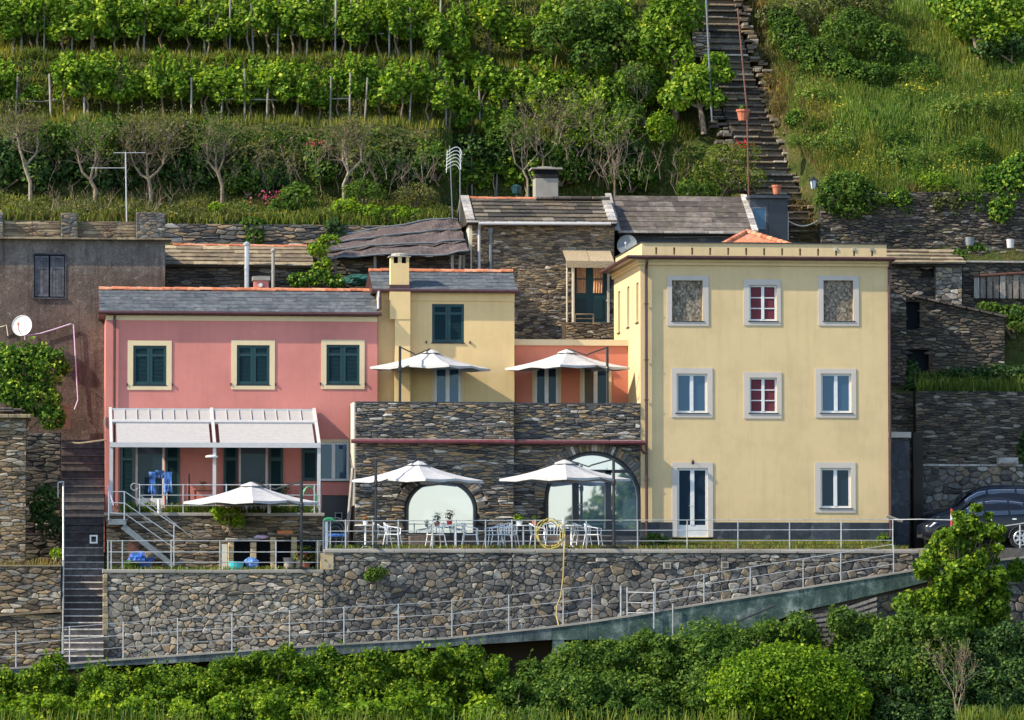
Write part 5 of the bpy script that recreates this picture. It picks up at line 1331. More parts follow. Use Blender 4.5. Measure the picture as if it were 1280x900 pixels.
for i in range(6):
    pa, pb = P(1004,772+i*6.2,-6.5), P(1052,765+i*6.4,-6.5); q = MB(); q.cur = random.random(); q.prism([(pa.x,pa.z-.05),(pb.x,pb.z-.05),(pb.x,pb.z+.045),(pa.x,pa.z+.045)], -6.53, -6.50); q.build('slat', M['wood'], t)
    pa, pb = P(1048,764+i*6.6,-6.6), P(1096,748+i*6.8,-6.6); q = MB(); q.cur = random.random(); q.prism([(pa.x,pa.z-.05),(pb.x,pb.z-.05),(pb.x,pb.z+.045),(pa.x,pa.z+.045)], -6.63, -6.60); q.build('slat', M['wood'], t)
for px in (1010,1046,1056,1090):
    a, b = P(px,800,-6.56), P(px+2,756 if px > 1050 else 768,-6.56); q = MB(); q.tube([a, b], .03, 5); q.build('fence_post', M['wood'], t)
t = MB(); t.tube([P(900,786,-6.35), P(968,757,-6.35)], .035, 6); t.top('wooden_batten', M['greysill'], 'long dark batten leaning on the green-stained ramp wall', 'plank')

# wall of the upper terrace (under the pink house's terrace)
t = stone_wall('terrace_wall', 'schist wall below the pink house terrace behind the metal stairs', 'wall', X(134,-1.2), X(405,-1.2), ZL-.1, Z(645,-1.2,270), -1.2, .5, 'brownstone', 'mortar', .34, .095, seed=120, gap=.008, proud=.05, chamf=.15, drop=.24, limit=280)
n = 9; a, b = X(131,-1.2), X(406,-1.2)
for i in range(n):
    q = MB(); q.bbox(a+i*(b-a)/n+.004, a+(i+1)*(b-a)/n-.004, -1.32, -.6, Z(645,-1.2,270), Z(641,-1.2,270), .012); q.build('coping_slab', M['concrete'], t)
# left side: walls beside the lower stairs
xa, xb = X(-60,-4.3), X(78,-4.3)
zq, zr_ = Z(706,-4.3,40), Z(768,-4.3,40)
t = stone_wall('stair_side_wall', 'brown stone wall left of the lower stairs with a pale middle ledge', 'wall', xa, xb, Z(840,-4.3,40)-.5, zr_, -4.3, .8, 'brownstone', 'mortarb', .36, .115, seed=130, gap=.009, proud=.06, chamf=.18, drop=.22, limit=140)
m = MB(); m.box(xa, xb, -3.9, -3.1, zr_, zq-.05); m.build('upper_core', M['mortarb'], t)
stone_face(t, cells(xa, xb, zr_+.03, zq-.05, .36, .13, seed=131, drop=.24), front_at(-3.9), M['ochrestone'], gap=.009, proud=.07, chamf=.18, limit=150, seed=18)
q = MB(); pa, pb = P(-60,772,-4.35), P(78,763,-4.35); q.prism([(pa.x,pa.z-.05),(pb.x,pb.z-.05),(pb.x,pb.z+.02),(pa.x,pa.z+.02)], -4.42, -3.8); q.build('ledge', M['ochreslate'], t)
q = MB(); q.box(xa, xb, -4.0, -3.0, zq-.05, zq+.0); q.build('coping', M['ochreslate'], t)
m = MB(); m.box(xa, xb, -3.05, 2.4, zq-.6, zq-.03); m.build('path', M['soil'], kind='structure')
# left tower with slab cap
x0, x1 = X(-60,-2.2), X(33.5,-2.2)
t = stone_wall('stone_hut', 'ochre stone hut corner at the left edge with a slab roof', 'hut', x0, x1, zq-.2, Z(523,-2.2,20), -2.2, 2.5, 'ochrestone', 'mortarb', .30, .10, seed=140, gap=.008, proud=.05, chamf=.16, drop=.22, limit=240)
for i in range(5):
    q = MB(); q.cur = random.random(); q.bbox(x0+i*.62, min(x0+(i+1)*.62-.01, x1+.15), -2.45, .2, Z(523,-2.2,20)+.005, Z(518,-2.2,20), .02); q.build('roof_slab', M['ochreslate'], t)
for i in range(9):
    q = MB(); q.cur = random.random(); xx = x0+random.random()*(x1-x0-.3); q.bbox(xx, xx+random.uniform(.3,.6), -2.3+random.random()*.4, -1.0, Z(518,-2.2,20)+.01+i*.018, Z(518,-2.2,20)+.05+i*.022, .02); q.build('loose_slab', M['oldslate'], t)
# shaded wall between the hut and the stairs
x0, x1 = X(30,2.4), X(77,2.4)
stone_wall('shaded_wall', 'shaded schist wall behind the shrubs left of the upper stairs', 'wall', x0, x1, zq-.3, Z(541,2.4,55), 2.4, .6, 'darkstone', 'mortar', .40, .12, seed=150, proud=.06, chamf=.15, drop=.22, limit=160)
# wall behind the shed row
Yw = 11.0
x0, x1 = X(203,Yw), X(575,Yw)
stone_wall('garden_terrace_wall', 'low schist terrace wall with two bushes hanging over it', 'wall', x0, x1, Z(318,Yw,400), Z(281,Yw,400), Yw, .5, 'schist', 'mortar', .42, .105, seed=160, proud=.06, chamf=.14, drop=.22, limit=220)
# walls on the right: behind the cars, and under the meadow
Yw = 3.2; x0, x1 = X(1144,Yw), X(1330,Yw)
ZPKw = Z(690,Yw,1200)
t = stone_wall('parking_wall', 'grey rubble wall topped by schist behind the parked cars', 'wall', x0, x1, ZPKw-.1, Z(583,Yw,1200), Yw-.1, .6, 'rubble', 'mortar2', .28, .21, seed=170, gap=.014, proud=.08, chamf=.24, limit=120)
m = MB(); m.box(x0, x1, Yw, Yw+.5, Z(583,Yw,1200), Z(489,Yw,1200)); m.build('upper_core', M['mortar'], t)
stone_face(t, cells(x0, x1, Z(583,Yw,1200)+.03, Z(489,Yw,1200), .30, .08, seed=171, drop=.22), front_at(Yw), M['darkstone'], gap=.008, proud=.05, chamf=.15, limit=170, seed=20)  # darker stone here carries the wall's shade in its colour
for i in range(7):
    q = MB(); q.bbox(x0+i*(x1-x0)/7+.01, x0+(i+1)*(x1-x0)/7-.01, Yw-.16, Yw-.005, Z(583,Yw,1200)+.0, Z(581,Yw,1200)+.02, .01); q.build('ledge_slab', M['paleslab'], t)
c = P(1260,577,Yw-.3); q = MB(); q.bbox(c.x-.35, c.x+.36, c.y-.1, c.y+.25, Z(582,Yw,1200)+.03, c.z+.14, .07); q.top('stone_block', M['paleslab'], 'single pale stone block lying on the ledge behind the cars', 'stone')
Yw = 11.9; x0, x1 = X(1026,Yw), X(1330,Yw)
stone_wall('meadow_wall', 'tall brown retaining wall below the grassy meadow right of the stairs', 'retaining wall', x0, x1, Z(325,Yw,1150), Z(240,Yw,1150), Yw, .6, 'darkstone', 'mortar', .27, .085, seed=180, gap=.007, proud=.07, chamf=.16, drop=.22, limit=290)  # dark stone makes up in colour for shade this sun leaves out
# passage between the yellow house and that wall
t = thing('passage_wall', 'dark slate-clad wall with a lintel in the passage right of the yellow house', 'wall', P(1128,650,1.6))
q = MB(); q.box(X(1108,1.6), X(1137,1.6), 1.6, 1.9, ZPK, Z(547,1.6,1128)); q.build('core', M['mortar'], t)
stone_face(t, cells(X(1112,1.6), X(1136,1.6), ZPK, Z(547,1.6,1128), .36, .42, seed=190), front_at(1.6), M['darkslate'], gap=.006, proud=.015, chamf=.1, limit=40, seed=3)
q = MB(); q.box(X(1109,1.5), X(1138,1.5), 1.45, 1.9, Z(547,1.5,1128), Z(540,1.5,1128)); q.build('lintel', M['lilac'], t)
q = MB(); q.box(X(1139,2.6), X(1151,2.6), 2.3, 2.6, ZPK, Z(541,2.6,1145)); q.build('recess_shade_slab', M['mortar'], t)  # dark slab put in to read as the shade of a recess
x0, x1 = X(1106,3.6), X(1147,3.6)
stone_wall('passage_back_wall', 'dark stone wall closing the passage behind the slate cladding', 'wall', x0, x1, ZPK, Z(491,3.6,1126), 3.6, .3, 'darkstone', 'mortar', .30, .11, seed=192, proud=.04, chamf=.15, drop=.2, limit=120)
x0, x1 = X(1106,6.2), X(1133,6.2)
stone_wall('tall_passage_wall', 'tall dark stone wall rising beside the right end of the yellow house', 'wall', x0, x1, ZPK, Z(362,6.2,1120), 6.2, .6, 'darkstone', 'mortar', .30, .11, seed=191, proud=.05, chamf=.15, drop=.2, limit=180)

# ================================================================== stairs
def lower_stairs():
    x0, x1 = X(80,-4), X(131,-4)
    t = thing('garden_stairs', 'straight stone stairs with pale nosings climbing left of the pink house', 'stairs', ((x0+x1)/2, -6, ramp_z(x0)))
    pys = []; p = 828.0
    while p > 548: pys.append(p); p -= 8.4 if p > 700 else 9.6
    n = len(pys); Ya, Yb = -5.6, 5.2
    for i in range(n-1):
        Y = Ya+(Yb-Ya)*i/n; Yn = Ya+(Yb-Ya)*(i+1)/n
        a, b = X(80 if i < 14 else 77.5, Y), X(131, Y); zb_, zt_ = Z(pys[i],Y,105), Z(pys[i+1],Y,105)
        q = MB(); q.cur = random.random(); q.box(a, b, Y, Yn+.25, zb_-.35, zt_-.045); st = q.build('step', M['step'], t)
        jog = random.uniform(-.015,.015)
        q = MB(); q.cur = random.random(); q.bbox(a-.01, b+.01, Y-.045+jog, Yn+.02, zt_-.044, zt_+.0, .012); q.build('tread', M['nosing'] if i < 17 else M['step'], st)
    c = P(117,674,-1.3); q = MB()
    for (dx0,dx1,dz0,dz1) in ((-.13,-.08,-.14,.14),(.08,.13,-.14,.14),(-.08,.08,.09,.14),(-.08,.08,-.14,-.09)): q.box(c.x+dx0, c.x+dx1, c.y-.1, c.y, c.z+dz0, c.z+dz1)
    q.build('vent_frame', M['white'], t)
    return t
lower_stairs()
def rail_thing(name, label, posts, rails, r=.022, mat='steel', cat='railing', pr=.026):
    c = Vector(posts[0][0]); t = thing(name, label, cat, c)
    for p in posts: q = MB(); q.tube(p, pr, 6); q.build('post', M[mat], t)
    for p in rails: q = MB(); q.tube(p, r, 6); q.build('rail', M[mat], t)
    return t
# handrail posts on the left of the stairs
Y0 = -5.2
rail_thing('stair_handrail', 'pale steel handrail running up the left side of the garden stairs', [[P(78.5,830,-5.8),P(78.5,790,-5.8)],[P(79.5,705,-1.8),P(79,602,-1.8)],[P(79,760,-3.8),P(79,700,-3.8)]], [[P(78.5,790,-5.8),P(79,748,-3.9),P(79,700,-3.8),P(79,602,-1.8)],[P(72.5,603,-1.8),P(79,602,-1.8)],[P(72.5,603,-1.8),P(72.5,622,-1.8)]], pr=.035)
# railing along the ramp: posts and three rails, following the slope
def ramp_rail():
    YR_ = YK+.12
    groups = [([20,87,154,222,290,362,430,498,565,636,704,740],0), ([819,880,938,1004,1051,1117],1)]
    for (pxs, gi) in groups:
        hgt = 46 if gi == 0 else 37
        posts = [[P(px, ramp_py(px)+2, YR_), P(px, ramp_py(px)-hgt*(1 if px < 700 else .95), YR_)] for px in pxs]
        ext = ([-50]+pxs) if gi == 0 else pxs
        rails = []
        for f in (1.0, .66, .33):
            rails.append([P(px, ramp_py(px)-hgt*f+1, YR_) for px in ext])
        rail_thing('ramp_railing', ('thin grey three-bar railing along the lower left ramp', 'thin grey three-bar railing along the upper right ramp')[gi], posts, rails, .010, 'steel', pr=.020)
ramp_rail()
rail_thing('ladder_gate', 'small steel gate of three bars standing on the ramp', [[P(776,774,-5.9),P(776,732,-5.9)],[P(784,774,-5.9),P(784,734,-5.9)],[P(817.5,786,-6.3),P(817.5,739,-6.3)]], [[P(784,740,-5.9),P(818,741,-6.3)],[P(784,753,-5.9),P(818,754,-6.3)],[P(784,766,-5.9),P(818,766,-6.3)]], .016)
rail_thing('marker_post', 'short grey steel post on the ramp edge beside the small gate', [[P(841,792,-6.3),P(841,755,-6.3)]], [], pr=.024)
# restaurant terrace railing
YT = -4.05
pp = [413,432,466,498,541,570,607,640,669,733,797,859,922.5,987,1051.5,1116]
rail_thing('terrace_railing', 'long galvanised three-bar railing at the edge of the restaurant terrace', [[P(px,687,YT),P(px,649.5,YT)] for px in pp],
    [[P(404,651,YT),P(1117,649.5,YT)],[P(404,664,YT),P(1117,662,YT)],[P(404,677,YT),P(1117,675.5,YT)]], .0135, pr=.021)
rail_thing('gate_post', 'thick white post at the terrace railing where the yellow hose hangs', [[P(705,689,YT-.05),P(705,648,YT-.05)]], [], mat='whitemetal', pr=.05)
rail_thing('road_railing', 'two-bar steel railing in front of the parked cars', [[P(1249,700,-5.6),P(1249,655,-5.6)],[P(1275,706,-5.6),P(1275,656,-5.6)]], [[P(1117,649.5,YT),P(1150,649,-4.6),P(1190,650,-5)],[P(1232,661,-5.4),P(1300,651,-5.7)]], .016)
# railing of the lower terrace
rail_thing('lower_terrace_railing', 'steel three-bar railing round the lower left terrace', [[P(px,712,YT),P(px,675,YT)] for px in (135,139,153,214,275,345,397)]+[[P(404,712,YT),P(404,650,YT)]],
    [[P(134,676,YT),P(404,676,YT)],[P(134,690,YT),P(404,690,YT)],[P(134,703,YT),P(404,703,YT)]], .0145, pr=.02)
# railing of the pink terrace
Y1 = -1.15
curl = [P(174,606,Y1)]+[P(168-4.6*math.cos(a), 608.5-4.5*math.sin(a), Y1) for a in [1.9,1.2,.4,-.4,-1.2,-2,-2.8]]
rail_thing('upper_terrace_railing', 'steel railing with a curled end on the pink house terrace', [[P(px,642,Y1),P(px,605,Y1)] for px in (174.5,229,283,338,393)]+[[P(400,642,Y1),P(400,603,Y1)]],
    [[P(174,606,Y1),P(401,606,Y1)],[P(174,619,Y1),P(401,619,Y1)],[P(174,632,Y1),P(401,632,Y1)], curl], .0155, pr=.022)
# metal stairs between both terraces
def metal_stairs():
    Y = -2.0
    t = thing('metal_staircase', 'grey steel outdoor staircase with handrails between the two terraces', 'staircase', P(180,712,Y))
    a, b = P(151,657,Y), P(215,706,Y)
    for dy in (-.35,.35):
        q = MB(); q.prism([(a.x,a.z-.10),(b.x,b.z-.10),(b.x+.12,b.z),(a.x+.12,a.z+.06)], Y+dy-.02, Y+dy+.02); q.build('stringer', M['greysteel'], t)
    for k in range(7):
        f = (k+.5)/7; p = a+(b-a)*f; q = MB(); q.box(p.x-.1, p.x+.14, Y-.33, Y+.33, p.z-.02, p.z+.015); q.build('step', M['greysteel'], t)
    q = MB(); l0, l1 = P(136,656,Y), P(157.5,649,Y); q.box(l0.x, l1.x, Y-.4, Y+.8, l0.z, l1.z); q.build('landing', M['greysteel'], t)
    for (pxa,pya,pxb,pyb) in ((136,650,136,614),(155.5,650,155.5,614),(217.5,706,217.5,656)):
        q = MB(); q.tube([P(pxa,pya,Y-.4),P(pxb,pyb,Y-.4)], .022, 6); q.build('post', M['steel'], t)
    for pts in ([(136,614.5),(156,614.5),(217.5,656)],[(136,628),(156,629),(217.5,671)],[(136,641),(156,642),(217.5,685)]):
        q = MB(); q.tube([P(x_,y_,Y-.4) for x_,y_ in pts], .016, 6); q.build('rail', M['steel'], t)
    for pts in ([(160,617),(226,661)],[(175,619),(240,672)]):
        q = MB(); q.tube([P(x_,y_,Y+.4) for x_,y_ in pts], .014, 6); q.build('rail', M['steel'], t)
metal_stairs()

# hillside stairs
def hill_stairs():
    p0, hw = STAIR[0]; t = thing('hillside_stairs', 'steep dry-stone staircase climbing the hillside to the top edge', 'stairs', p0)
    rg = random.Random(5)
    for i in range(44):
        (a, ha), (b, hb) = STAIR[i], STAIR[i+1]
        n = 3; us = sorted([-ha, ha]+[ha*rg.uniform(-.55,.55) for _ in range(n-1)])
        for k in range(n):
            q = MB(); q.cur = rg.random(); dz = rg.uniform(-.02,.02); dy = rg.uniform(-.05,.03)
            q.bbox(a.x+us[k]+.008, a.x+us[k+1]-.008, a.y+dy-.05, b.y+.05, b.z-.075+dz, b.z+dz, .02); q.build('tread_stone', M[rg.choice(('darkstone','darkstone','brownstone'))], t)
        q = MB(); q.cur = rg.random(); q.box(a.x-ha, a.x+ha, a.y+.06, b.y+.25, a.z-.3, b.z-.08); q.build('riser', M['darkstone'], t)
    for s in (-1, 1):
        rest = MB()
        for i in range(43):
            a, ha = STAIR[i]
            for k in range(4 if s > 0 else 3):
                rest.cur = rg.random(); w_ = rg.uniform(.15,.4); off_ = (k//2)*.27; x_ = a.x+s*(ha+w_/2+off_+rg.uniform(-.03,.12)); zt_ = a.z+rg.uniform(-.05,.30 if s > 0 else .2)-(.10*k)*(1 if s < 0 else .6)
                rest.bbox(x_-w_/2, x_+w_/2, a.y-.15+rg.uniform(-.1,.1), a.y+.45, zt_-rg.uniform(.08,.14), zt_, .02)
        rest.build('edge_stone', M['ochrestone'] if s > 0 else M['darkstone'], t, kind='stuff')
    return t
hill_stairs()
def slope_wall(name, label, px0, px1, pyt, pyb, Y, mat='brownstone', **kw):
    x0, x1 = X(px0,Y), X(px1,Y); c = (px0+px1)/2
    return stone_wall(name, label, 'wall', x0, x1, Z(pyb,Y,c), Z(pyt,Y,c), Y, .5, mat, 'mortarb', .34, .10, proud=.07, chamf=.15, drop=.22, seed=int(px0), **kw)
slope_wall('stair_wall', 'short sunlit stone wall left of the hillside stairs near the top', 866, 889, 40, 72, 18.2, 'ochrestone', limit=30)
#slope_wall('upper_slope_wall', 'crumbling stone wall right of the hillside stairs under straw', 934, 985, 28, 68, 18.6, 'brownstone', limit=60)
#slope_wall('middle_slope_wall', 'small stone wall right of the hillside stairs below the bushes', 984, 1018, 158, 205, 14.9, 'brownstone', limit=50)
# posts and pots beside them
rail_thing('stair_pole', 'rust-red thin pole beside the hillside stairs', [[P(936,246,12.6),P(934,150,12.6)],[P(935,152,14),P(922,10,14.2)]], [], mat='rustwood', pr=.030, cat='pole')
rail_thing('wire_pole', 'pale thin pole left of the hillside stairs near the top edge', [[P(890,152,16.5),P(882,-15,17)]], [], mat='greysteel', pr=.035, cat='pole')
def pot(px, py, Y, w_, h, label, plant=None, rim=True, mat='terpot'):
    c = P(px, py, Y); t = thing('flower_pot', label, 'flower pot', c)
    q = MB(); q.lathe(c, [(w_*.36,0),(w_*.5,h*.8),(w_*.56,h*.8),(w_*.56,h),(w_*.46,h),(w_*.44,h*.9)], 12); q.build('pot', M[mat], t)
    if plant:
        for (nm, n, r, mat_, sz) in plant:
            d = NP.normal(size=(n,3)); d /= np.linalg.norm(d,axis=1,keepdims=True); d *= NP.uniform(.3,1,(n,1)); d = d*np.array(r)+np.array([0,0,h+r[2]*.8])
            setp(link(nm, leaf_mesh(nm, d, d-np.array([0,0,h]), sz, M[mat_]), t), kind='stuff')
    return t
pot(929,151,13.9,.48,.42,'square terracotta pot on the hillside stairs beside the rusty pole', [('foliage',60,(.2,.2,.12),'mid',.09)])
pot(971,243,12.3,.34,.34,'terracotta pot near the dark shed at the foot of the hill')
def lamp_post():
    Y = 12.1; a, b = P(1026.5,308,Y), P(1017,232,Y); t = thing('street_lamp', 'old black lantern on a thin post beside the hillside stairs', 'street lamp', (a.x, Y, a.z-.3))
    q = MB(); q.tube([(a.x,Y,a.z-.3),(a.x,Y,Z(238,Y,1026)),(b.x+.02,Y,Z(226,Y,1017)),(b.x,Y,Z(222,Y,1017))], .035, 6); q.build('post', M['black'], t)
    q = MB(); q.lathe((b.x,Y,Z(236,Y,1017)), [(.09,0),(.15,.30)], 6); q.build('lantern_glass', M['lamp'], t)
    q = MB(); q.lathe((b.x,Y,Z(236,Y,1017)+.30), [(.20,0),(.07,.10),(.02,.16)], 6); q.build('lantern_roof', M['black'], t)
    q = MB()
    for k in range(6): an = k*math.pi/3; q.tube([(b.x+.095*math.cos(an),Y+.095*math.sin(an),Z(236,Y,1017)),(b.x+.16*math.cos(an),Y+.16*math.sin(an),Z(236,Y,1017)+.30)], .012, 4)
    q.build('lantern_bar', M['black'], t)
lamp_post()
q = MB(); q.tube([P(985,266,12.0),P(985,300,12.0)], .025, 6); c0 = [P(985+i*4.6, 276+6.5*math.sin(i/8*math.pi), 12.0) for i in range(9)]; q.tube(c0, .022, 5); q.top('barrier_rope', M['whitewash'], 'sagging pale rope across the foot of the hillside stairs', 'rope')

# ================================================================== umbrellas
def make_umbrella():
    t = thing('cantilever_umbrella', 'x', 'umbrella', (0,0,0), 'white cantilever umbrellas on the terraces')
    H_, R_, dz = 2.62, 2.18, .60         # height of the rim, corner radius, rise of the canopy
    hub = Vector((0,0,H_+dz)); n = 8; top = []
    def rim(k): return Vector((math.cos(k*math.pi/4)*R_*(1 if k % 2 == 0 else .735), math.sin(k*math.pi/4)*R_*(1 if k % 2 == 0 else .735), H_-(.0 if k % 2 == 0 else -.035)))
    cv = MB(); ring = []; sub = 6
    def surf(u, f):      # u along the rim 0..8, f from hub 0 to rim 1
        k = int(u) % 8; w_ = u-int(u); e = rim(k)*(1-w_)+rim((k+1) % 8)*w_
        p = hub.lerp(e, f); p.z -= .07*math.sin(math.pi*f)*(1-.0*f) ; p.z += .025*f*0; p.z -= .03*math.sin(math.pi*w_)*f; return p
    nu, nf = 32, 7; vs = []
    for j in range(nf+1):
        f = .02+.98*j/nf
        for i in range(nu): vs.append(surf(i*8/nu, f))
    fs = [(j*nu+i, j*nu+(i+1) % nu, (j+1)*nu+(i+1) % nu, (j+1)*nu+i) for j in range(nf) for i in range(nu)]
    fs.append(tuple(range(nu-1,-1,-1)))
    m0 = len(vs)
    for i in range(nu): p = vs[nf*nu+i]; vs.append(Vector((p.x*1.0, p.y*1.0, p.z-.075-.02*(i % 4 == 2))))
    for i in range(nu): fs.append((nf*nu+i, nf*nu+(i+1) % nu, m0+(i+1) % nu, m0+i))
    cv.add(vs, fs); cpy = cv.build('canopy', M['canvas'], t)
    vt = MB(); vt.lathe((0,0,H_+dz-.10), [(.36,0),(.30,.05),(.04,.14)], 8); vt.build('vent_cap', M['canvas'], cpy)
    for k in range(8):
        q = MB(); e = rim(k); q.tube([(0,0,H_+dz-.14), tuple(e*.5+Vector((0,0,(H_+dz-.14+0)*.0)) + Vector((0,0,(H_+dz)*.5-.10))), (e.x*.985,e.y*.985,e.z-.03)], .014, 5); q.build('rib', M['black'], t)
    q = MB(); q.lathe((0,0,H_+.02), [(.05,0),(.06,.10),(.04,.2)], 8); q.tube([(0,0,H_+.2),(0,0,H_+dz+.02)], .025, 6); q.build('hub', M['black'], t)
    # mast at 45 degrees, outside the middle of one side
    mx, my = 1.56, -1.56; mh = H_+dz+.04
    q = MB(); q.tube([(mx,my,0),(mx,my,mh)], .048, 8); q.build('mast', M['black'], t)
    q = MB(); q.tube([(mx,my,mh-.03),(mx*.55,my*.55,H_+dz-.17),(mx*.5,my*.5,H_+dz-.21)], .026, 6); q.tube([(mx*.50,my*.50,H_+dz-.22),(.02,-.02,H_+dz+.05)], .022, 6); q.build('arm', M['black'], t)
    q = MB(); q.tube([(mx,my,H_-.16),(mx*.62,my*.62,H_+.05)], .02, 6); q.lathe((mx,my,H_-.26), [(.06,0),(.075,.05),(.075,.16),(.06,.2)], 8); q.build('tilt_joint', M['black'], t)
    q = MB(); q.box(mx-.42, mx+.42, my-.06, my+.06, 0, .05); q.box(mx-.06, mx+.06, my-.42, my+.42, .051, .09); q.build('base', M['black'], t)
    return t
UMB = make_umbrella(); used = False
# centre px, apex py, depth, mirrored, size, label; the mast's foot follows
UL = [(538,438,1.5,1,.985,'white umbrella on the upper terrace before the butter-yellow house'),
      (709,438,1.9,0,.985,'white umbrella on the upper terrace before the salmon annex'),
      (522,577.5,-2.4,1,1.0,'white umbrella shading the left arched window'),
      (706,576,-2.4,0,1.0,'white umbrella shading the right arched window'),
      (314,604,-2.6,0,1.02,'low white umbrella on the lower terrace before the pink house')]
for (px, py, Y, mir, sc, lab) in UL:
    c = P(px, py, Y); base = ZT if py > 500 else Z(549,0,620)
    if px < 400: base = ZL
    o = place(UMB, used, (c.x, c.y, c.z-(2.62+.60)*sc), (R(-8) if not mir else R(8-90))+R({538:4,709:-5,522:-6,706:3,314:7}[px]), sc, lab); used = True
    # stretch masts: the foot must stand on the floor, so set height by vertical scale of the mast only
    for ch in o.children:
        if ch.name.startswith(('mast', 'base')):
            d = (o.location.z-base)/sc
            if ch.name.startswith('mast'):
                H = 3.26; s_ = (H+d)/H; ch.scale = (1,1,s_); ch.location = (0,0,-d)
            else: ch.location = (0,0,-d)

# ================================================================== chairs, tables
def make_chair():
    t = thing('bistro_chair', 'x', 'chair', (0,0,0), 'aluminium bistro chairs on the terrace'); r = .0135
    for (sx, sy) in ((-1,-1),(1,-1),(-1,1),(1,1)):
        q = MB(); q.tube([(sx*.27,sy*.27,0),(sx*.21,sy*.20,.45)], r, 6); q.build('leg', M['alu'], t)
    # one bent tube carries arms and back
    q = MB(); pts = [(-.21,-.20,.45),(-.27,-.21,.64),(-.27,-.05,.67)]
    for k in range(9): a = math.pi*(1-k/8); pts.append((.27*math.cos(a), .10+.17*math.sin(a), .69+.12*math.sin(a)))
    pts += [(.27,-.05,.67),(.27,-.21,.64),(.21,-.20,.45)]
    q.tube(pts, r*1.15, 6); q.build('arm_frame', M['alu'], t)
    q = MB()
    for k in range(7): x_ = -.2+k*.4/6; q.box(x_-.024, x_+.024, -.22, .20, .445, .455)
    q.tube([(-.23,-.23,.445),(.23,-.23,.445),(.22,.2,.445),(-.22,.2,.445),(-.23,-.23,.445)], r, 6); q.build('seat', M['alu'], t)
    for k in range(5):
        a = math.pi*(.18+.64*k/4); q = MB(); q.tube([(.22*math.cos(a),.12+.10*math.sin(a),.47),(.26*math.cos(a),.11+.165*math.sin(a),.68+.12*math.sin(a))], .012, 5); q.build('back_slat', M['alu'], t)
    q = MB(); q.tube([(-.23,-.22,.22),(.23,-.22,.22)], .009, 5); q.tube([(-.23,.22,.22),(.23,.22,.22)], .009, 5); q.build('stretcher', M['alu'], t)
    return t
CH = make_chair(); used = False
CL = [(478,-2.3,100,'aluminium chair by the small table under the left umbrella, its back to the arch'),
      (491,-2.9,75,'aluminium chair second from the dark umbrella mast'),
      (545,-2.6,-75,'aluminium chair left of the round table with the red flower pot'),
      (588,-2.6,80,'aluminium chair right of the round table with the red flower pot'),
      (617,-2.4,-80,'aluminium chair between the two arches, leftmost of its row'),
      (627,-2.9,-70,'aluminium chair second in the row between the arches'),
      (637,-2.2,-85,'aluminium chair third in the row beside the planted table'),
      (672,-2.6,85,'aluminium chair right of the table with green plants'),
      (690,-2.3,5,'aluminium chair seen through the yellow hose coil'),
      (727,-2.3,100,'aluminium chair before the glass door, left of the pair'),
      (741,-2.9,70,'aluminium chair before the right arch, nearest the railing')]
for (px, Y, rz, lab) in CL:
    place(CH, used, (X(px,Y), Y, ZT-.03), R(rz), 1.06, lab); used = True
def make_table():
    t = thing('bistro_table', 'x', 'table', (0,0,0), 'small aluminium tables on the terrace')
    q = MB(); q.lathe((0,0,.72), [(.33,0),(.345,.012),(.345,.03),(.33,.035)], 20); q.build('table_top', M['alu'], t)
    q = MB(); q.tube([(0,0,.02),(0,0,.72)], .03, 8); q.build('column', M['alu'], t)
    for k in range(4): a = k*math.pi/2+.5; q = MB(); q.tube([(0,0,.10),(.26*math.cos(a),.26*math.sin(a),.0)], .018, 6); q.build('foot', M['alu'], t)
    return t
TB = make_table(); used = False
for (px, Y, lab) in ((457,-2.5,'small table with a flower pot beside the left umbrella mast'),(569,-2.6,'round table with the red flower pot before the left arch'),(654,-2.6,'table with green plants between the two arches'),(714,-2.7,'small table behind the white gate post')):
    place(TB, used, (X(px,Y), Y, ZT-.03), R(10), 1.05, lab); used = True
zt_ = ZT-.03+.755*1.05
def P2(px, Y): return (X(px,Y), Y, zt_)
def pot_at(px, Y, w_, h, label, plant, mat): 
    t = pot(0,0,0,w_,h,label,plant,mat=mat); 
    return t
def potw(loc, w_, h, label, plant, mat='terpot'):
    t = thing('flower_pot', label, 'flower pot', loc); c = Vector(loc)
    q = MB(); q.lathe(c, [(w_*.36,0),(w_*.5,h*.8),(w_*.54,h*.8),(w_*.54,h),(w_*.46,h),(w_*.44,h*.9)], 12); q.build('pot', M[mat], t)
    for (nm, n, r, mat_, sz, up) in plant:
        d = NP.normal(size=(n,3)); d /= np.linalg.norm(d,axis=1,keepdims=True); d *= NP.uniform(.2,1,(n,1)); d = d*np.array(r)+np.array([0,0,h+up])
        setp(link(nm, leaf_mesh(nm, d, d-np.array([0,0,h]), sz, M[mat_]), t), kind='stuff')
    q = MB(); q.tube([c+Vector((0,0,h*.8)), c+Vector((0,0,h+.15))], .01, 5); q.build('stem', M['bark'], t)
    return t
potw(P2(562,-2.7), .20, .17, 'red pot with red flowers on the table before the left arch', [('foliage',120,(.20,.15,.20),'dark',.07,.18),('flowers',26,(.24,.17,.2),'petal_red',.07,.22)], 'red')
potw(P2(547,-2.45), .12, .08, 'small dark pot with trailing leaves left of the red pot', [('foliage',50,(.13,.1,.12),'dark',.055,.09)], 'terpot')
potw(P2(649,-2.7), .22, .12, 'white pot of bright green leaves on the table between the arches', [('foliage',110,(.26,.18,.15),'bright',.10,.12)], 'white')
potw((X(668,-2.4),-2.4,zt_-.0), .16, .14, 'small terracotta pot with green leaves beside the arch jamb', [('foliage',60,(.15,.12,.12),'mid',.08,.1)], 'terpot')
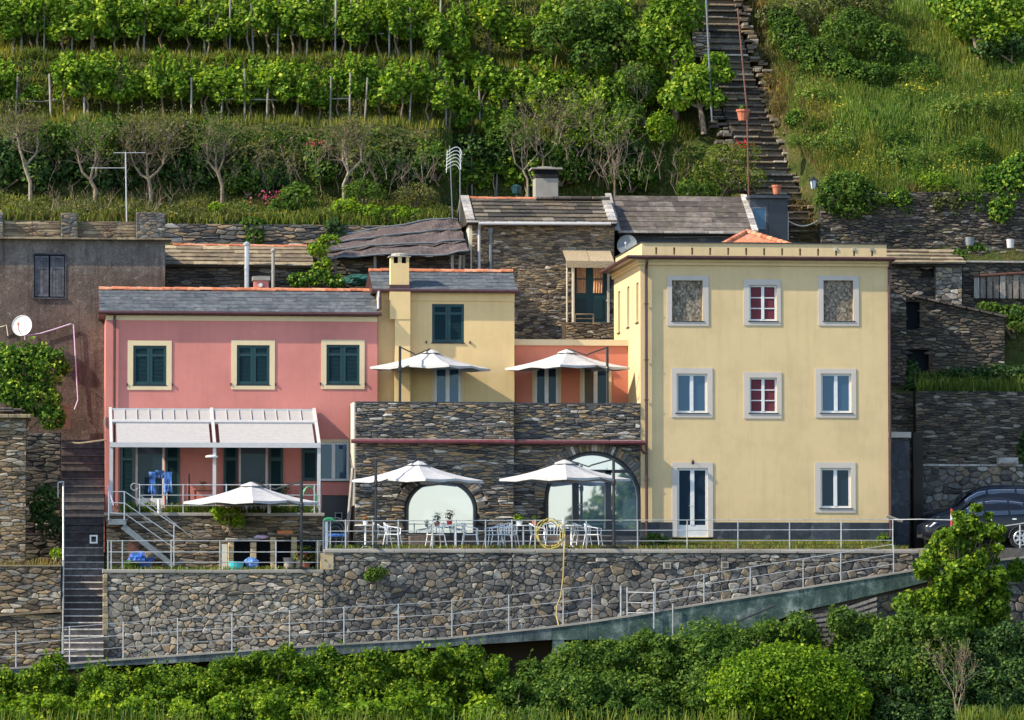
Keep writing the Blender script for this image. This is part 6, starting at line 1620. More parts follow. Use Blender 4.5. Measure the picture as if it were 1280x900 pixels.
potw(P2(457,-2.6), .16, .12, 'white pot with red and yellow flowers by the left umbrella mast', [('foliage',40,(.14,.1,.1),'mid',.06,.06),('flowers',34,(.14,.1,.1),'petal_red',.07,.09),('yellow_flowers',16,(.12,.1,.1),'petal_yellow',.07,.08)], 'white')
# grey round wicker chair by the cellar door
c = Vector((X(420,-2.6),-2.6,ZT-.03)); t = thing('round_chair', 'round grey wicker chair with a blue cushion before the cellar door', 'chair', c)
q = MB(); 
for k in range(8): a = k*math.pi/4; q.tube([c+Vector((.24*math.cos(a),.24*math.sin(a),0)), c+Vector((.32*math.cos(a),.32*math.sin(a),.42))], .014, 5)
q.build('base', M['greysteel'], t)
q = MB()
for rr in (.34,.27,.20): q.tube([c+Vector((rr*math.cos(a*math.pi/10),.14-.1*math.cos(0),.42+rr*1.05+rr*1.05*math.sin(a*math.pi/10)-.1)) for a in range(21)], .014, 5)
q.build('back', M['greysteel'], t)
q = MB(); q.lathe(c+Vector((0,0,.40)), [(.30,0),(.33,.05),(.30,.09),(.1,.10)], 14); q.build('seat', M['laundry'], t)
# hose: coil on the railing and the tail down the wall
q = MB(); pts = []
cx, cz = X(687,YT-.1), Z(667,YT-.1,687)
for i in range(76):
    a = i*2*math.pi/24; rr = .47+.035*math.sin(i*.7); pts.append((cx+.08*math.sin(i*.21)+rr*math.cos(a)*.97, YT-.09-.02*(i % 3), cz+rr*math.sin(a)*.98-.03*math.sin(i*.13)))
q.tube(pts, .0165, 6); q.top('hose_coil', M['yellowhose'], 'coil of yellow garden hose hanging on the terrace railing', 'hose')
q = MB(); q.tube([P(706,676,YT-.16),P(705,690,YT-.3),P(704,720,YW-.14),P(701,745,YW-.14),P(696,758,YW-.14),P(695.5,770,YW-.18),P(699,785,-5.5)], .022, 6); q.top('hanging_hose', M['dullhose'], 'end of the yellow hose hanging down the retaining wall', 'hose')
# planks leaning at the corner of the arch wall
for (a, b, lab) in (((433,682),(441,585),'long plank leaning in the corner left of the stone restaurant'),):
    q = MB(); pa, pb = P(*a,-1.0), P(*b,-.6); q.tube([pa,pb], .06, 4); q.top('leaning_plank', M['wood'], lab, 'plank')
q = MB(); a = Vector((X(411.5,YT),YT-.02,Z(650,YT,411))); pts = [a+Vector((.15*math.cos(k*math.pi/8),.0,.07*math.sin(k*math.pi/8)-.03)) for k in range(9)]; q.tube(pts, .05, 6); q.top('green_cover', M['greenhose'], 'bright green rubber cover on the left terrace post', 'cover')
q = MB(); pa = P(408,687,YT+.05); q.tube([pa, P(408,652,YT+.05)], .06, 8); q.top('white_post', M['white'], 'white post under the bright green cover', 'post')
# pink terrace: drying rack with blue laundry, hose reel, plants, broom
def rack():
    Y = -.7; c = P(199,642,Y); t = thing('drying_rack', 'folding drying rack on the pink house terrace', 'drying rack', (c.x,Y,ZP))
    x0, x1 = X(187,Y), X(213,Y); zt = Z(592,Y,200); q = MB()
    for xx in (x0+.1, x1-.1):
        q.tube([(xx,Y-.25,ZP),(xx,Y+.2,zt)], .012, 5); q.tube([(xx,Y+.25,ZP),(xx,Y-.2,zt)], .012, 5)
    q.build('rack_leg', M['white'], t)
    for k in range(5):
        q = MB(); q.tube([(x0,Y-.25+k*.12,zt),(x1,Y-.25+k*.12,zt)], .008, 5); q.build('wire', M['white'], t)
    rg = random.Random(3)
    def cloth(xa, xb, za, zb_, lab, seed):
        q = MB(); nx, nz = 12, 8; r2 = random.Random(seed); vs = []
        for j in range(nz+1):
            for i in range(nx+1):
                u, v = i/nx, j/nz; vs.append((xa+(xb-xa)*u+.02*math.sin(v*5+u*9), Y-.30-.05*math.sin(u*17+seed)*v-.03*math.sin(v*7+u*3), za+(zb_-za)*v*(1-.08*math.sin(u*6+seed))))
        q.add(vs, [(j*(nx+1)+i, j*(nx+1)+i+1, (j+1)*(nx+1)+i+1, (j+1)*(nx+1)+i) for j in range(nz) for i in range(nx)])
        return q.top('towel', M['laundry'], lab, 'towel', smooth=True)
    cloth(x0-.02, x0+.22, zt+.05, Z(618,Y,190), 'blue patterned towel hanging at the left of the drying rack', 1)
    cloth(x1-.22, x1+.06, zt+.05, Z(616,Y,210), 'blue patterned towel hanging at the right of the drying rack', 4)
    cloth(x0+.20, x1-.2, zt+.10, Z(598,Y,200), 'pale blue cloth folded over the top of the drying rack', 7)
rack()
q = MB(); pts = []
cc = P(386.5,624,-.8)
for i in range(60): a = i*2*math.pi/20; pts.append((cc.x+.26*math.cos(a)*(1-.003*i), cc.y-.004*i, cc.z+.42*math.sin(a)))
q.tube(pts, .022, 5); q.top('green_hose', M['greenhose'], 'coil of green hose at the right end of the pink house terrace', 'hose')
t = thing('broom', 'broom leaning at the head of the metal stairs', 'broom', P(146,640,-1.6)); q = MB(); q.tube([P(134,606,-1.6),P(143,634,-1.7)], .02, 6); q.build('handle', M['pinkcloth'], t); q = MB(); a, b = P(141,632,-1.7), P(147,640,-1.7); q.tube([a,b], [.06,.13], 6); q.build('bristles', M['rustwood'], t)
c = P(235,628,-.2); q = MB(); q.lathe((c.x,-.2,ZP), [(.06,0),(.06,.25),(.02,.42),(.02,.55)], 10)
t = thing('parasol_stand', 'thin dark parasol stand on the pink house terrace by the wall', 'stand', (X(237,.8),.8,ZP)); q = MB(); q.tube([(X(237,.8),.8,ZP),(X(237,.8),.8,Z(592,.8,237))], [.05,.02], 6); q.build('pole', M['black'], t); q = MB(); q.lathe((X(237,.8),.8,ZP), [(.2,0),(.2,.05),(.06,.09)], 12); q.build('base', M['black'], t)
def tablew(px, Y, w_, lab):
    z = Z(613,Y,px); x_ = X(px,Y); t = thing('garden_table', lab, 'table', (x_,Y,ZP)); q = MB(); q.box(x_-w_/2, x_+w_/2, Y-.3, Y+.3, z-.03, z); q.build('table_top', M['rustwood'], t)
    for sx in (-1,1):
        for sy in (-1,1): q = MB(); q.box(x_+sx*(w_/2-.05)-.02, x_+sx*(w_/2-.05)+.02, Y+sy*.26-.02, Y+sy*.26+.02, ZP, z-.03); q.build('leg', M['rustwood'], t)
    return x_, z
x_, z_ = tablew(256,.9,.7,'small red-brown table under the pergola beside the central post')
potw((x_-.05,.9,z_), .2, .14, 'orange pot of leaves on the small table under the pergola', [('foliage',40,(.16,.12,.12),'mid',.07,.1),('flowers',20,(.16,.12,.1),'petal_red',.07,.1)], 'orange')
potw((X(297,.6),.6,ZP), .38, .5, 'pot of reddish flowering shrub before the right glass door of the pink house', [('foliage',160,(.38,.25,.35),'olive',.08,.35),('flowers',60,(.38,.25,.35),'petal_pink',.07,.4)], 'terpot')
potw((X(325,.7),.7,ZP), .4, .5, 'large pot with pale twiggy plant before the right glass door', [('foliage',200,(.42,.25,.45),'olive',.07,.45)], 'concrete')
potw((X(357,.8),.8,ZP), .3, .6, 'tall pot of green leaves at the open right shutter', [('foliage',120,(.25,.2,.3),'mid',.09,.25)], 'white')
potw((X(368,.5),.5,ZP), .3, .35, 'terracotta pot with tan dry leaves near the green hose', [('foliage',80,(.18,.15,.25),'olive',.09,.25)], 'terpot')
for (px, lab) in ((198.5,'white cylindrical post planter on the terrace wall left of the umbrella'),(336,'white drain pipe on the terrace wall behind the low umbrella')):
    q = MB(); a, b = P(px,642,-1.45), P(px,624,-1.45); q.tube([a,b], .05, 8); q.top('white_pipe', M['white'], lab, 'pipe')
# lower terrace: masonry barbecue with block piers, basin, bags, blue tarp
def barbecue():
    Y0, Y1 = -2.6, -1.9; t = thing('masonry_barbecue', 'sandstone block barbecue with piers and slab top on the lower terrace', 'barbecue', (X(330,-2.3), -2.3, ZL))
    zt = Z(675,Y0,300)
    for (pa, pb, py) in ((287,293,678),(314,321,678),(339,346,671),(365,372,671),(403.5,409,677)):
        n = 5; z1 = Z(py,Y0,330)
        if pb > 400: pa, pb = 396, 401
        for k in range(n):
            q = MB(); g = .008; q.bbox(X(pa,Y0)+random.uniform(-.008,.008), X(pb,Y0)+random.uniform(-.008,.008), Y0, Y1, ZL+(z1-ZL)*k/n+g, ZL+(z1-ZL)*(k+1)/n, .015); q.build('block', M['blockstone'], t)
    q = MB(); q.bbox(X(284,Y0), X(325,Y0), Y0-.06, Y1+.1, zt, zt+.06, .015); q.build('slab', M['paleslab'], t)
    q = MB(); q.bbox(X(338,Y0), X(374,Y0), Y0-.04, Y1+.1, Z(671,Y0,350)+.01, Z(668.5,Y0,350), .015); q.build('slab', M['oldslate'], t)
    q = MB(); q.box(X(294,Y0), X(402,Y0), Y1-.1, Y1, ZL, zt-.01); q.build('back_panel', M['interior'], t)
    q = MB(); q.box(X(278,Y0), X(285,Y0), Y0-.05, Y0, ZL, Z(680,Y0,280)); q.build('board', M['whitewash'], t)
barbecue()
c = Vector((X(296,-3.4),-3.4,ZL-.03)); q = MB(); q.lathe(c, [(.20,0),(.26,.26),(.275,.26),(.275,.28),(.24,.28),(.2,.04)], 16); q.top('basin', M['turq'], 'turquoise plastic basin on the lower terrace floor', 'basin')
def lump(c, r, sq, seed, n=14, m_=8):
    rg = random.Random(seed); q = MB(); vs = []; 
    for j in range(m_+1):
        ph = math.pi*j/m_
        for i in range(n):
            a = 2*math.pi*i/n; k = 1+.16*math.sin(3*a+seed+j)+.12*math.sin(5*ph+seed*2+i)+rg.uniform(-.09,.09)
            vs.append((c[0]+r*k*math.sin(ph)*math.cos(a), c[1]+r*.8*k*math.sin(ph)*math.sin(a), c[2]+max(0,r*sq*(1-math.cos(ph)*(1 if j < m_ else 1)))))
    q.add(vs, [(j*n+i, j*n+(i+1) % n, (j+1)*n+(i+1) % n, (j+1)*n+i) for j in range(m_) for i in range(n)]); return q
lump((X(315,-3.2),-3.2,ZL-.03), .22, 1.0, 5).top('rubbish_bag', M['laundry'], 'blue and white plastic bag beside the turquoise basin', 'bag')
lump((X(176,-3.1),-3.1,ZL-.03), .42, .75, 2, 20, 10).top('blue_tarpaulin', M['blue'], 'crumpled blue tarpaulin under the metal staircase', 'tarpaulin')
lump((X(187,-3.5),-3.5,ZL+.35), .13, .9, 4).top('straw_hat', M['ochreslate'], 'tan straw bundle lying on the blue tarpaulin', 'bundle')
lump((X(327,-2.3),-2.3,Z(674,-2.3,327)), .24, .3, 9).top('lilac_cloth', M['pinkcloth'], 'folded lilac cloth on the barbecue slab', 'cloth')
q = MB(); a = P(345,671,-1.8); q.box(X(337,-1.6), X(354,-1.6), -1.75, -1.4, ZL, Z(668,-1.6,345)); 
q = MB(); q.box(X(347,-2.2), X(366,-2.2), -2.4, -2.1, Z(668,-2.2,350), Z(664,-2.2,350)+.02); q.top('orange_tray', M['orange'], 'orange terracotta tray on the barbecue top', 'tray')
q = MB(); q.box(X(161,-1.7), X(175,-1.7), -1.9, -1.6, ZL-.03, Z(678,-1.7,168)); q.top('cardboard_box', M['rustwood'], 'brown box standing behind the metal staircase', 'box')
for k, (px, w_) in enumerate(((343,.2),(351,.22),(362,.2))):
    pass
for (px, lab) in ((362,'left grey bucket between the barbecue piers'),(390,'right grey bucket between the barbecue piers')):
    c = Vector((X(px if px < 380 else 377,-2.85),-2.85,ZL-.03)); q = MB(); q.lathe(c, [(.15,0),(.19,.38),(.2,.38),(.2,.41),(.17,.41),(.14,.05)], 14); q.top('bucket', M['concrete'], lab, 'bucket')
potw((X(382,-3.75),-3.75,ZL-.03), .34, .26, 'large pot of red geraniums at the right end of the lower terrace', [('foliage',420,(.44,.22,.38),'bright',.10,.26),('flowers',170,(.42,.26,.26),'petal_pink',.11,.24)], 'terpot')

# ================================================================== netting canopy, tarp, antennas
def net_canopy():
    t = thing('netting_canopy', 'sagging brown shade-net canopy on rough poles behind the chimney', 'canopy', (X(500,9.5), 9.5, Z(350,9.5,500)-.5))
    A = [(405,300),(470,290),(540,277),(572,277)]; B = [(410,324),(470,318),(540,320),(586,314)]
    def q_(u, v):
        i = min(2, int(u*3)); w_ = u*3-i
        a = P(A[i][0]+(A[i+1][0]-A[i][0])*w_, A[i][1]+(A[i+1][1]-A[i][1])*w_, 10.9); b = P(B[i][0]+(B[i+1][0]-B[i][0])*w_, B[i][1]+(B[i+1][1]-B[i][1])*w_, 8.6)
        p = a.lerp(b, v); p.z -= .05*math.sin(u*14+v*4)*math.sin(v*9)+.02*math.sin(u*40+v*7); return p
    for (v0, v1, dz, nm) in ((0,.36,.10,1),(.30,.72,.05,2),(.66,1.0,.0,3)):
        q = MB(); n, m_ = 30, 6; vs = []
        for j in range(m_+1):
            for i in range(n+1): p = q_(i/n, v0+(v1-v0)*j/m_); vs.append((p.x, p.y, p.z+dz+.03*math.sin(i*.9+j*1.7+nm)))
        q.add(vs, [(j*(n+1)+i, j*(n+1)+i+1, (j+1)*(n+1)+i+1, (j+1)*(n+1)+i) for j in range(m_) for i in range(n)]); q.cur = 0; q.build('net_sheet', M['netting'], t)
    for v, dz in ((.02,.08),(.34,.06),(.68,.04),(1.0,-.03)):
        q = MB(); q.tube([q_(i/10, v)+Vector((0,-.02,dz+.04)) for i in range(11)], .03, 5); q.build('cross_pole', M['greysteel'], t)
    for (px) in (420,470,500,566,574,580):
        a = P(px,352,8.8); b = P(px,319,8.8); q = MB(); q.cur = random.random(); q.tube([(a.x,8.8,a.z-.4),(b.x+random.uniform(-.05,.05),8.8,b.z)], .055, 6); q.build('pole', M['wood'], t)
net_canopy()
stone_wall('canopy_back_wall', 'shaded stone wall under the shade-net canopy', 'wall', X(388,9.6), X(588,9.6), Z(365,9.6,480), Z(312,9.6,480), 9.6, .4, 'darkstone', 'mortar', .40, .12, seed=203, proud=.05, drop=.2, limit=100)
lump((X(448,8.3),8.3,Z(358,8.3,448)), .62, .36, 6, 26, 10).top('green_tarpaulin', M['tarp'], 'dark green tarpaulin heap beside the chimney behind the pink roof', 'tarpaulin')
def antenna_tv():
    Y = 11.0; a, b = P(158.5,272,Y), P(157,190,Y); t = thing('tv_antenna', 'thin television antenna on the grey house roof terrace', 'antenna', (a.x,Y,a.z-.3))
    q = MB(); q.tube([(a.x,Y,a.z-.3),b], .025, 6); q.build('mast', M['whitemetal'], t)
    for (p, r, s) in ((191,142,181),(210,112,158)):
        q = MB(); q.tube([P(r,p,Y),P(s,p,Y)], .014, 5); bm = q.build('boom', M['whitemetal'], t)
        for k in range(5): c = P(r+(s-r)*k/4,p,Y); e = MB(); e.tube([c+Vector((0,-.18,0)),c+Vector((0,.18,0))], .007, 4); e.build('element', M['whitemetal'], bm)
antenna_tv()
def antenna_grid():
    Y = 10.9; t = thing('grid_antenna', 'curved grid antenna on two poles by the old stone house', 'antenna', P(566,255,Y))
    for (pa, pb) in ((((566,262)),(562,182)),((575,258),(575,195))):
        q = MB(); q.tube([P(*pa,Y)-Vector((0,0,.6)),P(*pb,Y)], .022, 5); q.build('mast', M['greysteel'], t)
    for k in range(6):
        q = MB(); pts = [P(557+k*.5+18*math.sin(s*1.5)+0, 212-k*4.4-8*math.sin(s*3.1)+(s*4), Y-.1*k) for s in [i/8 for i in range(9)]]; q.tube(pts, .013, 5); q.build('grid_bar', M['white'], t)
    q = MB(); q.tube([P(558,216,Y),P(559,188,Y)], .014, 5); q.tube([P(576,212,Y-.3),P(575,186,Y-.3)], .014, 5); q.build('side_bar', M['white'], t)
antenna_grid()
# cables on the grey house
q = MB(); q.tube([P(28,420,5.3),P(50,417,5.5),P(70,411,5.5),P(88,405,5.5),P(92,406,5.5),P(93.5,430,5.5),P(95,460,5.5),P(97.5,500,5.5),P(93,512,5.45)], .022, 5); q.top('wall_conduit', M['pinkcloth'], 'pale conduit looping across the grey-brown rendered wall', 'cable')
q = MB(); q.tube([P(-5,410,5.5),P(4,408,5.5),P(8,406,5.5),P(10,420,5.5)], .02, 5); q.top('short_cable', M['whitewash'], 'short cable left of the satellite dish', 'cable')
q = MB(); q.tube([P(82,553,3),P(100,554,2.6),P(131,550,2.2)], .03, 5); q.top('slack_cable', M['ochreslate'], 'tan cable strung across the top of the shaded stairs', 'cable')
for (px, py, w_, h, mat, nm, lab) in ((1212,302,.34,.30,'greysteel','bucket','dark bucket on the ruin wall under the meadow'),(1263,305,.30,.32,'whitemetal','plastic_tub','pale plastic tub on the wall at the right edge')):
    c = P(px,py+5,9.4); q = MB(); q.lathe(c, [(w_*.4,0),(w_*.5,h),(w_*.45,h),(w_*.38,.04)], 12); q.top(nm, M[mat], lab, nm.replace('_',' '))
# red and white pole before the cars
c0, c1 = P(1190,688,-3.9), P(1190,636,-3.9); t = thing('striped_pole', 'red and white banded marker pole before the parked cars', 'pole', (c0.x,-3.9,ZPK))
for k in range(7):
    z0_, z1_ = ZPK+(c1.z-ZPK)*k/7, ZPK+(c1.z-ZPK)*(k+1)/7; q = MB(); q.tube([(c0.x,-3.9,z0_),(c0.x,-3.9,z1_)], .045, 8); q.build('band', M['red'] if k % 2 == 0 else M['white'], t)
q = MB(); a = P(1112,648,-3.0); q.tube([P(1108,645,-3.6),P(1128,652,-3.6)], .05, 5); q.top('wooden_stick', M['wood'], 'short pale stick resting on the end of the terrace railing', 'stick')

# ================================================================== cars
def car(name, label, x_nose, Yc, zg, L, W, Hh, kind):
    t = thing(name, label, 'car', (x_nose+L/2, Yc, zg))
    # side profile sampled along the length: (x, lower, belt, roof-or-bonnet, half width at belt, half width at top)
    if kind == 0: prof = [(0,.42,.60,.66,.62,.55),(.02,.30,.62,.74,.76,.66),(.07,.24,.66,.82,.86,.74),(.15,.22,.74,.90,.90,.76),(.26,.22,.86,1.00,.90,.74),(.30,.22,.90,1.06,.90,.72),(.40,.22,.93,1.34,.90,.66),(.47,.22,.95,1.46,.90,.62),(.58,.22,.96,1.52,.90,.61),(.72,.22,.98,1.50,.90,.60),(.84,.22,1.0,1.42,.89,.60),(.93,.24,1.0,1.22,.86,.62),(.98,.30,.95,1.0,.80,.66),(1,.42,.80,.86,.70,.60)]
    else: prof = [(0,.46,.72,.80,.66,.60),(.02,.34,.78,.92,.82,.72),(.08,.28,.84,1.02,.90,.78),(.18,.26,.94,1.12,.93,.78),(.24,.26,1.0,1.2,.93,.76),(.32,.26,1.06,1.50,.93,.70),(.40,.26,1.08,1.70,.93,.66),(.52,.26,1.1,1.78,.93,.66),(.75,.26,1.12,1.78,.93,.66),(.90,.28,1.12,1.68,.92,.66),(.97,.34,1.1,1.45,.88,.68),(1,.46,1.0,1.15,.8,.7)]
    sx = L; sz = Hh/1.52 if kind == 0 else Hh/1.78; sw = W/1.8
    rows = []
    for (u, lo, be, ro, wb, wt) in prof:
        x = x_nose+u*sx; lo, be, ro = lo*sz, be*sz, ro*sz; wb, wt = wb*sw, wt*sw
        half = [(wb*.86,lo),(wb*.98,lo+(be-lo)*.3),(wb,lo+(be-lo)*.65),(wb*.985,be),((wb*.5+wt*.5)*1.02,be+(ro-be)*.5),(wt,be+(ro-be)*.86),(wt*.8,ro),(wt*.35,ro+.02*sz),(0,ro+.025*sz)]
        rows.append([(x,-a,z) for a, z in half]+[(x,a,z) for a, z in reversed(half[:-1])])
    m = MB(); n = len(rows[0]); vs = [(x, Yc+y, zg+z) for r_ in rows for (x, y, z) in r_]
    fs = []
    for i in range(len(rows)-1):
        for k in range(n-1): fs.append((i*n+k, i*n+k+1, (i+1)*n+k+1, (i+1)*n+k))
        fs.append((i*n+n-1, i*n, (i+1)*n, (i+1)*n+n-1))
    fs.append(tuple(range(n-1,-1,-1))); fs.append(tuple((len(rows)-1)*n+k for k in range(n)))
    m.add(vs, fs); body = m.build('body', M['carblack'], t, smooth=True)
    sub = body.modifiers.new('round', 'SUBSURF'); sub.levels = 2; sub.render_levels = 2
    # side glass: laid on the body between belt and roof
    def edge(u):
        for a, b in zip(prof, prof[1:]):
            if u <= b[0]:
                f = (u-a[0])/(b[0]-a[0]); v = [a[i]+(b[i]-a[i])*f for i in range(6)]; return v
        return list(prof[-1])
    spans = ((.36,.50),(.515,.70),(.715,.83)) if kind == 0 else ((.30,.46),(.475,.68),(.695,.88))
    for (u0, u1) in spans:
        q = MB(); vs = []; nn = 6
        for k in range(nn+1):
            u = u0+(u1-u0)*k/nn; _, lo, be, ro, wb, wt = edge(u); ti = be+(ro-be)*.80
            vs += [(x_nose+u*sx, Yc-(wb*.985*sw+.012), zg+(be+.02)*sz), (x_nose+u*sx, Yc-((wt+.02)*sw+.012), zg+max(ti, be+.03)*sz)]
        q.add(vs, [(2*k, 2*k+2, 2*k+3, 2*k+1) for k in range(nn)]); q.build('side_window', M['carglass'], t)
        q = MB(); q.tube([vs[2*k+1] for k in range(nn+1)], .014, 4); q.build('window_trim', M['chrome'], t)
    us = (.30,.42) if kind == 0 else (.24,.36)
    q = MB(); vs = []
    for k in range(5):
        u = us[0]+(us[1]-us[0])*k/4; _, lo, be, ro, wb, wt = edge(u); vs += [(x_nose+u*sx-.02, Yc-wt*sw*.86, zg+ro*sz+.012), (x_nose+u*sx-.02, Yc+wt*sw*.86, zg+ro*sz+.012)]
    q.add(vs, [(2*k, 2*k+1, 2*k+3, 2*k+2) for k in range(4)]); q.build('windscreen', M['carglass'], t)
    for s in (-1, 1):
        q = MB(); c = (x_nose+.035*sx+.05, Yc+s*.66*sw, zg+.70*sz if kind == 0 else zg+.84*sz)
        vs = [(c[0]-.06,c[1]-.12*s,c[2]-.06),(c[0]+.02,c[1]+.17*s,c[2]-.07),(c[0]+.22,c[1]+.235*s,c[2]+.08),(c[0]+.10,c[1]+.02*s,c[2]+.09)]
        q.add(vs, [(0,1,2,3) if s > 0 else (3,2,1,0)]); q.v += [(a+.05,b,c_) for a,b,c_ in vs]; q.f += [(0,4,5,1),(1,5,6,2),(2,6,7,3),(3,7,4,0)]; q.r += [0]*4; q.build('headlight', M['lamp'], t)
        q = MB(); u = .40; _, lo, be, ro, wb, wt = edge(u); mxx = x_nose+u*sx; q.box(mxx-.06, mxx+.10, Yc+s*(wb*sw+.02)-.08, Yc+s*(wb*sw+.02)+.08, zg+(be+.01)*sz, zg+(be+.13)*sz); q.build('mirror', M['carblack'], t)
    for u in (.17,.80):
        for s in (-1, 1):
            wx, wy, r = x_nose+u*sx, Yc+s*(.90*sw-.09), .315*sz*1.02
            q = MB(); nn = 24; prof2 = [(.62*r,-.10),(.95*r,-.11),(r,-.07),(r,.07),(.95*r,.11),(.62*r,.10)]; vs = []
            for (rr, yy) in prof2:
                for k in range(nn): a = 2*math.pi*k/nn; vs.append((wx+rr*math.cos(a), wy+yy, zg+r+rr*math.sin(a)))
            q.add(vs, [(j*nn+k, j*nn+(k+1) % nn, (j+1)*nn+(k+1) % nn, (j+1)*nn+k) for j in range(5) for k in range(nn)]); wh = q.build('wheel', M['tyre'], t)
            q = MB(); yo = wy+s*.115
            for k in range(7):
                a = 2*math.pi*k/7; d = Vector((math.cos(a),0,math.sin(a))); p = Vector((-math.sin(a),0,math.cos(a))); c = Vector((wx,yo,zg+r))
                vs = [c+d*.05+p*.03, c+d*.05-p*.03, c+d*.64*r-p*.045, c+d*.64*r+p*.045]; q.add(vs+[v-Vector((0,s*.03,0)) for v in vs], [(0,1,2,3),(7,6,5,4),(0,4,5,1),(1,5,6,2),(2,6,7,3),(3,7,4,0)])
            q.tube([(wx+.66*r*math.cos(2*math.pi*k/nn), yo, zg+r+.66*r*math.sin(2*math.pi*k/nn)) for k in range(nn+1)], .018, 4); q.build('rim', M['steel'], wh)
            q = MB(); q.tube([(wx,wy-.09,zg+r),(wx,wy+.09,zg+r)], .6*r, 16); q.build('brake_disc', M['interior'], wh)
            # wheel arch
            q = MB(); q.tube([(wx+(r+.035)*math.cos(a*math.pi/10), Yc+s*.905*sw, zg+r+(r+.03)*math.sin(a*math.pi/10)) for a in range(11)], .03, 5); q.build('wheel_arch', M['tyre'], t)
    q = MB(); q.box(x_nose+.02, x_nose+.08, Yc-.45, Yc+.45, zg+.34*sz, zg+.5*sz); q.build('grille', M['tyre'], t)
    for u in (.505,.705):
        _, lo, be, ro, wb, wt = edge(u); q = MB(); q.box(x_nose+u*sx+.10, x_nose+u*sx+.24, Yc-wb*sw-.018, Yc-wb*sw+.01, zg+(be-.12)*sz, zg+(be-.085)*sz); q.build('door_handle', M['chrome'], t)
    return t
car('parked_car', 'black hatchback parked nose left behind the leafy tree', X(1147,-.8), -.9, ZPK+.005, 4.15, 1.72, Z(622,-.9,1230)-ZPK, 0)
car('parked_car', 'taller dark people carrier parked behind the black hatchback', X(1150,1.6), 1.55, ZPK+.005, 4.6, 1.8, Z(607,1.5,1230)-ZPK, 1)
# ================================================================== vegetation
def scatter(n, px0, px1, Y0, Y1, fn=hz_carved, rng=NP, jx=.25):
    ys_ = rng.uniform(Y0, Y1, n); pxs = rng.uniform(px0, px1, n); out = np.empty((n,3))
    keep = np.ones(n, bool)
    for i in range(n):
        x = X(pxs[i], ys_[i]); out[i] = (x, ys_[i], fn(x, ys_[i])-.02)
        if 11.8 < ys_[i] < 22.5:
            p, hw = STAIR[min(44, max(0, int(round((ys_[i]-12.4)/9.6*44))))]; keep[i] = abs(x-p.x) > hw+jx
    return out[keep]
def stuff(name, me): return setp(link(name, me), kind='stuff')
# ---- vines: five kinds of plant, copied along the rows
def make_vine(seed):
    rg = random.Random(seed); rng = np.random.default_rng(seed)
    t = thing('grape_vine', 'x', 'vine', (0,0,0), 'grape vines in rows on the terraced hillside')
    m = MB(); x = 0; pts = [(0,0,-.1)]; 
    for i in range(6): x += rg.uniform(-.06,.06); pts.append((x, rg.uniform(-.04,.04), .16*(i+1)))
    m.tube(pts, [.045,.04,.035,.03,.03,.025,.02], 6)
    for k in range(3): a = rg.uniform(-.6,.6); m.tube([pts[-1], (x+a*.5, rg.uniform(-.1,.1), 1.2), (x+a, rg.uniform(-.15,.15), 1.55+rg.uniform(0,.35))], [.018,.012,.006], 4)
    m.build('trunk', M['bark'], t)
    blobs = []
    for k in range(11): blobs.append(((rg.uniform(-.55,.55), rg.uniform(-.25,.25), rg.uniform(.85,1.75)), (rg.uniform(.2,.36), rg.uniform(.18,.3), rg.uniform(.2,.38))))
    for k in range(9): blobs.append(((rg.uniform(-.6,.6), rg.uniform(-.2,.2), rg.uniform(1.6,2.15)), (.08,.08,rg.uniform(.12,.26))))
    p, n = blob_points(blobs, 78, rng=rng, shell=.2, up=.5)
    link('foliage', leaf_mesh('vine_foliage', p, n, .128, M['vine'], rng=rng, asp=.95), t)
    return t
VK = [make_vine(s) for s in (3,5,8,13,21,34)]; vused = [False]*6; VLIST = {}; SLIST = {}
ORD = 'first second third fourth fifth sixth seventh eighth ninth tenth eleventh twelfth thirteenth fourteenth fifteenth sixteenth seventeenth eighteenth nineteenth'.split()
TENS = {2:'twenty',3:'thirty',4:'forty',5:'fifty',6:'sixty',7:'seventy',8:'eighty',9:'ninety'}
def ordinal(n):
    if n < 20: return ORD[n-1]
    return (TENS[n//10][:-1]+'ieth') if n % 10 == 0 else TENS[n//10]+'-'+ORD[n % 10-1]
def vine(px, py, Y, sc=1.0):
    k = random.randrange(6); x = X(px, Y); z = hz_carved(x, Y); 
    row = 'top' if py < 20 else 'upper' if py < 90 else 'lower'
    VLIST.setdefault(row, []).append(place(VK[k], vused[k], (x, Y, z), random.choice((0, math.pi))+random.uniform(-.5,.5), (sc*random.uniform(.92,1.15), sc, sc*random.uniform(.85,1.15)), 'x'))
    vused[k] = True
def row(px0, px1, Y, py, step, gaps=(), sc=1.0):
    px = px0
    while px < px1:
        if not any(a < px < b for a, b in gaps): vine(px, py, Y+random.uniform(-.25,.25), sc)
        px += step*random.uniform(.8,1.2)
row(-8, 800, 16.3, 155, 30, ((22,66),(168,180)), 1.04)
row(-8, 760, 17.0, 150, 46, ((22,60),), 1.02)
row(-8, 870, 19.0, 76, 28, (), 1.14)
row(-8, 870, 20.0, 74, 44, (), 1.15)
row(-8, 870, 22.2, 0, 30, (), 1.1)
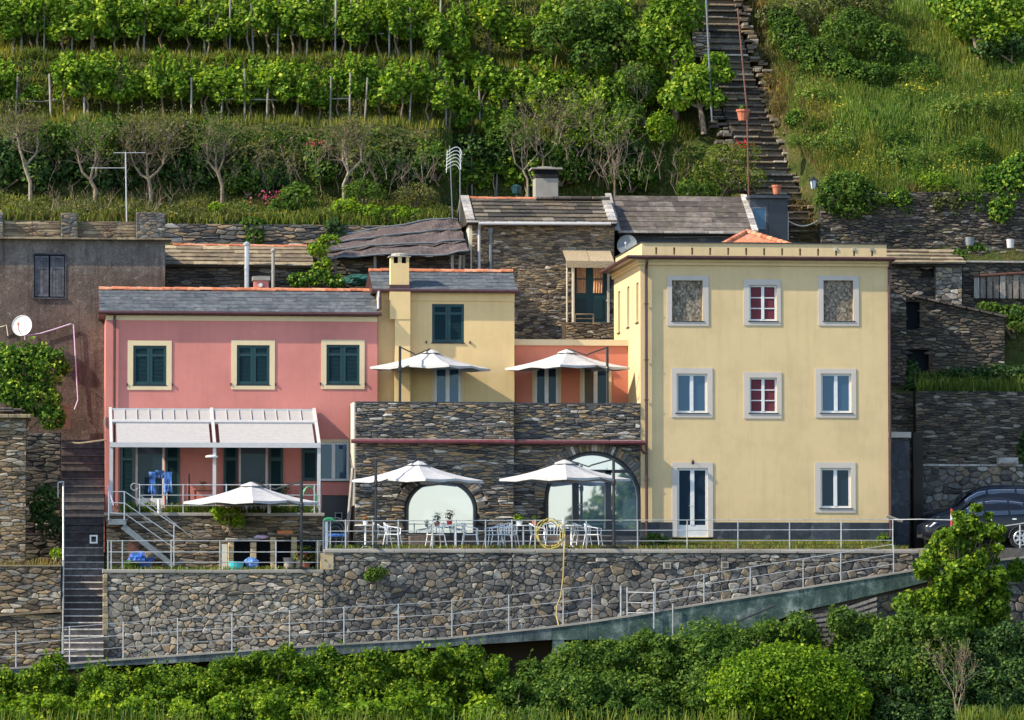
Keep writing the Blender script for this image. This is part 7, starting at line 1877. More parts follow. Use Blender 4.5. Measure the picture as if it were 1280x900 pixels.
# stakes
def stake(px, Y, h, lab, tilt=0):
    x = X(px, Y); z = hz_carved(x, Y); q = MB(); q.cur = random.random(); q.tube([(x,Y,z-.2),(x+tilt,Y,z+h)], .035, 6); SLIST.setdefault(lab, []).append(q.top('vine_stake', M['post'], lab, 'stake', 'wooden stakes of the vineyard'))
for px in (17,62,105,238,275,305,332,370,412,436,455,511,557,590,620,660): stake(px, 16.2, random.uniform(1.55,2.0), 'grey wooden stake among the vines of the lower row', random.uniform(-.12,.12))
for px in (25,53,87,115,178,255,286,316,346,382,418,437,486,514,548,578,600,645,680,730,770): stake(px, 19.0, random.uniform(2.0,2.6), 'grey wooden stake among the vines of the upper row', random.uniform(-.1,.1))
for px in (40,200,320,400,470,560,650,745): stake(px, 22.1, random.uniform(1.8,2.4), 'grey wooden stake at the top edge of the vineyard', random.uniform(-.1,.1))
for row_, lst in VLIST.items():
    for i, o in enumerate(sorted(lst, key=lambda o: o.location.x)): o['label'] = 'leafy grape vine, %s from the left in the %s vineyard row' % (ordinal(i+1), row_)
for lab, lst in SLIST.items():
    for i, o in enumerate(sorted(lst, key=lambda o: o.location.x)): o['label'] = lab+', %s from the left' % ordinal(i+1)
for (a, b, py, Y, lab) in ((30,72,126,16.3,'weathered cross bar between two stakes at the left of the lower vine row'),(340,480,43,19.2,'long cross bar tied behind the vines of the upper row'),(280,440,124,16.4,'long cross bar tied behind the vines of the lower row')):
    q = MB(); q.tube([P(a,py,Y),P((a+b)/2,py+1,Y),P(b,py-1,Y)], .025, 5); q.top('trellis_bar', M['post'], lab, 'trellis bar')
# ---- grass on the vineyard terraces
stuff('terrace_grass', grass_mesh('terrace_grass', np.concatenate([scatter(6500,-20,860,15.4,17.3), scatter(6500,-20,870,18.2,20.6), scatter(2500,-20,870,21.3,23.6)]), .30, M['yelgrass'], wid=.02))
def under(name, pts, hmax, size, mat, asp=.6):
    p = pts+np.array([0,0,1])*NP.uniform(0,hmax,(len(pts),1)); stuff(name, leaf_mesh(name, p, NP.normal(size=(len(p),3))+np.array([-.2,-.3,.6]), size, M[mat], asp=asp))
under('bank_undergrowth', np.concatenate([scatter(6500,-20,880,14.2,15.1), scatter(3000,-20,880,17.4,18.2), scatter(3000,-20,880,20.4,21.2), scatter(3000,560,880,15.8,17.0)]), .3, .14, 'mid')
under('dry_undergrowth', np.concatenate([scatter(6500,-20,880,14.1,15.3), scatter(2000,-20,880,17.3,18.2), scatter(2000,-20,880,20.4,21.2)]), .35, .12, 'olive', .5)
stuff('riser_grass', grass_mesh('riser_grass', np.concatenate([scatter(6500,-20,870,17.2,18.3), scatter(6500,-20,870,20.2,21.3), scatter(3000,-20,870,23.2,24.2)]), .40, M['yelgrass'], wid=.022, lean=.7))
stuff('dry_weeds', grass_mesh('dry_weeds', np.concatenate([scatter(9000,-20,575,11.3,14.2), scatter(4500,560,880,13.0,16.0)]), .25, M['drygrass'], wid=.022, lean=.6))
stuff('green_weeds', grass_mesh('green_weeds', np.concatenate([scatter(6000,-20,575,11.2,14.0), scatter(3500,330,560,11.2,12.8)]), .32, M['grass'], wid=.03, lean=.6))
stuff('weed_leaves', leaf_mesh('weed_leaves', (lambda p: p+np.array([0,0,1])*NP.uniform(0,.4,(len(p),1)))(scatter(15000,-20,575,11.3,14.2)), NP.normal(size=(15000,3))+np.array([0,-.3,.5]), .11, M['olive'], asp=.5))
def hb(name, label, spec, dens, size, mat, Yoff=0, **kw):
    # spec: (px, py, Y, rx, ry, rz) in photo position, metres for radii
    return bush(name, label, [(tuple(P(px,py,Y)), (a,b,c)) for (px,py,Y,a,b,c) in spec], dens, size, mat, **kw)
# dark bushes on the bank behind the pruned trees
hb('dark_bush', 'dark glossy bush mass on the bank at the far left', [(0,205,14.2,.9,.6,.9),(22,195,14.4,.8,.6,.9),(45,215,14.0,.7,.5,.7)], 90, .17, 'dark', cat='bush')
hb('dark_bush', 'broad dark bush behind the two leftmost pruned trees', [(70,200,14.4,.9,.6,1.0),(98,205,14.4,.8,.6,.9),(128,215,14.2,.8,.5,.8)], 90, .17, 'dark')
hb('dark_bush', 'dark bush under the dry twiggy tree beside the antenna', [(160,210,14.4,.8,.6,.9),(186,200,14.5,.7,.6,.9)], 90, .17, 'dark')
hb('dark_bush', 'rounded very dark bush left of the forked pruned tree', [(222,205,14.4,.95,.6,.95),(250,210,14.4,.8,.6,.85)], 95, .17, 'dark')
hb('olive_bush', 'greyish bush climbing the bank right of the forked pruned tree', [(300,205,14.7,.8,.5,.8),(332,200,14.8,.8,.5,.8),(362,212,14.6,.7,.5,.7)], 70, .14, 'olive')
hb('flowering_bush', 'green bush with a few pink flowers at mid bank', [(398,196,14.4,.6,.5,.75),(405,214,14.1,.55,.45,.5)], 85, .17, 'mid')
hb('olive_bush', 'scrubby bush on the bank left of the grid antenna', [(455,205,14.5,.8,.5,.7),(500,195,14.7,.9,.5,.8),(535,205,14.5,.7,.5,.7)], 70, .14, 'olive')
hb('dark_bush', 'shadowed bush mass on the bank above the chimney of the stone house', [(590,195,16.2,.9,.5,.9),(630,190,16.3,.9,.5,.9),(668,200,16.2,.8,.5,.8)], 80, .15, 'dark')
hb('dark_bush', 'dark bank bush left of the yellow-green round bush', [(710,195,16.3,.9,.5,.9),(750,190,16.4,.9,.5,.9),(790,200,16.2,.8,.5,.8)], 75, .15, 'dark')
hb('round_bush', 'yellow-green round bush at the foot of the upper trees', [(826,158,16.0,.62,.5,.62)], 150, .11, 'bright')
hb('green_bush', 'low bright green bushes beside the netting canopy', [(432,262,12.0,.7,.5,.45),(462,268,11.8,.7,.5,.4),(500,270,11.9,.8,.5,.4)], 110, .12, 'bright')
hb('green_bush', 'green clump with pink blossom above the low shed', [(372,248,12.6,.75,.5,.6),(350,258,12.3,.5,.4,.4)], 100, .13, 'mid')
hb('hanging_bush', 'dark green bush hanging over the terrace wall beside the white flue', [(317,284,11.0,.5,.35,.42),(318,298,10.85,.35,.2,.35)], 150, .11, 'mid')
hb('hanging_bush', 'dark green bush hanging over the terrace wall near the netting', [(418,285,11.0,.45,.35,.38),(420,296,10.85,.33,.2,.3)], 150, .11, 'dark')
for k, (px, py, w_, mt, lab) in enumerate(((30,268,.7,'olive','pale dry weed clump behind the left roof parapet'),(120,266,.6,'olive','pale dry weed clump behind the middle of the roof parapet'),(225,275,.6,'olive','brownish weed clump right of the large roof pillar'),(300,262,.5,'mid','green weed clump behind the white flue'),(455,235,.7,'mid','leafy weed bush above the netting canopy'),(520,240,.7,'olive','greyish weed bush left of the grid antenna'))):
    hb('weed_clump', lab, [(px,py,12.6,w_,.5,w_*.55),(px+14,py+5,12.3,w_*.7,.4,w_*.45),(px-15,py+4,12.4,w_*.6,.4,w_*.4)], 110, .09, mt, asp=.5)
hb('small_weed_bush', 'small bright weed bush left of the flue above the wall', [(270,262,12.0,.35,.3,.3)], 120, .11, 'bright')
hb('leafy_vine', 'yellowing climber between the low shed and the netting', [(398,312,8.5,.42,.3,.30),(405,330,8.4,.3,.25,.3),(412,300,8.6,.45,.3,.2)], 120, .12, 'bright')
hb('ivy_mound', 'dark ivy mound behind the pink roof beside the tarpaulin', [(375,350,8.3,.5,.3,.3),(398,346,8.2,.5,.3,.35),(420,352,8.2,.4,.3,.25)], 120, .12, 'ivy')
for (px, py, Y, lab) in ((338,246,12.2,'pink blossoms among the weeds above the low shed'),(398,180,14.1,'pink blossoms on the bank bush')):
    c = P(px,py,Y); p = NP.normal(size=(60,3))*np.array([.25,.1,.14])+np.array(c); o = link('pink_blossom', leaf_mesh('pink_blossom', p-np.array(c), NP.normal(size=(60,3)), .09, M['petal_pink'])); o.location = c; setp(o, lab, 'flowers', kind='stuff')
# ---- pruned trees with pale forked trunks
def pruned(px, py, Y, h, label, seed, twigs=1, thin=1.0, mat='palebark'):
    x = X(px, Y); z = Z(py, Y, px); rg = random.Random(seed); t = thing('pruned_tree', label, 'tree', (x, Y, z-.2))
    m = MB(); h *= rg.uniform(.85,1.12); fk = h*rg.uniform(.26,.46); p = Vector((x+rg.uniform(-.22,.22), Y, z+fk)); m.tube([(x,Y,z-.3),(x+rg.uniform(-.04,.04),Y,z+fk*.5),p], [.085*thin,.07*thin,.065*thin], 7)
    ends = []
    for s in (-1, 1, rg.choice((-.3,.3))):
        d = Vector((s*rg.uniform(.25,1.0), rg.uniform(-.3,.3), rg.uniform(.7,1.1))); q = p+d*h*rg.uniform(.18,.34); e = q+Vector((d.x*.15+rg.uniform(-.1,.1), rg.uniform(-.1,.1), 1)).normalized()*h*.34
        m.tube([p, p+(q-p)*.5+Vector((s*rg.uniform(-.08,.12),0,rg.uniform(-.08,.05))), q, q.lerp(e,.5)+Vector((rg.uniform(-.1,.1),0,0)), e], [.05*thin,.045*thin,.036*thin,.028*thin,.015*thin], 6); ends += [q, e, q.lerp(e,.5)]
    m.build('trunk', M[mat], t)
    tw = MB(); tips = []
    for e in ends:
        for k in range(3*twigs): branchy(tw, e, (rg.uniform(-1,1), rg.uniform(-.6,.6), rg.uniform(.1,1)), h*.2*rg.uniform(.6,1.3), .012, rg, 2, 2, .6, 3, .15, tips)
    tw.build('twig', M['twig'], t, kind='stuff')
    i_ = seed; tp = np.array(tips); k = len(tp); pts = np.repeat(tp, 5, 0)+NP.normal(size=(5*k,3))*.10
    link('foliage', leaf_mesh('foliage', pts-np.array(ORG[t.name]), NP.normal(size=(5*k,3))+np.array([0,0,.5]), .085, M['mid' if i_ % 2 else 'olive'], asp=.6), t)
for i, (px, py, Y, h, lab, tw) in enumerate(((37,246,13.0,2.5,'pruned tree with forked pale trunk at the far left',1),(117,248,13.0,2.3,'pruned tree left of the television antenna',1),(188,248,13.1,2.6,'twiggy pruned tree right of the television antenna',2),(277,248,13.0,2.7,'pruned tree with the widest Y-shaped fork',1),(430,246,13.2,2.5,'crooked bare tree above the netting canopy',1),(660,236,15.2,2.4,'bare thin tree left of the stone house chimney',2),(678,225,15.5,2.6,'bare twiggy tree behind the stone house chimney',2),(769,236,15.2,2.9,'pale bare tree right of the stone house chimney',2),(720,215,15.8,3.0,'wide grey bare shrub tree on the bank',3),(805,150,17.2,2.2,'dead forked branch tree under the upper trees',1))):
    pruned(px, py, Y, h*(1 if i < 5 else .86), lab, 40+i, tw+1 if i < 5 else max(1, tw-1), 1.0 if i < 5 else .62, 'palebark' if i < 5 else 'twig')
def scrub(name, label, px0, px1, py0, py1, Y, n, seed):
    rg = random.Random(seed); c = P((px0+px1)/2, py1, Y); t = thing(name, label, 'shrub', c); m = MB(); tips = []
    for k in range(n):
        p = P(rg.uniform(px0,px1), rg.uniform(py0+(py1-py0)*.4,py1), Y+rg.uniform(-.3,.3)); branchy(m, p, (rg.uniform(-.7,.7), rg.uniform(-.5,.2), 1), .5, .014, rg, 2, 3, .55, 3, .2, tips)
    m.build('twig', M['twig'], t, kind='stuff')
scrub('dry_scrub', 'grey leafless scrub on the bank above the old stone house', 650, 760, 130, 235, 15.0, 16, 1)
scrub('dry_scrub', 'brown leafless scrub on the bank right of the chimney', 760, 850, 180, 245, 14.6, 22, 2)
scrub('dry_scrub', 'brown scrub and vine shoots above the netting canopy', 440, 560, 195, 250, 13.2, 24, 3)
scrub('dry_scrub', 'brown dead scrub above the left roof terrace', 60, 210, 245, 280, 12.0, 20, 4)
scrub('dry_scrub', 'tangled grey scrub on the bank between the pruned trees', 20, 300, 165, 250, 13.9, 46, 7)
scrub('dry_scrub', 'tangled brown scrub on the bank right of the forked tree', 300, 440, 170, 250, 13.9, 34, 8)
for k, (px, py, w_, mt, lab) in enumerate(((310,222,.7,'mid','green bank shrub right of the forked pruned tree'),(345,228,.6,'dark','dark low bank shrub beside the pink blossoms'),(470,210,.7,'mid','green bank shrub above the netting canopy'),(505,215,.7,'dark','dark bank shrub left of the grid antenna'),(545,200,.7,'mid','green bank shrub behind the grid antenna'),(75,172,.7,'mid','leafy shrub at the top of the bank far left'),(700,205,.8,'mid','green shrub among the bare trees on the bank'),(790,215,.7,'mid','green shrub below the round yellow-green bush'),(640,170,.8,'mid','green shrub at the top of the bank above the chimney'),(740,165,.8,'vine','bright shrub at the top of the bank among bare branches'),(150,168,.7,'mid','leafy shrub at the top of the bank behind the antenna'),(235,165,.7,'olive','pale shrub at the top of the bank behind the forked tree'))):
    hb('bank_shrub', lab, [(px,py,14.1+1.9*(px>580),w_,.5,w_*.8),(px+18,py+8,13.9+1.9*(px>580),w_*.7,.4,w_*.6),(px-16,py+6,14.0+1.9*(px>580),w_*.7,.4,w_*.6)], 105, .125, mt, shoots=50)
# ---- upper trees right of the vineyard
def tree(name, label, px, py, Y, spec, dens, size, mat, tr=.12, lumps=9, cat='tree', **kw):
    b = P(px, py, Y); t = thing(name, label, cat, (b.x, Y, b.z-.15))
    blobs = [(tuple(P(a, c, d)), r) for (a, c, d, r) in spec]
    p, n = blob_points(blobs, dens, lumps=lumps, **kw)
    link('crown', leaf_mesh('crown', p-np.array(ORG[t.name]), n, size, M[mat]), t)
    m = MB(); rg = random.Random(len(label)); top = Vector(blobs[0][0]); f = b.lerp(top, .45); m.tube([(b.x,Y,b.z-.3), b.lerp(top,.25), f], [tr, tr*.85, tr*.7], 7)
    for (c, r) in blobs: m.tube([f, f.lerp(Vector(c),.55)+Vector((rg.uniform(-.1,.1),0,-.05)), Vector(c)], [tr*.55, tr*.38, tr*.12], 5)
    m.build('trunk', M['bark'], t); return t
tree('leafy_tree', 'tall bright tree at the top beside the hillside stairs', 845, 140, 18.2, [(835,30,18.4,(1.0,.8,1.1)),(860,15,18.6,(.8,.7,.9)),(815,55,18.2,(.8,.7,.8)),(848,70,18.0,(.7,.6,.8)),(835,-10,18.6,(1.0,.8,.8))], 75, .16, 'vine')
tree('leafy_tree', 'dense green tree at the top centre above the vine row', 735, 140, 18.6, [(720,30,18.8,(1.0,.8,1.0)),(755,25,18.6,(.9,.7,1.0)),(780,50,18.4,(.8,.7,.8)),(690,45,18.8,(.8,.7,.8)),(740,70,18.3,(.9,.6,.7))], 75, .15, 'mid')
tree('fig_tree', 'broad-leaved green tree left of the hillside stairs', 880, 158, 16.8, [(868,105,17.0,(.9,.7,.8)),(895,80,17.2,(.6,.5,.5)),(845,120,16.8,(.7,.6,.6)),(888,122,16.8,(.6,.5,.45)),(905,95,17.0,(.4,.4,.3))], 75, .17, 'vine')
hb('hillside_bush', 'dark green bush mass behind the dead forked tree', [(800,100,17.6,.8,.6,.8),(770,115,17.4,.7,.5,.7),(785,140,17.0,.7,.5,.6)], 85, .14, 'mid')
# ---- green slope left of the stairs
stuff('slope_grass', grass_mesh('slope_grass', np.concatenate([scatter(5500,845,965,13.2,16.6)]), .62, M['grass'], wid=.022, lean=.5))
hb('feathery_bush', 'feathery pale green bush above the dark shed', [(905,200,14.4,.8,.6,.7),(930,195,14.5,.7,.5,.6),(885,215,14.2,.7,.5,.6),(920,222,13.9,.7,.5,.5),(945,222,13.8,.45,.4,.4)], 130, .10, 'grass', asp=.35)
hb('low_bush', 'small dark bush behind the slab roof', [(860,235,13.9,.5,.4,.4),(885,238,13.8,.5,.4,.35)], 110, .11, 'mid')
c = P(926,180,14.2); p = NP.normal(size=(50,3))*np.array([.22,.1,.1])+np.array(c); o = link('red_blossom', leaf_mesh('red_blossom', p-np.array(c), NP.normal(size=(50,3)), .09, M['petal_red'])); o.location = c; setp(o, 'small red blossoms beside the rusty pole', 'flowers', kind='stuff')
# ---- meadow on the right
stuff('meadow_grass', grass_mesh('meadow_grass', np.concatenate([scatter(30000,985,1300,12.3,18.0), scatter(15000,960,1300,18,23.4)]), .36, M['softgrass'], wid=.020, lean=.5))
def patchy(pts, f, th, seed):
    q = np.sin(pts[:,0]*f+seed)+np.sin(pts[:,0]*f*.53+pts[:,1]*f*.9+seed*2)+np.sin(pts[:,1]*f*1.3-pts[:,0]*f*.31+seed*3); return pts[q > th]
stuff('meadow_stalks', grass_mesh('meadow_stalks', np.concatenate([patchy(scatter(9000,1000,1300,12.3,16.5),1.3,.3,1), patchy(scatter(5000,1000,1300,16.5,21),1.3,.3,2)]), .55, M['yelgrass'], wid=.014, lean=.5))
under('meadow_weeds', patchy(np.concatenate([scatter(26000,985,1300,12.3,17.5), scatter(12000,985,1300,17.5,23)]), .9, .25, 5), .5, .085, 'softgrass', .35)
under('meadow_dark_weeds', patchy(np.concatenate([scatter(15000,985,1300,12.4,17.5), scatter(9000,985,1300,17.5,23)]), 1.1, .7, 9), .55, .10, 'mid', .4)
stuff('slope_weeds', grass_mesh('slope_weeds', np.concatenate([scatter(4500,935,1040,12.3,21,jx=.02), scatter(2600,925,1000,16.5,22), scatter(1500,985,1035,12.8,16), scatter(1500,1040,1300,12.0,12.5)]), .42, M['drygrass'], wid=.02, lean=.8))
p = np.concatenate([patchy(scatter(1500,1120,1300,16.0,17.8),2.1,.1,3), patchy(scatter(1800,1010,1300,12.8,16),1.2,1.0,4)])+np.array([0,0,.36]); p[:,2] += NP.uniform(-.2,.18,len(p))
stuff('yellow_flowers', leaf_mesh('yellow_flowers', p, NP.normal(size=(len(p),3))+np.array([0,-.5,.5]), .075, M['petal_yellow'], asp=.9))
hb('hill_bush', 'large dark green bush on the meadow near the top', [(1065,40,18.6,1.3,.9,1.0),(1030,70,18.2,1.0,.8,.8),(1105,55,18.4,1.0,.8,.9),(1060,95,17.7,1.2,.8,.7),(1008,95,17.9,.6,.5,.6),(1095,95,17.6,.9,.7,.5)], 120, .115, 'mid', lumps=10)
hb('hill_bush', 'grey-green bush at the top edge above the large dark bush', [(1000,22,20.2,1.0,.7,.8),(1045,5,20.6,1.0,.7,.9),(965,20,20.0,.6,.5,.6),(1090,2,20.6,.9,.7,.8)], 110, .11, 'olive', lumps=9)
hb('hill_bush', 'broad green bush hugging the upper stairs beside the large dark bush', [(985,45,19.2,.8,.6,.8),(1000,65,18.6,.7,.6,.7),(975,25,19.8,.6,.5,.6)], 120, .11, 'mid', lumps=9, shoots=60)
hb('hill_bush', 'small dark bush in the middle of the meadow', [(1090,150,15.6,.6,.5,.5),(1060,155,15.5,.5,.4,.35)], 115, .12, 'mid')
for (px, py, Y, mt, lab) in ((1002,178,14.0,'drygrass','straw tuft beside the stairs below the ivy clump'),(1014,205,13.3,'drygrass','straw tuft above the street lamp'),(998,158,14.7,'softgrass','grassy tuft at the edge of the stairs under the ivy clump'),(1006,222,12.9,'drygrass','low straw tuft at the foot of the stairs'),(962,62,18.3,'drygrass','golden straw tuft right of the upper stairs'),(952,30,19.2,'drygrass','golden straw tuft near the top of the stairs'),(975,100,17.0,'drygrass','straw tuft at the middle of the stairs edge')):
    x = X(px,Y,py); b0 = (x, Y, max(hz_carved(x,Y), STAIR[min(44,max(0,int(round((Y-12.4)/9.6*44))))][0].z-.1)+.1); bush('straw_tuft', lab, [(b0,(.38,.35,.3)),((b0[0]+.25,b0[1]-.1,b0[2]-.1),(.3,.3,.25)),((b0[0]-.2,b0[1]-.2,b0[2]-.15),(.25,.3,.22))], 170, .085, mt, asp=.28, shoots=40, trunk=False)
hb('ivy_clump', 'ivy clump on the wall edge right of the hillside stairs', [(1000,150,15.2,.55,.4,.45),(1022,160,15.0,.4,.4,.3)], 130, .11, 'ivy')
hb('round_bush', 'dark round clipped bush beside the street lamp', [(1060,240,12.2,1.15,.8,.85),(1040,250,12.0,.7,.6,.6),(1085,250,12.0,.7,.6,.6),(1062,262,11.9,.7,.5,.4)], 150, .11, 'mid', lumps=12)
tree('hill_tree', 'bright leafy tree at the top right corner', 1225, 75, 18.8, [(1210,20,19.0,(1.0,.8,.9)),(1250,10,19.2,(.9,.8,.9)),(1185,5,19.3,(.8,.7,.7)),(1275,30,18.9,(.8,.7,.8)),(1240,45,18.6,(.7,.6,.6))], 80, .17, 'vine')
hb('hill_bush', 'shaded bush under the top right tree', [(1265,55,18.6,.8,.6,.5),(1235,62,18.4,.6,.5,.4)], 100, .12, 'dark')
hb('ivy_clump', 'bright ivy spilling over the tall brown wall at the right edge', [(1258,235,12.1,.75,.5,.9),(1275,215,12.3,.7,.5,.8),(1250,262,11.75,.5,.25,.5),(1240,222,12.2,.5,.4,.5)], 115, .15, 'ivy', lumps=8)
for (px, py, Y, r, mt, lab) in ((1150,95,17.6,.55,'mid','small shrub at the right foot of the large meadow bush'),(1195,160,15.4,.5,'softgrass','pale weed shrub in the middle of the right meadow'),(1130,205,13.6,.55,'softgrass','pale weed shrub above the tall brown wall'),(1170,228,12.6,.5,'bright','yellow-green shrub at the lip of the tall brown wall'),(1215,200,13.8,.6,'mid','green shrub left of the bright ivy on the meadow'),(1120,180,14.4,.5,'mid','dark low shrub beside the pale weeds on the meadow'),(1040,190,14.2,.6,'softgrass','pale feathery shrub right of the hillside stairs'),(1020,120,16.4,.5,'softgrass','feathery shrub at the stairs edge below the large bush'),(1240,150,15.6,.6,'softgrass','feathery weed shrub near the right end of the yellow flowers'),(1285,170,15.2,.6,'mid','green shrub at the right edge of the meadow')):
    r *= 1.4; x = X(px, Y, py); b0 = Vector((x, Y, hz_carved(x, Y)+r*.35)); bush('meadow_shrub', lab, [(tuple(b0), (r,r*.8,r*.75)), (tuple(b0+Vector((r*.7,.1,-.1))), (r*.6,r*.5,r*.5)), (tuple(b0+Vector((-r*.7,.1,-.05))), (r*.6,r*.5,r*.55))], 120, .10, mt, asp=.5, shoots=60)
for (px, py, w_, mt, lab) in ((1125,246,.5,'ivy','green creeper hanging over the tall brown wall beside the round bush'),(1185,250,.45,'olive','dry trailing weeds over the middle of the tall brown wall'),(1215,245,.5,'mid','green trailing plant over the tall brown wall left of the ivy')):
    hb('hanging_plant', lab, [(px,py,11.95,w_,.3,.3),(px+8,py+10,11.85,w_*.6,.15,.35),(px-12,py+6,11.85,w_*.5,.15,.25)], 110, .10, mt, shoots=30)
# ---- right: plants on the bank above the parking wall
stuff('bank_grass', grass_mesh('bank_grass', scatter(4500,1145,1330,3.5,6.6, fn=lambda x, y: lerp_prof(PR, y)), .45, M['grass'], wid=.03, lean=.5))
hb('bank_bush', 'low green growth along the top of the parking wall', [(1200,470,5.2,.9,.5,.35),(1240,466,5.4,.8,.5,.4),(1165,478,5.0,.6,.4,.3),(1275,468,5.0,.7,.5,.35)], 100, .12, 'dark')  # dark leaves put the shade of the yellow house into the colour
hb('wall_bush', 'green bush growing on the lean-to ruin at the right edge', [(1265,392,8.0,.7,.5,.35),(1235,384,8.0,.5,.3,.22),(1280,405,7.7,.5,.4,.4)], 110, .12, 'mid')
hb('wall_weeds', 'weeds on top of the ruined hut wall', [(1200,318,9.3,.35,.3,.2),(1222,310,9.5,.4,.3,.15)], 120, .1, 'mid')
hb('passage_creeper', 'dark creeper covering the passage wall beside the yellow house', [(1136,500,4.6,.22,.3,.9),(1140,465,5.0,.25,.3,.5)], 110, .12, 'dark', trunk=False)
hb('wall_creeper', 'dark creeper at the right edge of the parking wall', [(1282,560,3.0,.3,.2,.6)], 110, .12, 'dark')
# ---- left: big ivy bush and shrubs by the stairs
hb('ivy_bush', 'large glossy bush growing over the stone hut at the left edge', [(30,455,3.6,1.0,.7,.75),(58,460,3.5,.75,.6,.75),(0,460,3.7,.8,.6,.7),(45,500,3.3,.9,.6,.6),(65,520,3.1,.5,.4,.5),(15,490,3.2,.7,.5,.5)], 130, .135, 'ivy', lumps=11, shoots=90)
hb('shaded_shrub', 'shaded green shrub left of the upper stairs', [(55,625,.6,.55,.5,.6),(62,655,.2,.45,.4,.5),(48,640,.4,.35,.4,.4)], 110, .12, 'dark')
hb('yellow_flowering_plant', 'small yellow-flowering plant at the head of the left wall', [(71,692,-3.4,.2,.2,.22)], 170, .08, 'bright')
stuff('path_weeds', grass_mesh('path_weeds', np.array([(x, y, zq-.03) for x, y in zip(NP.uniform(X(-40,-2),X(77,-2),900), NP.uniform(-3.6,1.5,900))]), .22, M['drygrass'], wid=.02, lean=.8))
# ---- terrace edges
def edge_grass(name, px0, px1, Y0, Y1, z, n, h, mat):
    stuff(name, grass_mesh(name, np.array([(x, y, z) for x, y in zip(NP.uniform(X(px0,Y0),X(px1,Y0),n), NP.uniform(Y0,Y1,n))]), h, M[mat], wid=.014, lean=.7))
edge_grass('terrace_edge_grass', 410, 1135, -4.1, -3.5, ZT-.02, 2600, .11, 'grass'); edge_grass('dry_edge_grass', 560, 1135, -4.15, -3.4, ZT-.02, 1600, .10, 'drygrass')
edge_grass('house_foot_grass', 800, 1120, -2.6, -.3, Z(680,-1.5,950), 1500, .12, 'yelgrass')
edge_grass('lower_terrace_grass', 135, 405, -4.1, -3.5, ZL-.02, 700, .12, 'grass')
edge_grass('pink_terrace_grass', 150, 398, -1.1, -.7, ZP, 1800, .28, 'grass')
m = MB(); zz = Z(682,-1.5,950); m.add([(X(803,-2.5),-3.3,ZT-.02),(X(1112,-2.5),-3.3,ZT-.02),(X(1112,-.1),-.05,Z(674,0,950)),(X(803,-.1),-.05,Z(674,0,950))], [(0,1,2,3)]); m.build('grass_verge', M['soil'], kind='structure')
hb('clipped_shrub', 'small round clipped shrub at the left foot of the yellow house', [(817,675,-2.6,.24,.24,.22),(828,677,-2.6,.17,.2,.17)], 260, .07, 'mid', lumps=5)
hb('clipped_shrub', 'small low shrub at the right foot of the yellow house', [(1103,673,-2.6,.24,.2,.14)], 260, .07, 'mid', lumps=5)
hb('hanging_shrub', 'green shrub hanging over the pink terrace wall left of the low umbrella', [(286,646,-1.5,.5,.35,.30),(276,640,-1.4,.3,.3,.2),(298,654,-1.5,.3,.25,.2)], 170, .08, 'bright', lumps=6)
for (px, r, lab) in ((164,.3,'low green plant behind the upper railing, far left'),(185,.35,'low green plant behind the upper railing by the towels'),(240,.35,'low green plant behind the upper railing under the lamp'),(262,.28,'flowering plant behind the upper railing left of the umbrella'),(350,.4,'low green plant behind the upper railing right of the umbrella'),(375,.35,'low green plant behind the upper railing near the green hose')):
    hb('terrace_plant', lab, [(px,636,-.9,r*.8,.25,r*.7)], 190, .08, 'mid' if px != 185 else 'grass', lumps=4)
for (px, lab) in ((285,'pink flowers among the terrace plants left of the umbrella top'),(263,'pink flowers behind the rail of the pink terrace')):
    c = P(px,628,-.95); p = NP.normal(size=(46,3))*np.array([.28,.08,.07])+np.array(c); o = link('pink_flowers', leaf_mesh('pink_flowers', p-np.array(c), NP.normal(size=(46,3)), .065, M['petal_pink'])); o.location = c; setp(o, lab, 'flowers', kind='stuff')
hb('wall_plant', 'small green plant sprouting from the retaining wall', [(470,716,-4.4,.34,.12,.26),(463,722,-4.4,.2,.1,.15)], 190, .09, 'mid', trunk=False)
hb('stair_foot_plant', 'green plant at the foot of the metal staircase', [(163,706,-3.4,.25,.2,.14)], 200, .08, 'mid')
# ---- hedge and bushes along the bottom
def hedge(name, label, specs, dens, mat='hedge', size=.112, lumps=9): return hb(name, label, specs, dens*1.15, size, mat, lumps=lumps, shoots=150)
def hspec(px0, px1, py_top, Y, step=42, r=.85, seed=1):
    rg = random.Random(seed); out = []; px = px0
    while px < px1:
        top = py_top(px)+rg.uniform(-6,8); rr = r*rg.uniform(.65,1.25)
        out.append((px, top+rr*37*.95, Y+rg.uniform(-.3,.5), rr*1.0, rr*.9, rr)); out.append((px+rg.uniform(-20,20), top+rr*37*.95+38, Y-1.0, rr*1.15, rr*.9, rr*1.1)); px += step*rg.uniform(.8,1.2)
        for k in range(6): q = rg.uniform(.16,.42)*r/.85; out.append((px+rg.uniform(-45,45), top+rg.uniform(2,66), Y-rg.uniform(-.1,1.3), q*rg.uniform(.8,1.5), q, q*rg.uniform(.7,1.5)))
    return out
hedge('bramble_hedge', 'low bramble hedge below the ramp at the far left', hspec(-10,150,lambda p: 838-p*.03,-7.8,seed=1), 116)
hedge('bramble_hedge', 'bramble hedge below the ramp under the rubble wall', hspec(150,330,lambda p: 830-(p-150)*.06,-7.8,seed=2), 116)
hedge('bramble_hedge', 'taller bramble hedge touching the ramp beam', hspec(330,520,lambda p: 819-(p-330)*.02,-7.8,seed=3), 116)
hedge('bramble_hedge', 'bramble hedge ending beside the shaded gap under the beam', hspec(520,612,lambda p: 816+(p-520)*.15,-7.8,seed=4), 116)
hedge('bramble_hedge', 'sparse dark hedge around the concrete pillar', hspec(615,720,lambda p: 826,-7.4,seed=5,r=.7), 108, 'mid')
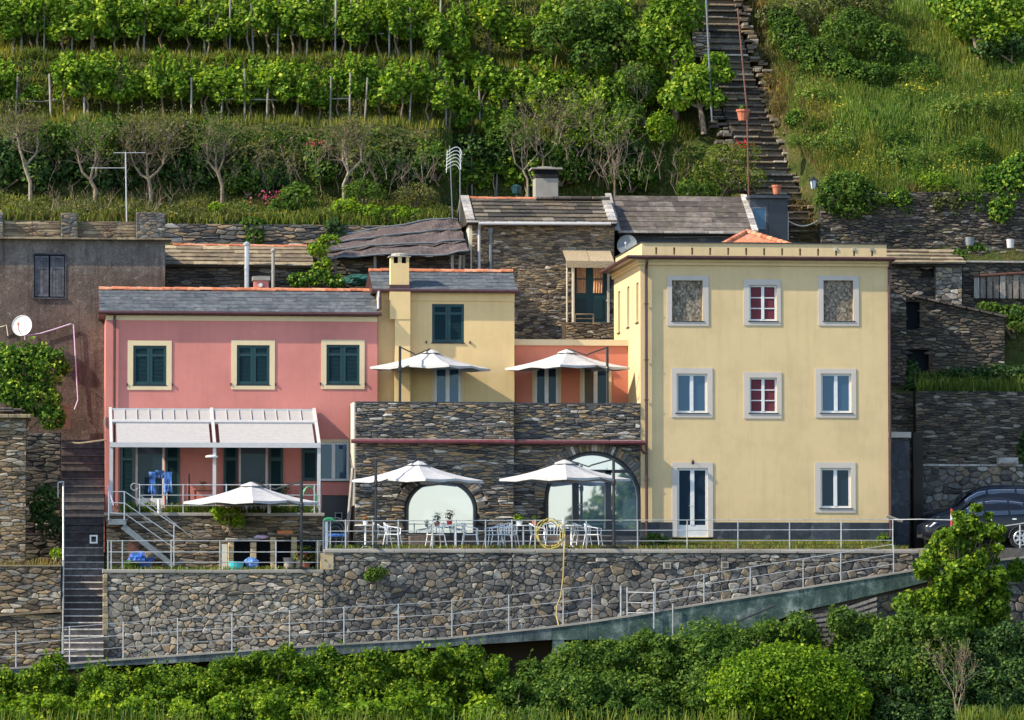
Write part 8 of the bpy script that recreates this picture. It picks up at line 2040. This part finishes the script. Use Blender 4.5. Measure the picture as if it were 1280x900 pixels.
hedge('leafy_hedge', 'thick green shrubbery rising against the green ramp wall', hspec(720,860,lambda p: 797 if p < 800 else 808,-7.7,seed=6), 123, 'mid')
hedge('leafy_hedge', 'lower front shrubbery left of the great round bush', hspec(640,850,lambda p: 850,-9.5,seed=7,r=.75), 116, 'mid')
hedge('leafy_hedge', 'tall shrubbery behind the great round bush', hspec(880,1040,lambda p: 778 if p < 1010 else 800,-7.9,seed=8,r=.95), 123, 'mid')
hedge('front_undergrowth', 'yellow-green undergrowth along the bottom edge', hspec(-10,640,lambda p: 872,-10.5,step=50,seed=9,r=.6), 108, 'bright', .13)
hb('great_round_bush', 'great round bright green bush at the bottom', [(980,862,-10.4,2.55,1.8,1.45),(930,880,-10.6,1.5,1.2,1.2),(1035,880,-10.6,1.4,1.2,1.2),(985,838,-10.2,1.6,1.3,.9)], 210, .11, 'round', lumps=60, lr=.20, shoots=260)
hedge('leafy_hedge', 'dark shrubbery right of the great round bush', hspec(1075,1180,lambda p: 775,-8.6,seed=11,r=.95), 123, 'mid')
hedge('leafy_hedge', 'deep green shrubbery at the bottom right corner', hspec(1190,1300,lambda p: 790,-8.4,seed=12,r=1.0), 123, 'dark')  # deep shade of this corner given by the darker leaf colour
hedge('leafy_hedge', 'dark front shrubbery at the lower right edge', hspec(1110,1310,lambda p: 838,-9.6,seed=13,r=.85), 116, 'dark')  # shade painted in through the darker leaf colour
rg = random.Random(77)
sp = [(1205,705,-7.2,(.55,.5,.5))]
for (px, py, sx, sy, n_, r) in ((1200,705,52,34,26,.34),(1215,662,24,20,11,.22),(1244,672,7,22,5,.15),(1217,640,4,8,2,.13),(1180,668,14,10,4,.18),(1195,762,66,38,36,.46),(1160,775,40,25,10,.48),(1235,745,24,40,9,.32),(1110,800,40,20,8,.5),(1200,815,55,22,9,.5)):
    for k in range(n_): sp.append((px+rg.gauss(0,sx*.55), py+rg.gauss(0,sy*.55), -7.2-rg.uniform(-.4,.6), (r*rg.uniform(.7,1.3), r*rg.uniform(.7,1.2), r*rg.uniform(.7,1.3))))
tree('leafy_tree', 'bright young tree in front of the parked cars', 1200, 830, -7.2, sp, 130, .15, 'hedge', .08, lumps=2, shell=.2)
def bare_shrub():
    Y = -11.2; b = P(1196,902,Y); t = thing('bare_sapling', 'reddish leafless sapling before the dark shrubbery', 'sapling', b); m = MB(); rg = random.Random(12); tips = []
    for k in range(4): branchy(m, b+Vector((rg.uniform(-.1,.1),0,-.2)), (rg.uniform(-.25,.25),rg.uniform(-.1,.1),1), 1.15, .028, rg, 3, 3, .45, 4, .25, tips)
    m.build('branch', M['twig'], t, kind='stuff')
    tp = np.array(tips); pts = np.repeat(tp,2,0)+NP.normal(size=(2*len(tp),3))*.05
    link('foliage', leaf_mesh('foliage', pts-np.array(ORG[t.name]), NP.normal(size=(len(pts),3)), .07, M['olive'], asp=.6), t)
bare_shrub()
xx = np.concatenate([NP.uniform(-24, 24, 2600), NP.uniform(X(1080,-12.5), 22, 1500)]); yy = NP.uniform(-13.0, -12.0, len(xx))
stuff('foreground_grass', grass_mesh('foreground_grass', patchy(np.array([(x, y, -6.0) for x, y in zip(xx, yy)]), 1.2, -.6, 3), .62, M['grass'], wid=.022, lean=.5))
n = 9000; xx = NP.uniform(-26, 26, n); yy = NP.uniform(-10, -6.4, n)
stuff('ground_cover', leaf_mesh('ground_cover', np.array([(x, y, low(x, y)+NP.uniform(0,.5)) for x, y in zip(xx, yy)]), NP.normal(size=(n,3))+np.array([0,-.3,.8]), .16, M['dark']))
# ---- trees across the valley that stand in the reflection of the restaurant glass
for (px_, y_, z_, s_) in ((9.2,-52,.3,1.0),(12.7,-56,2.4,1.5),(16.2,-60,2.8,1.5)):
    t = thing('valley_tree', ('leftmost','middle','rightmost')[int((px_-9)/3.4)]+' of three green trees on the slope below the village', 'tree', (px_, y_, low(px_, y_)), 'trees on the slope below the village')
    bl = [((px_+NP.uniform(-1,1)*s_, y_+NP.uniform(-1,1), z_+NP.uniform(-1.6,1.2)*s_), (1.3*s_,1.2*s_,1.2*s_)) for k in range(6)]
    p, n_ = blob_points(bl, 12, lumps=5); link('crown', leaf_mesh('crown', p-np.array(ORG[t.name]), n_, .38, M['mid']), t)
    m = MB(); m.tube([(px_,y_,low(px_,y_)-.3),(px_,y_,z_)], [.35,.15], 8); m.build('trunk', M['bark'], t)
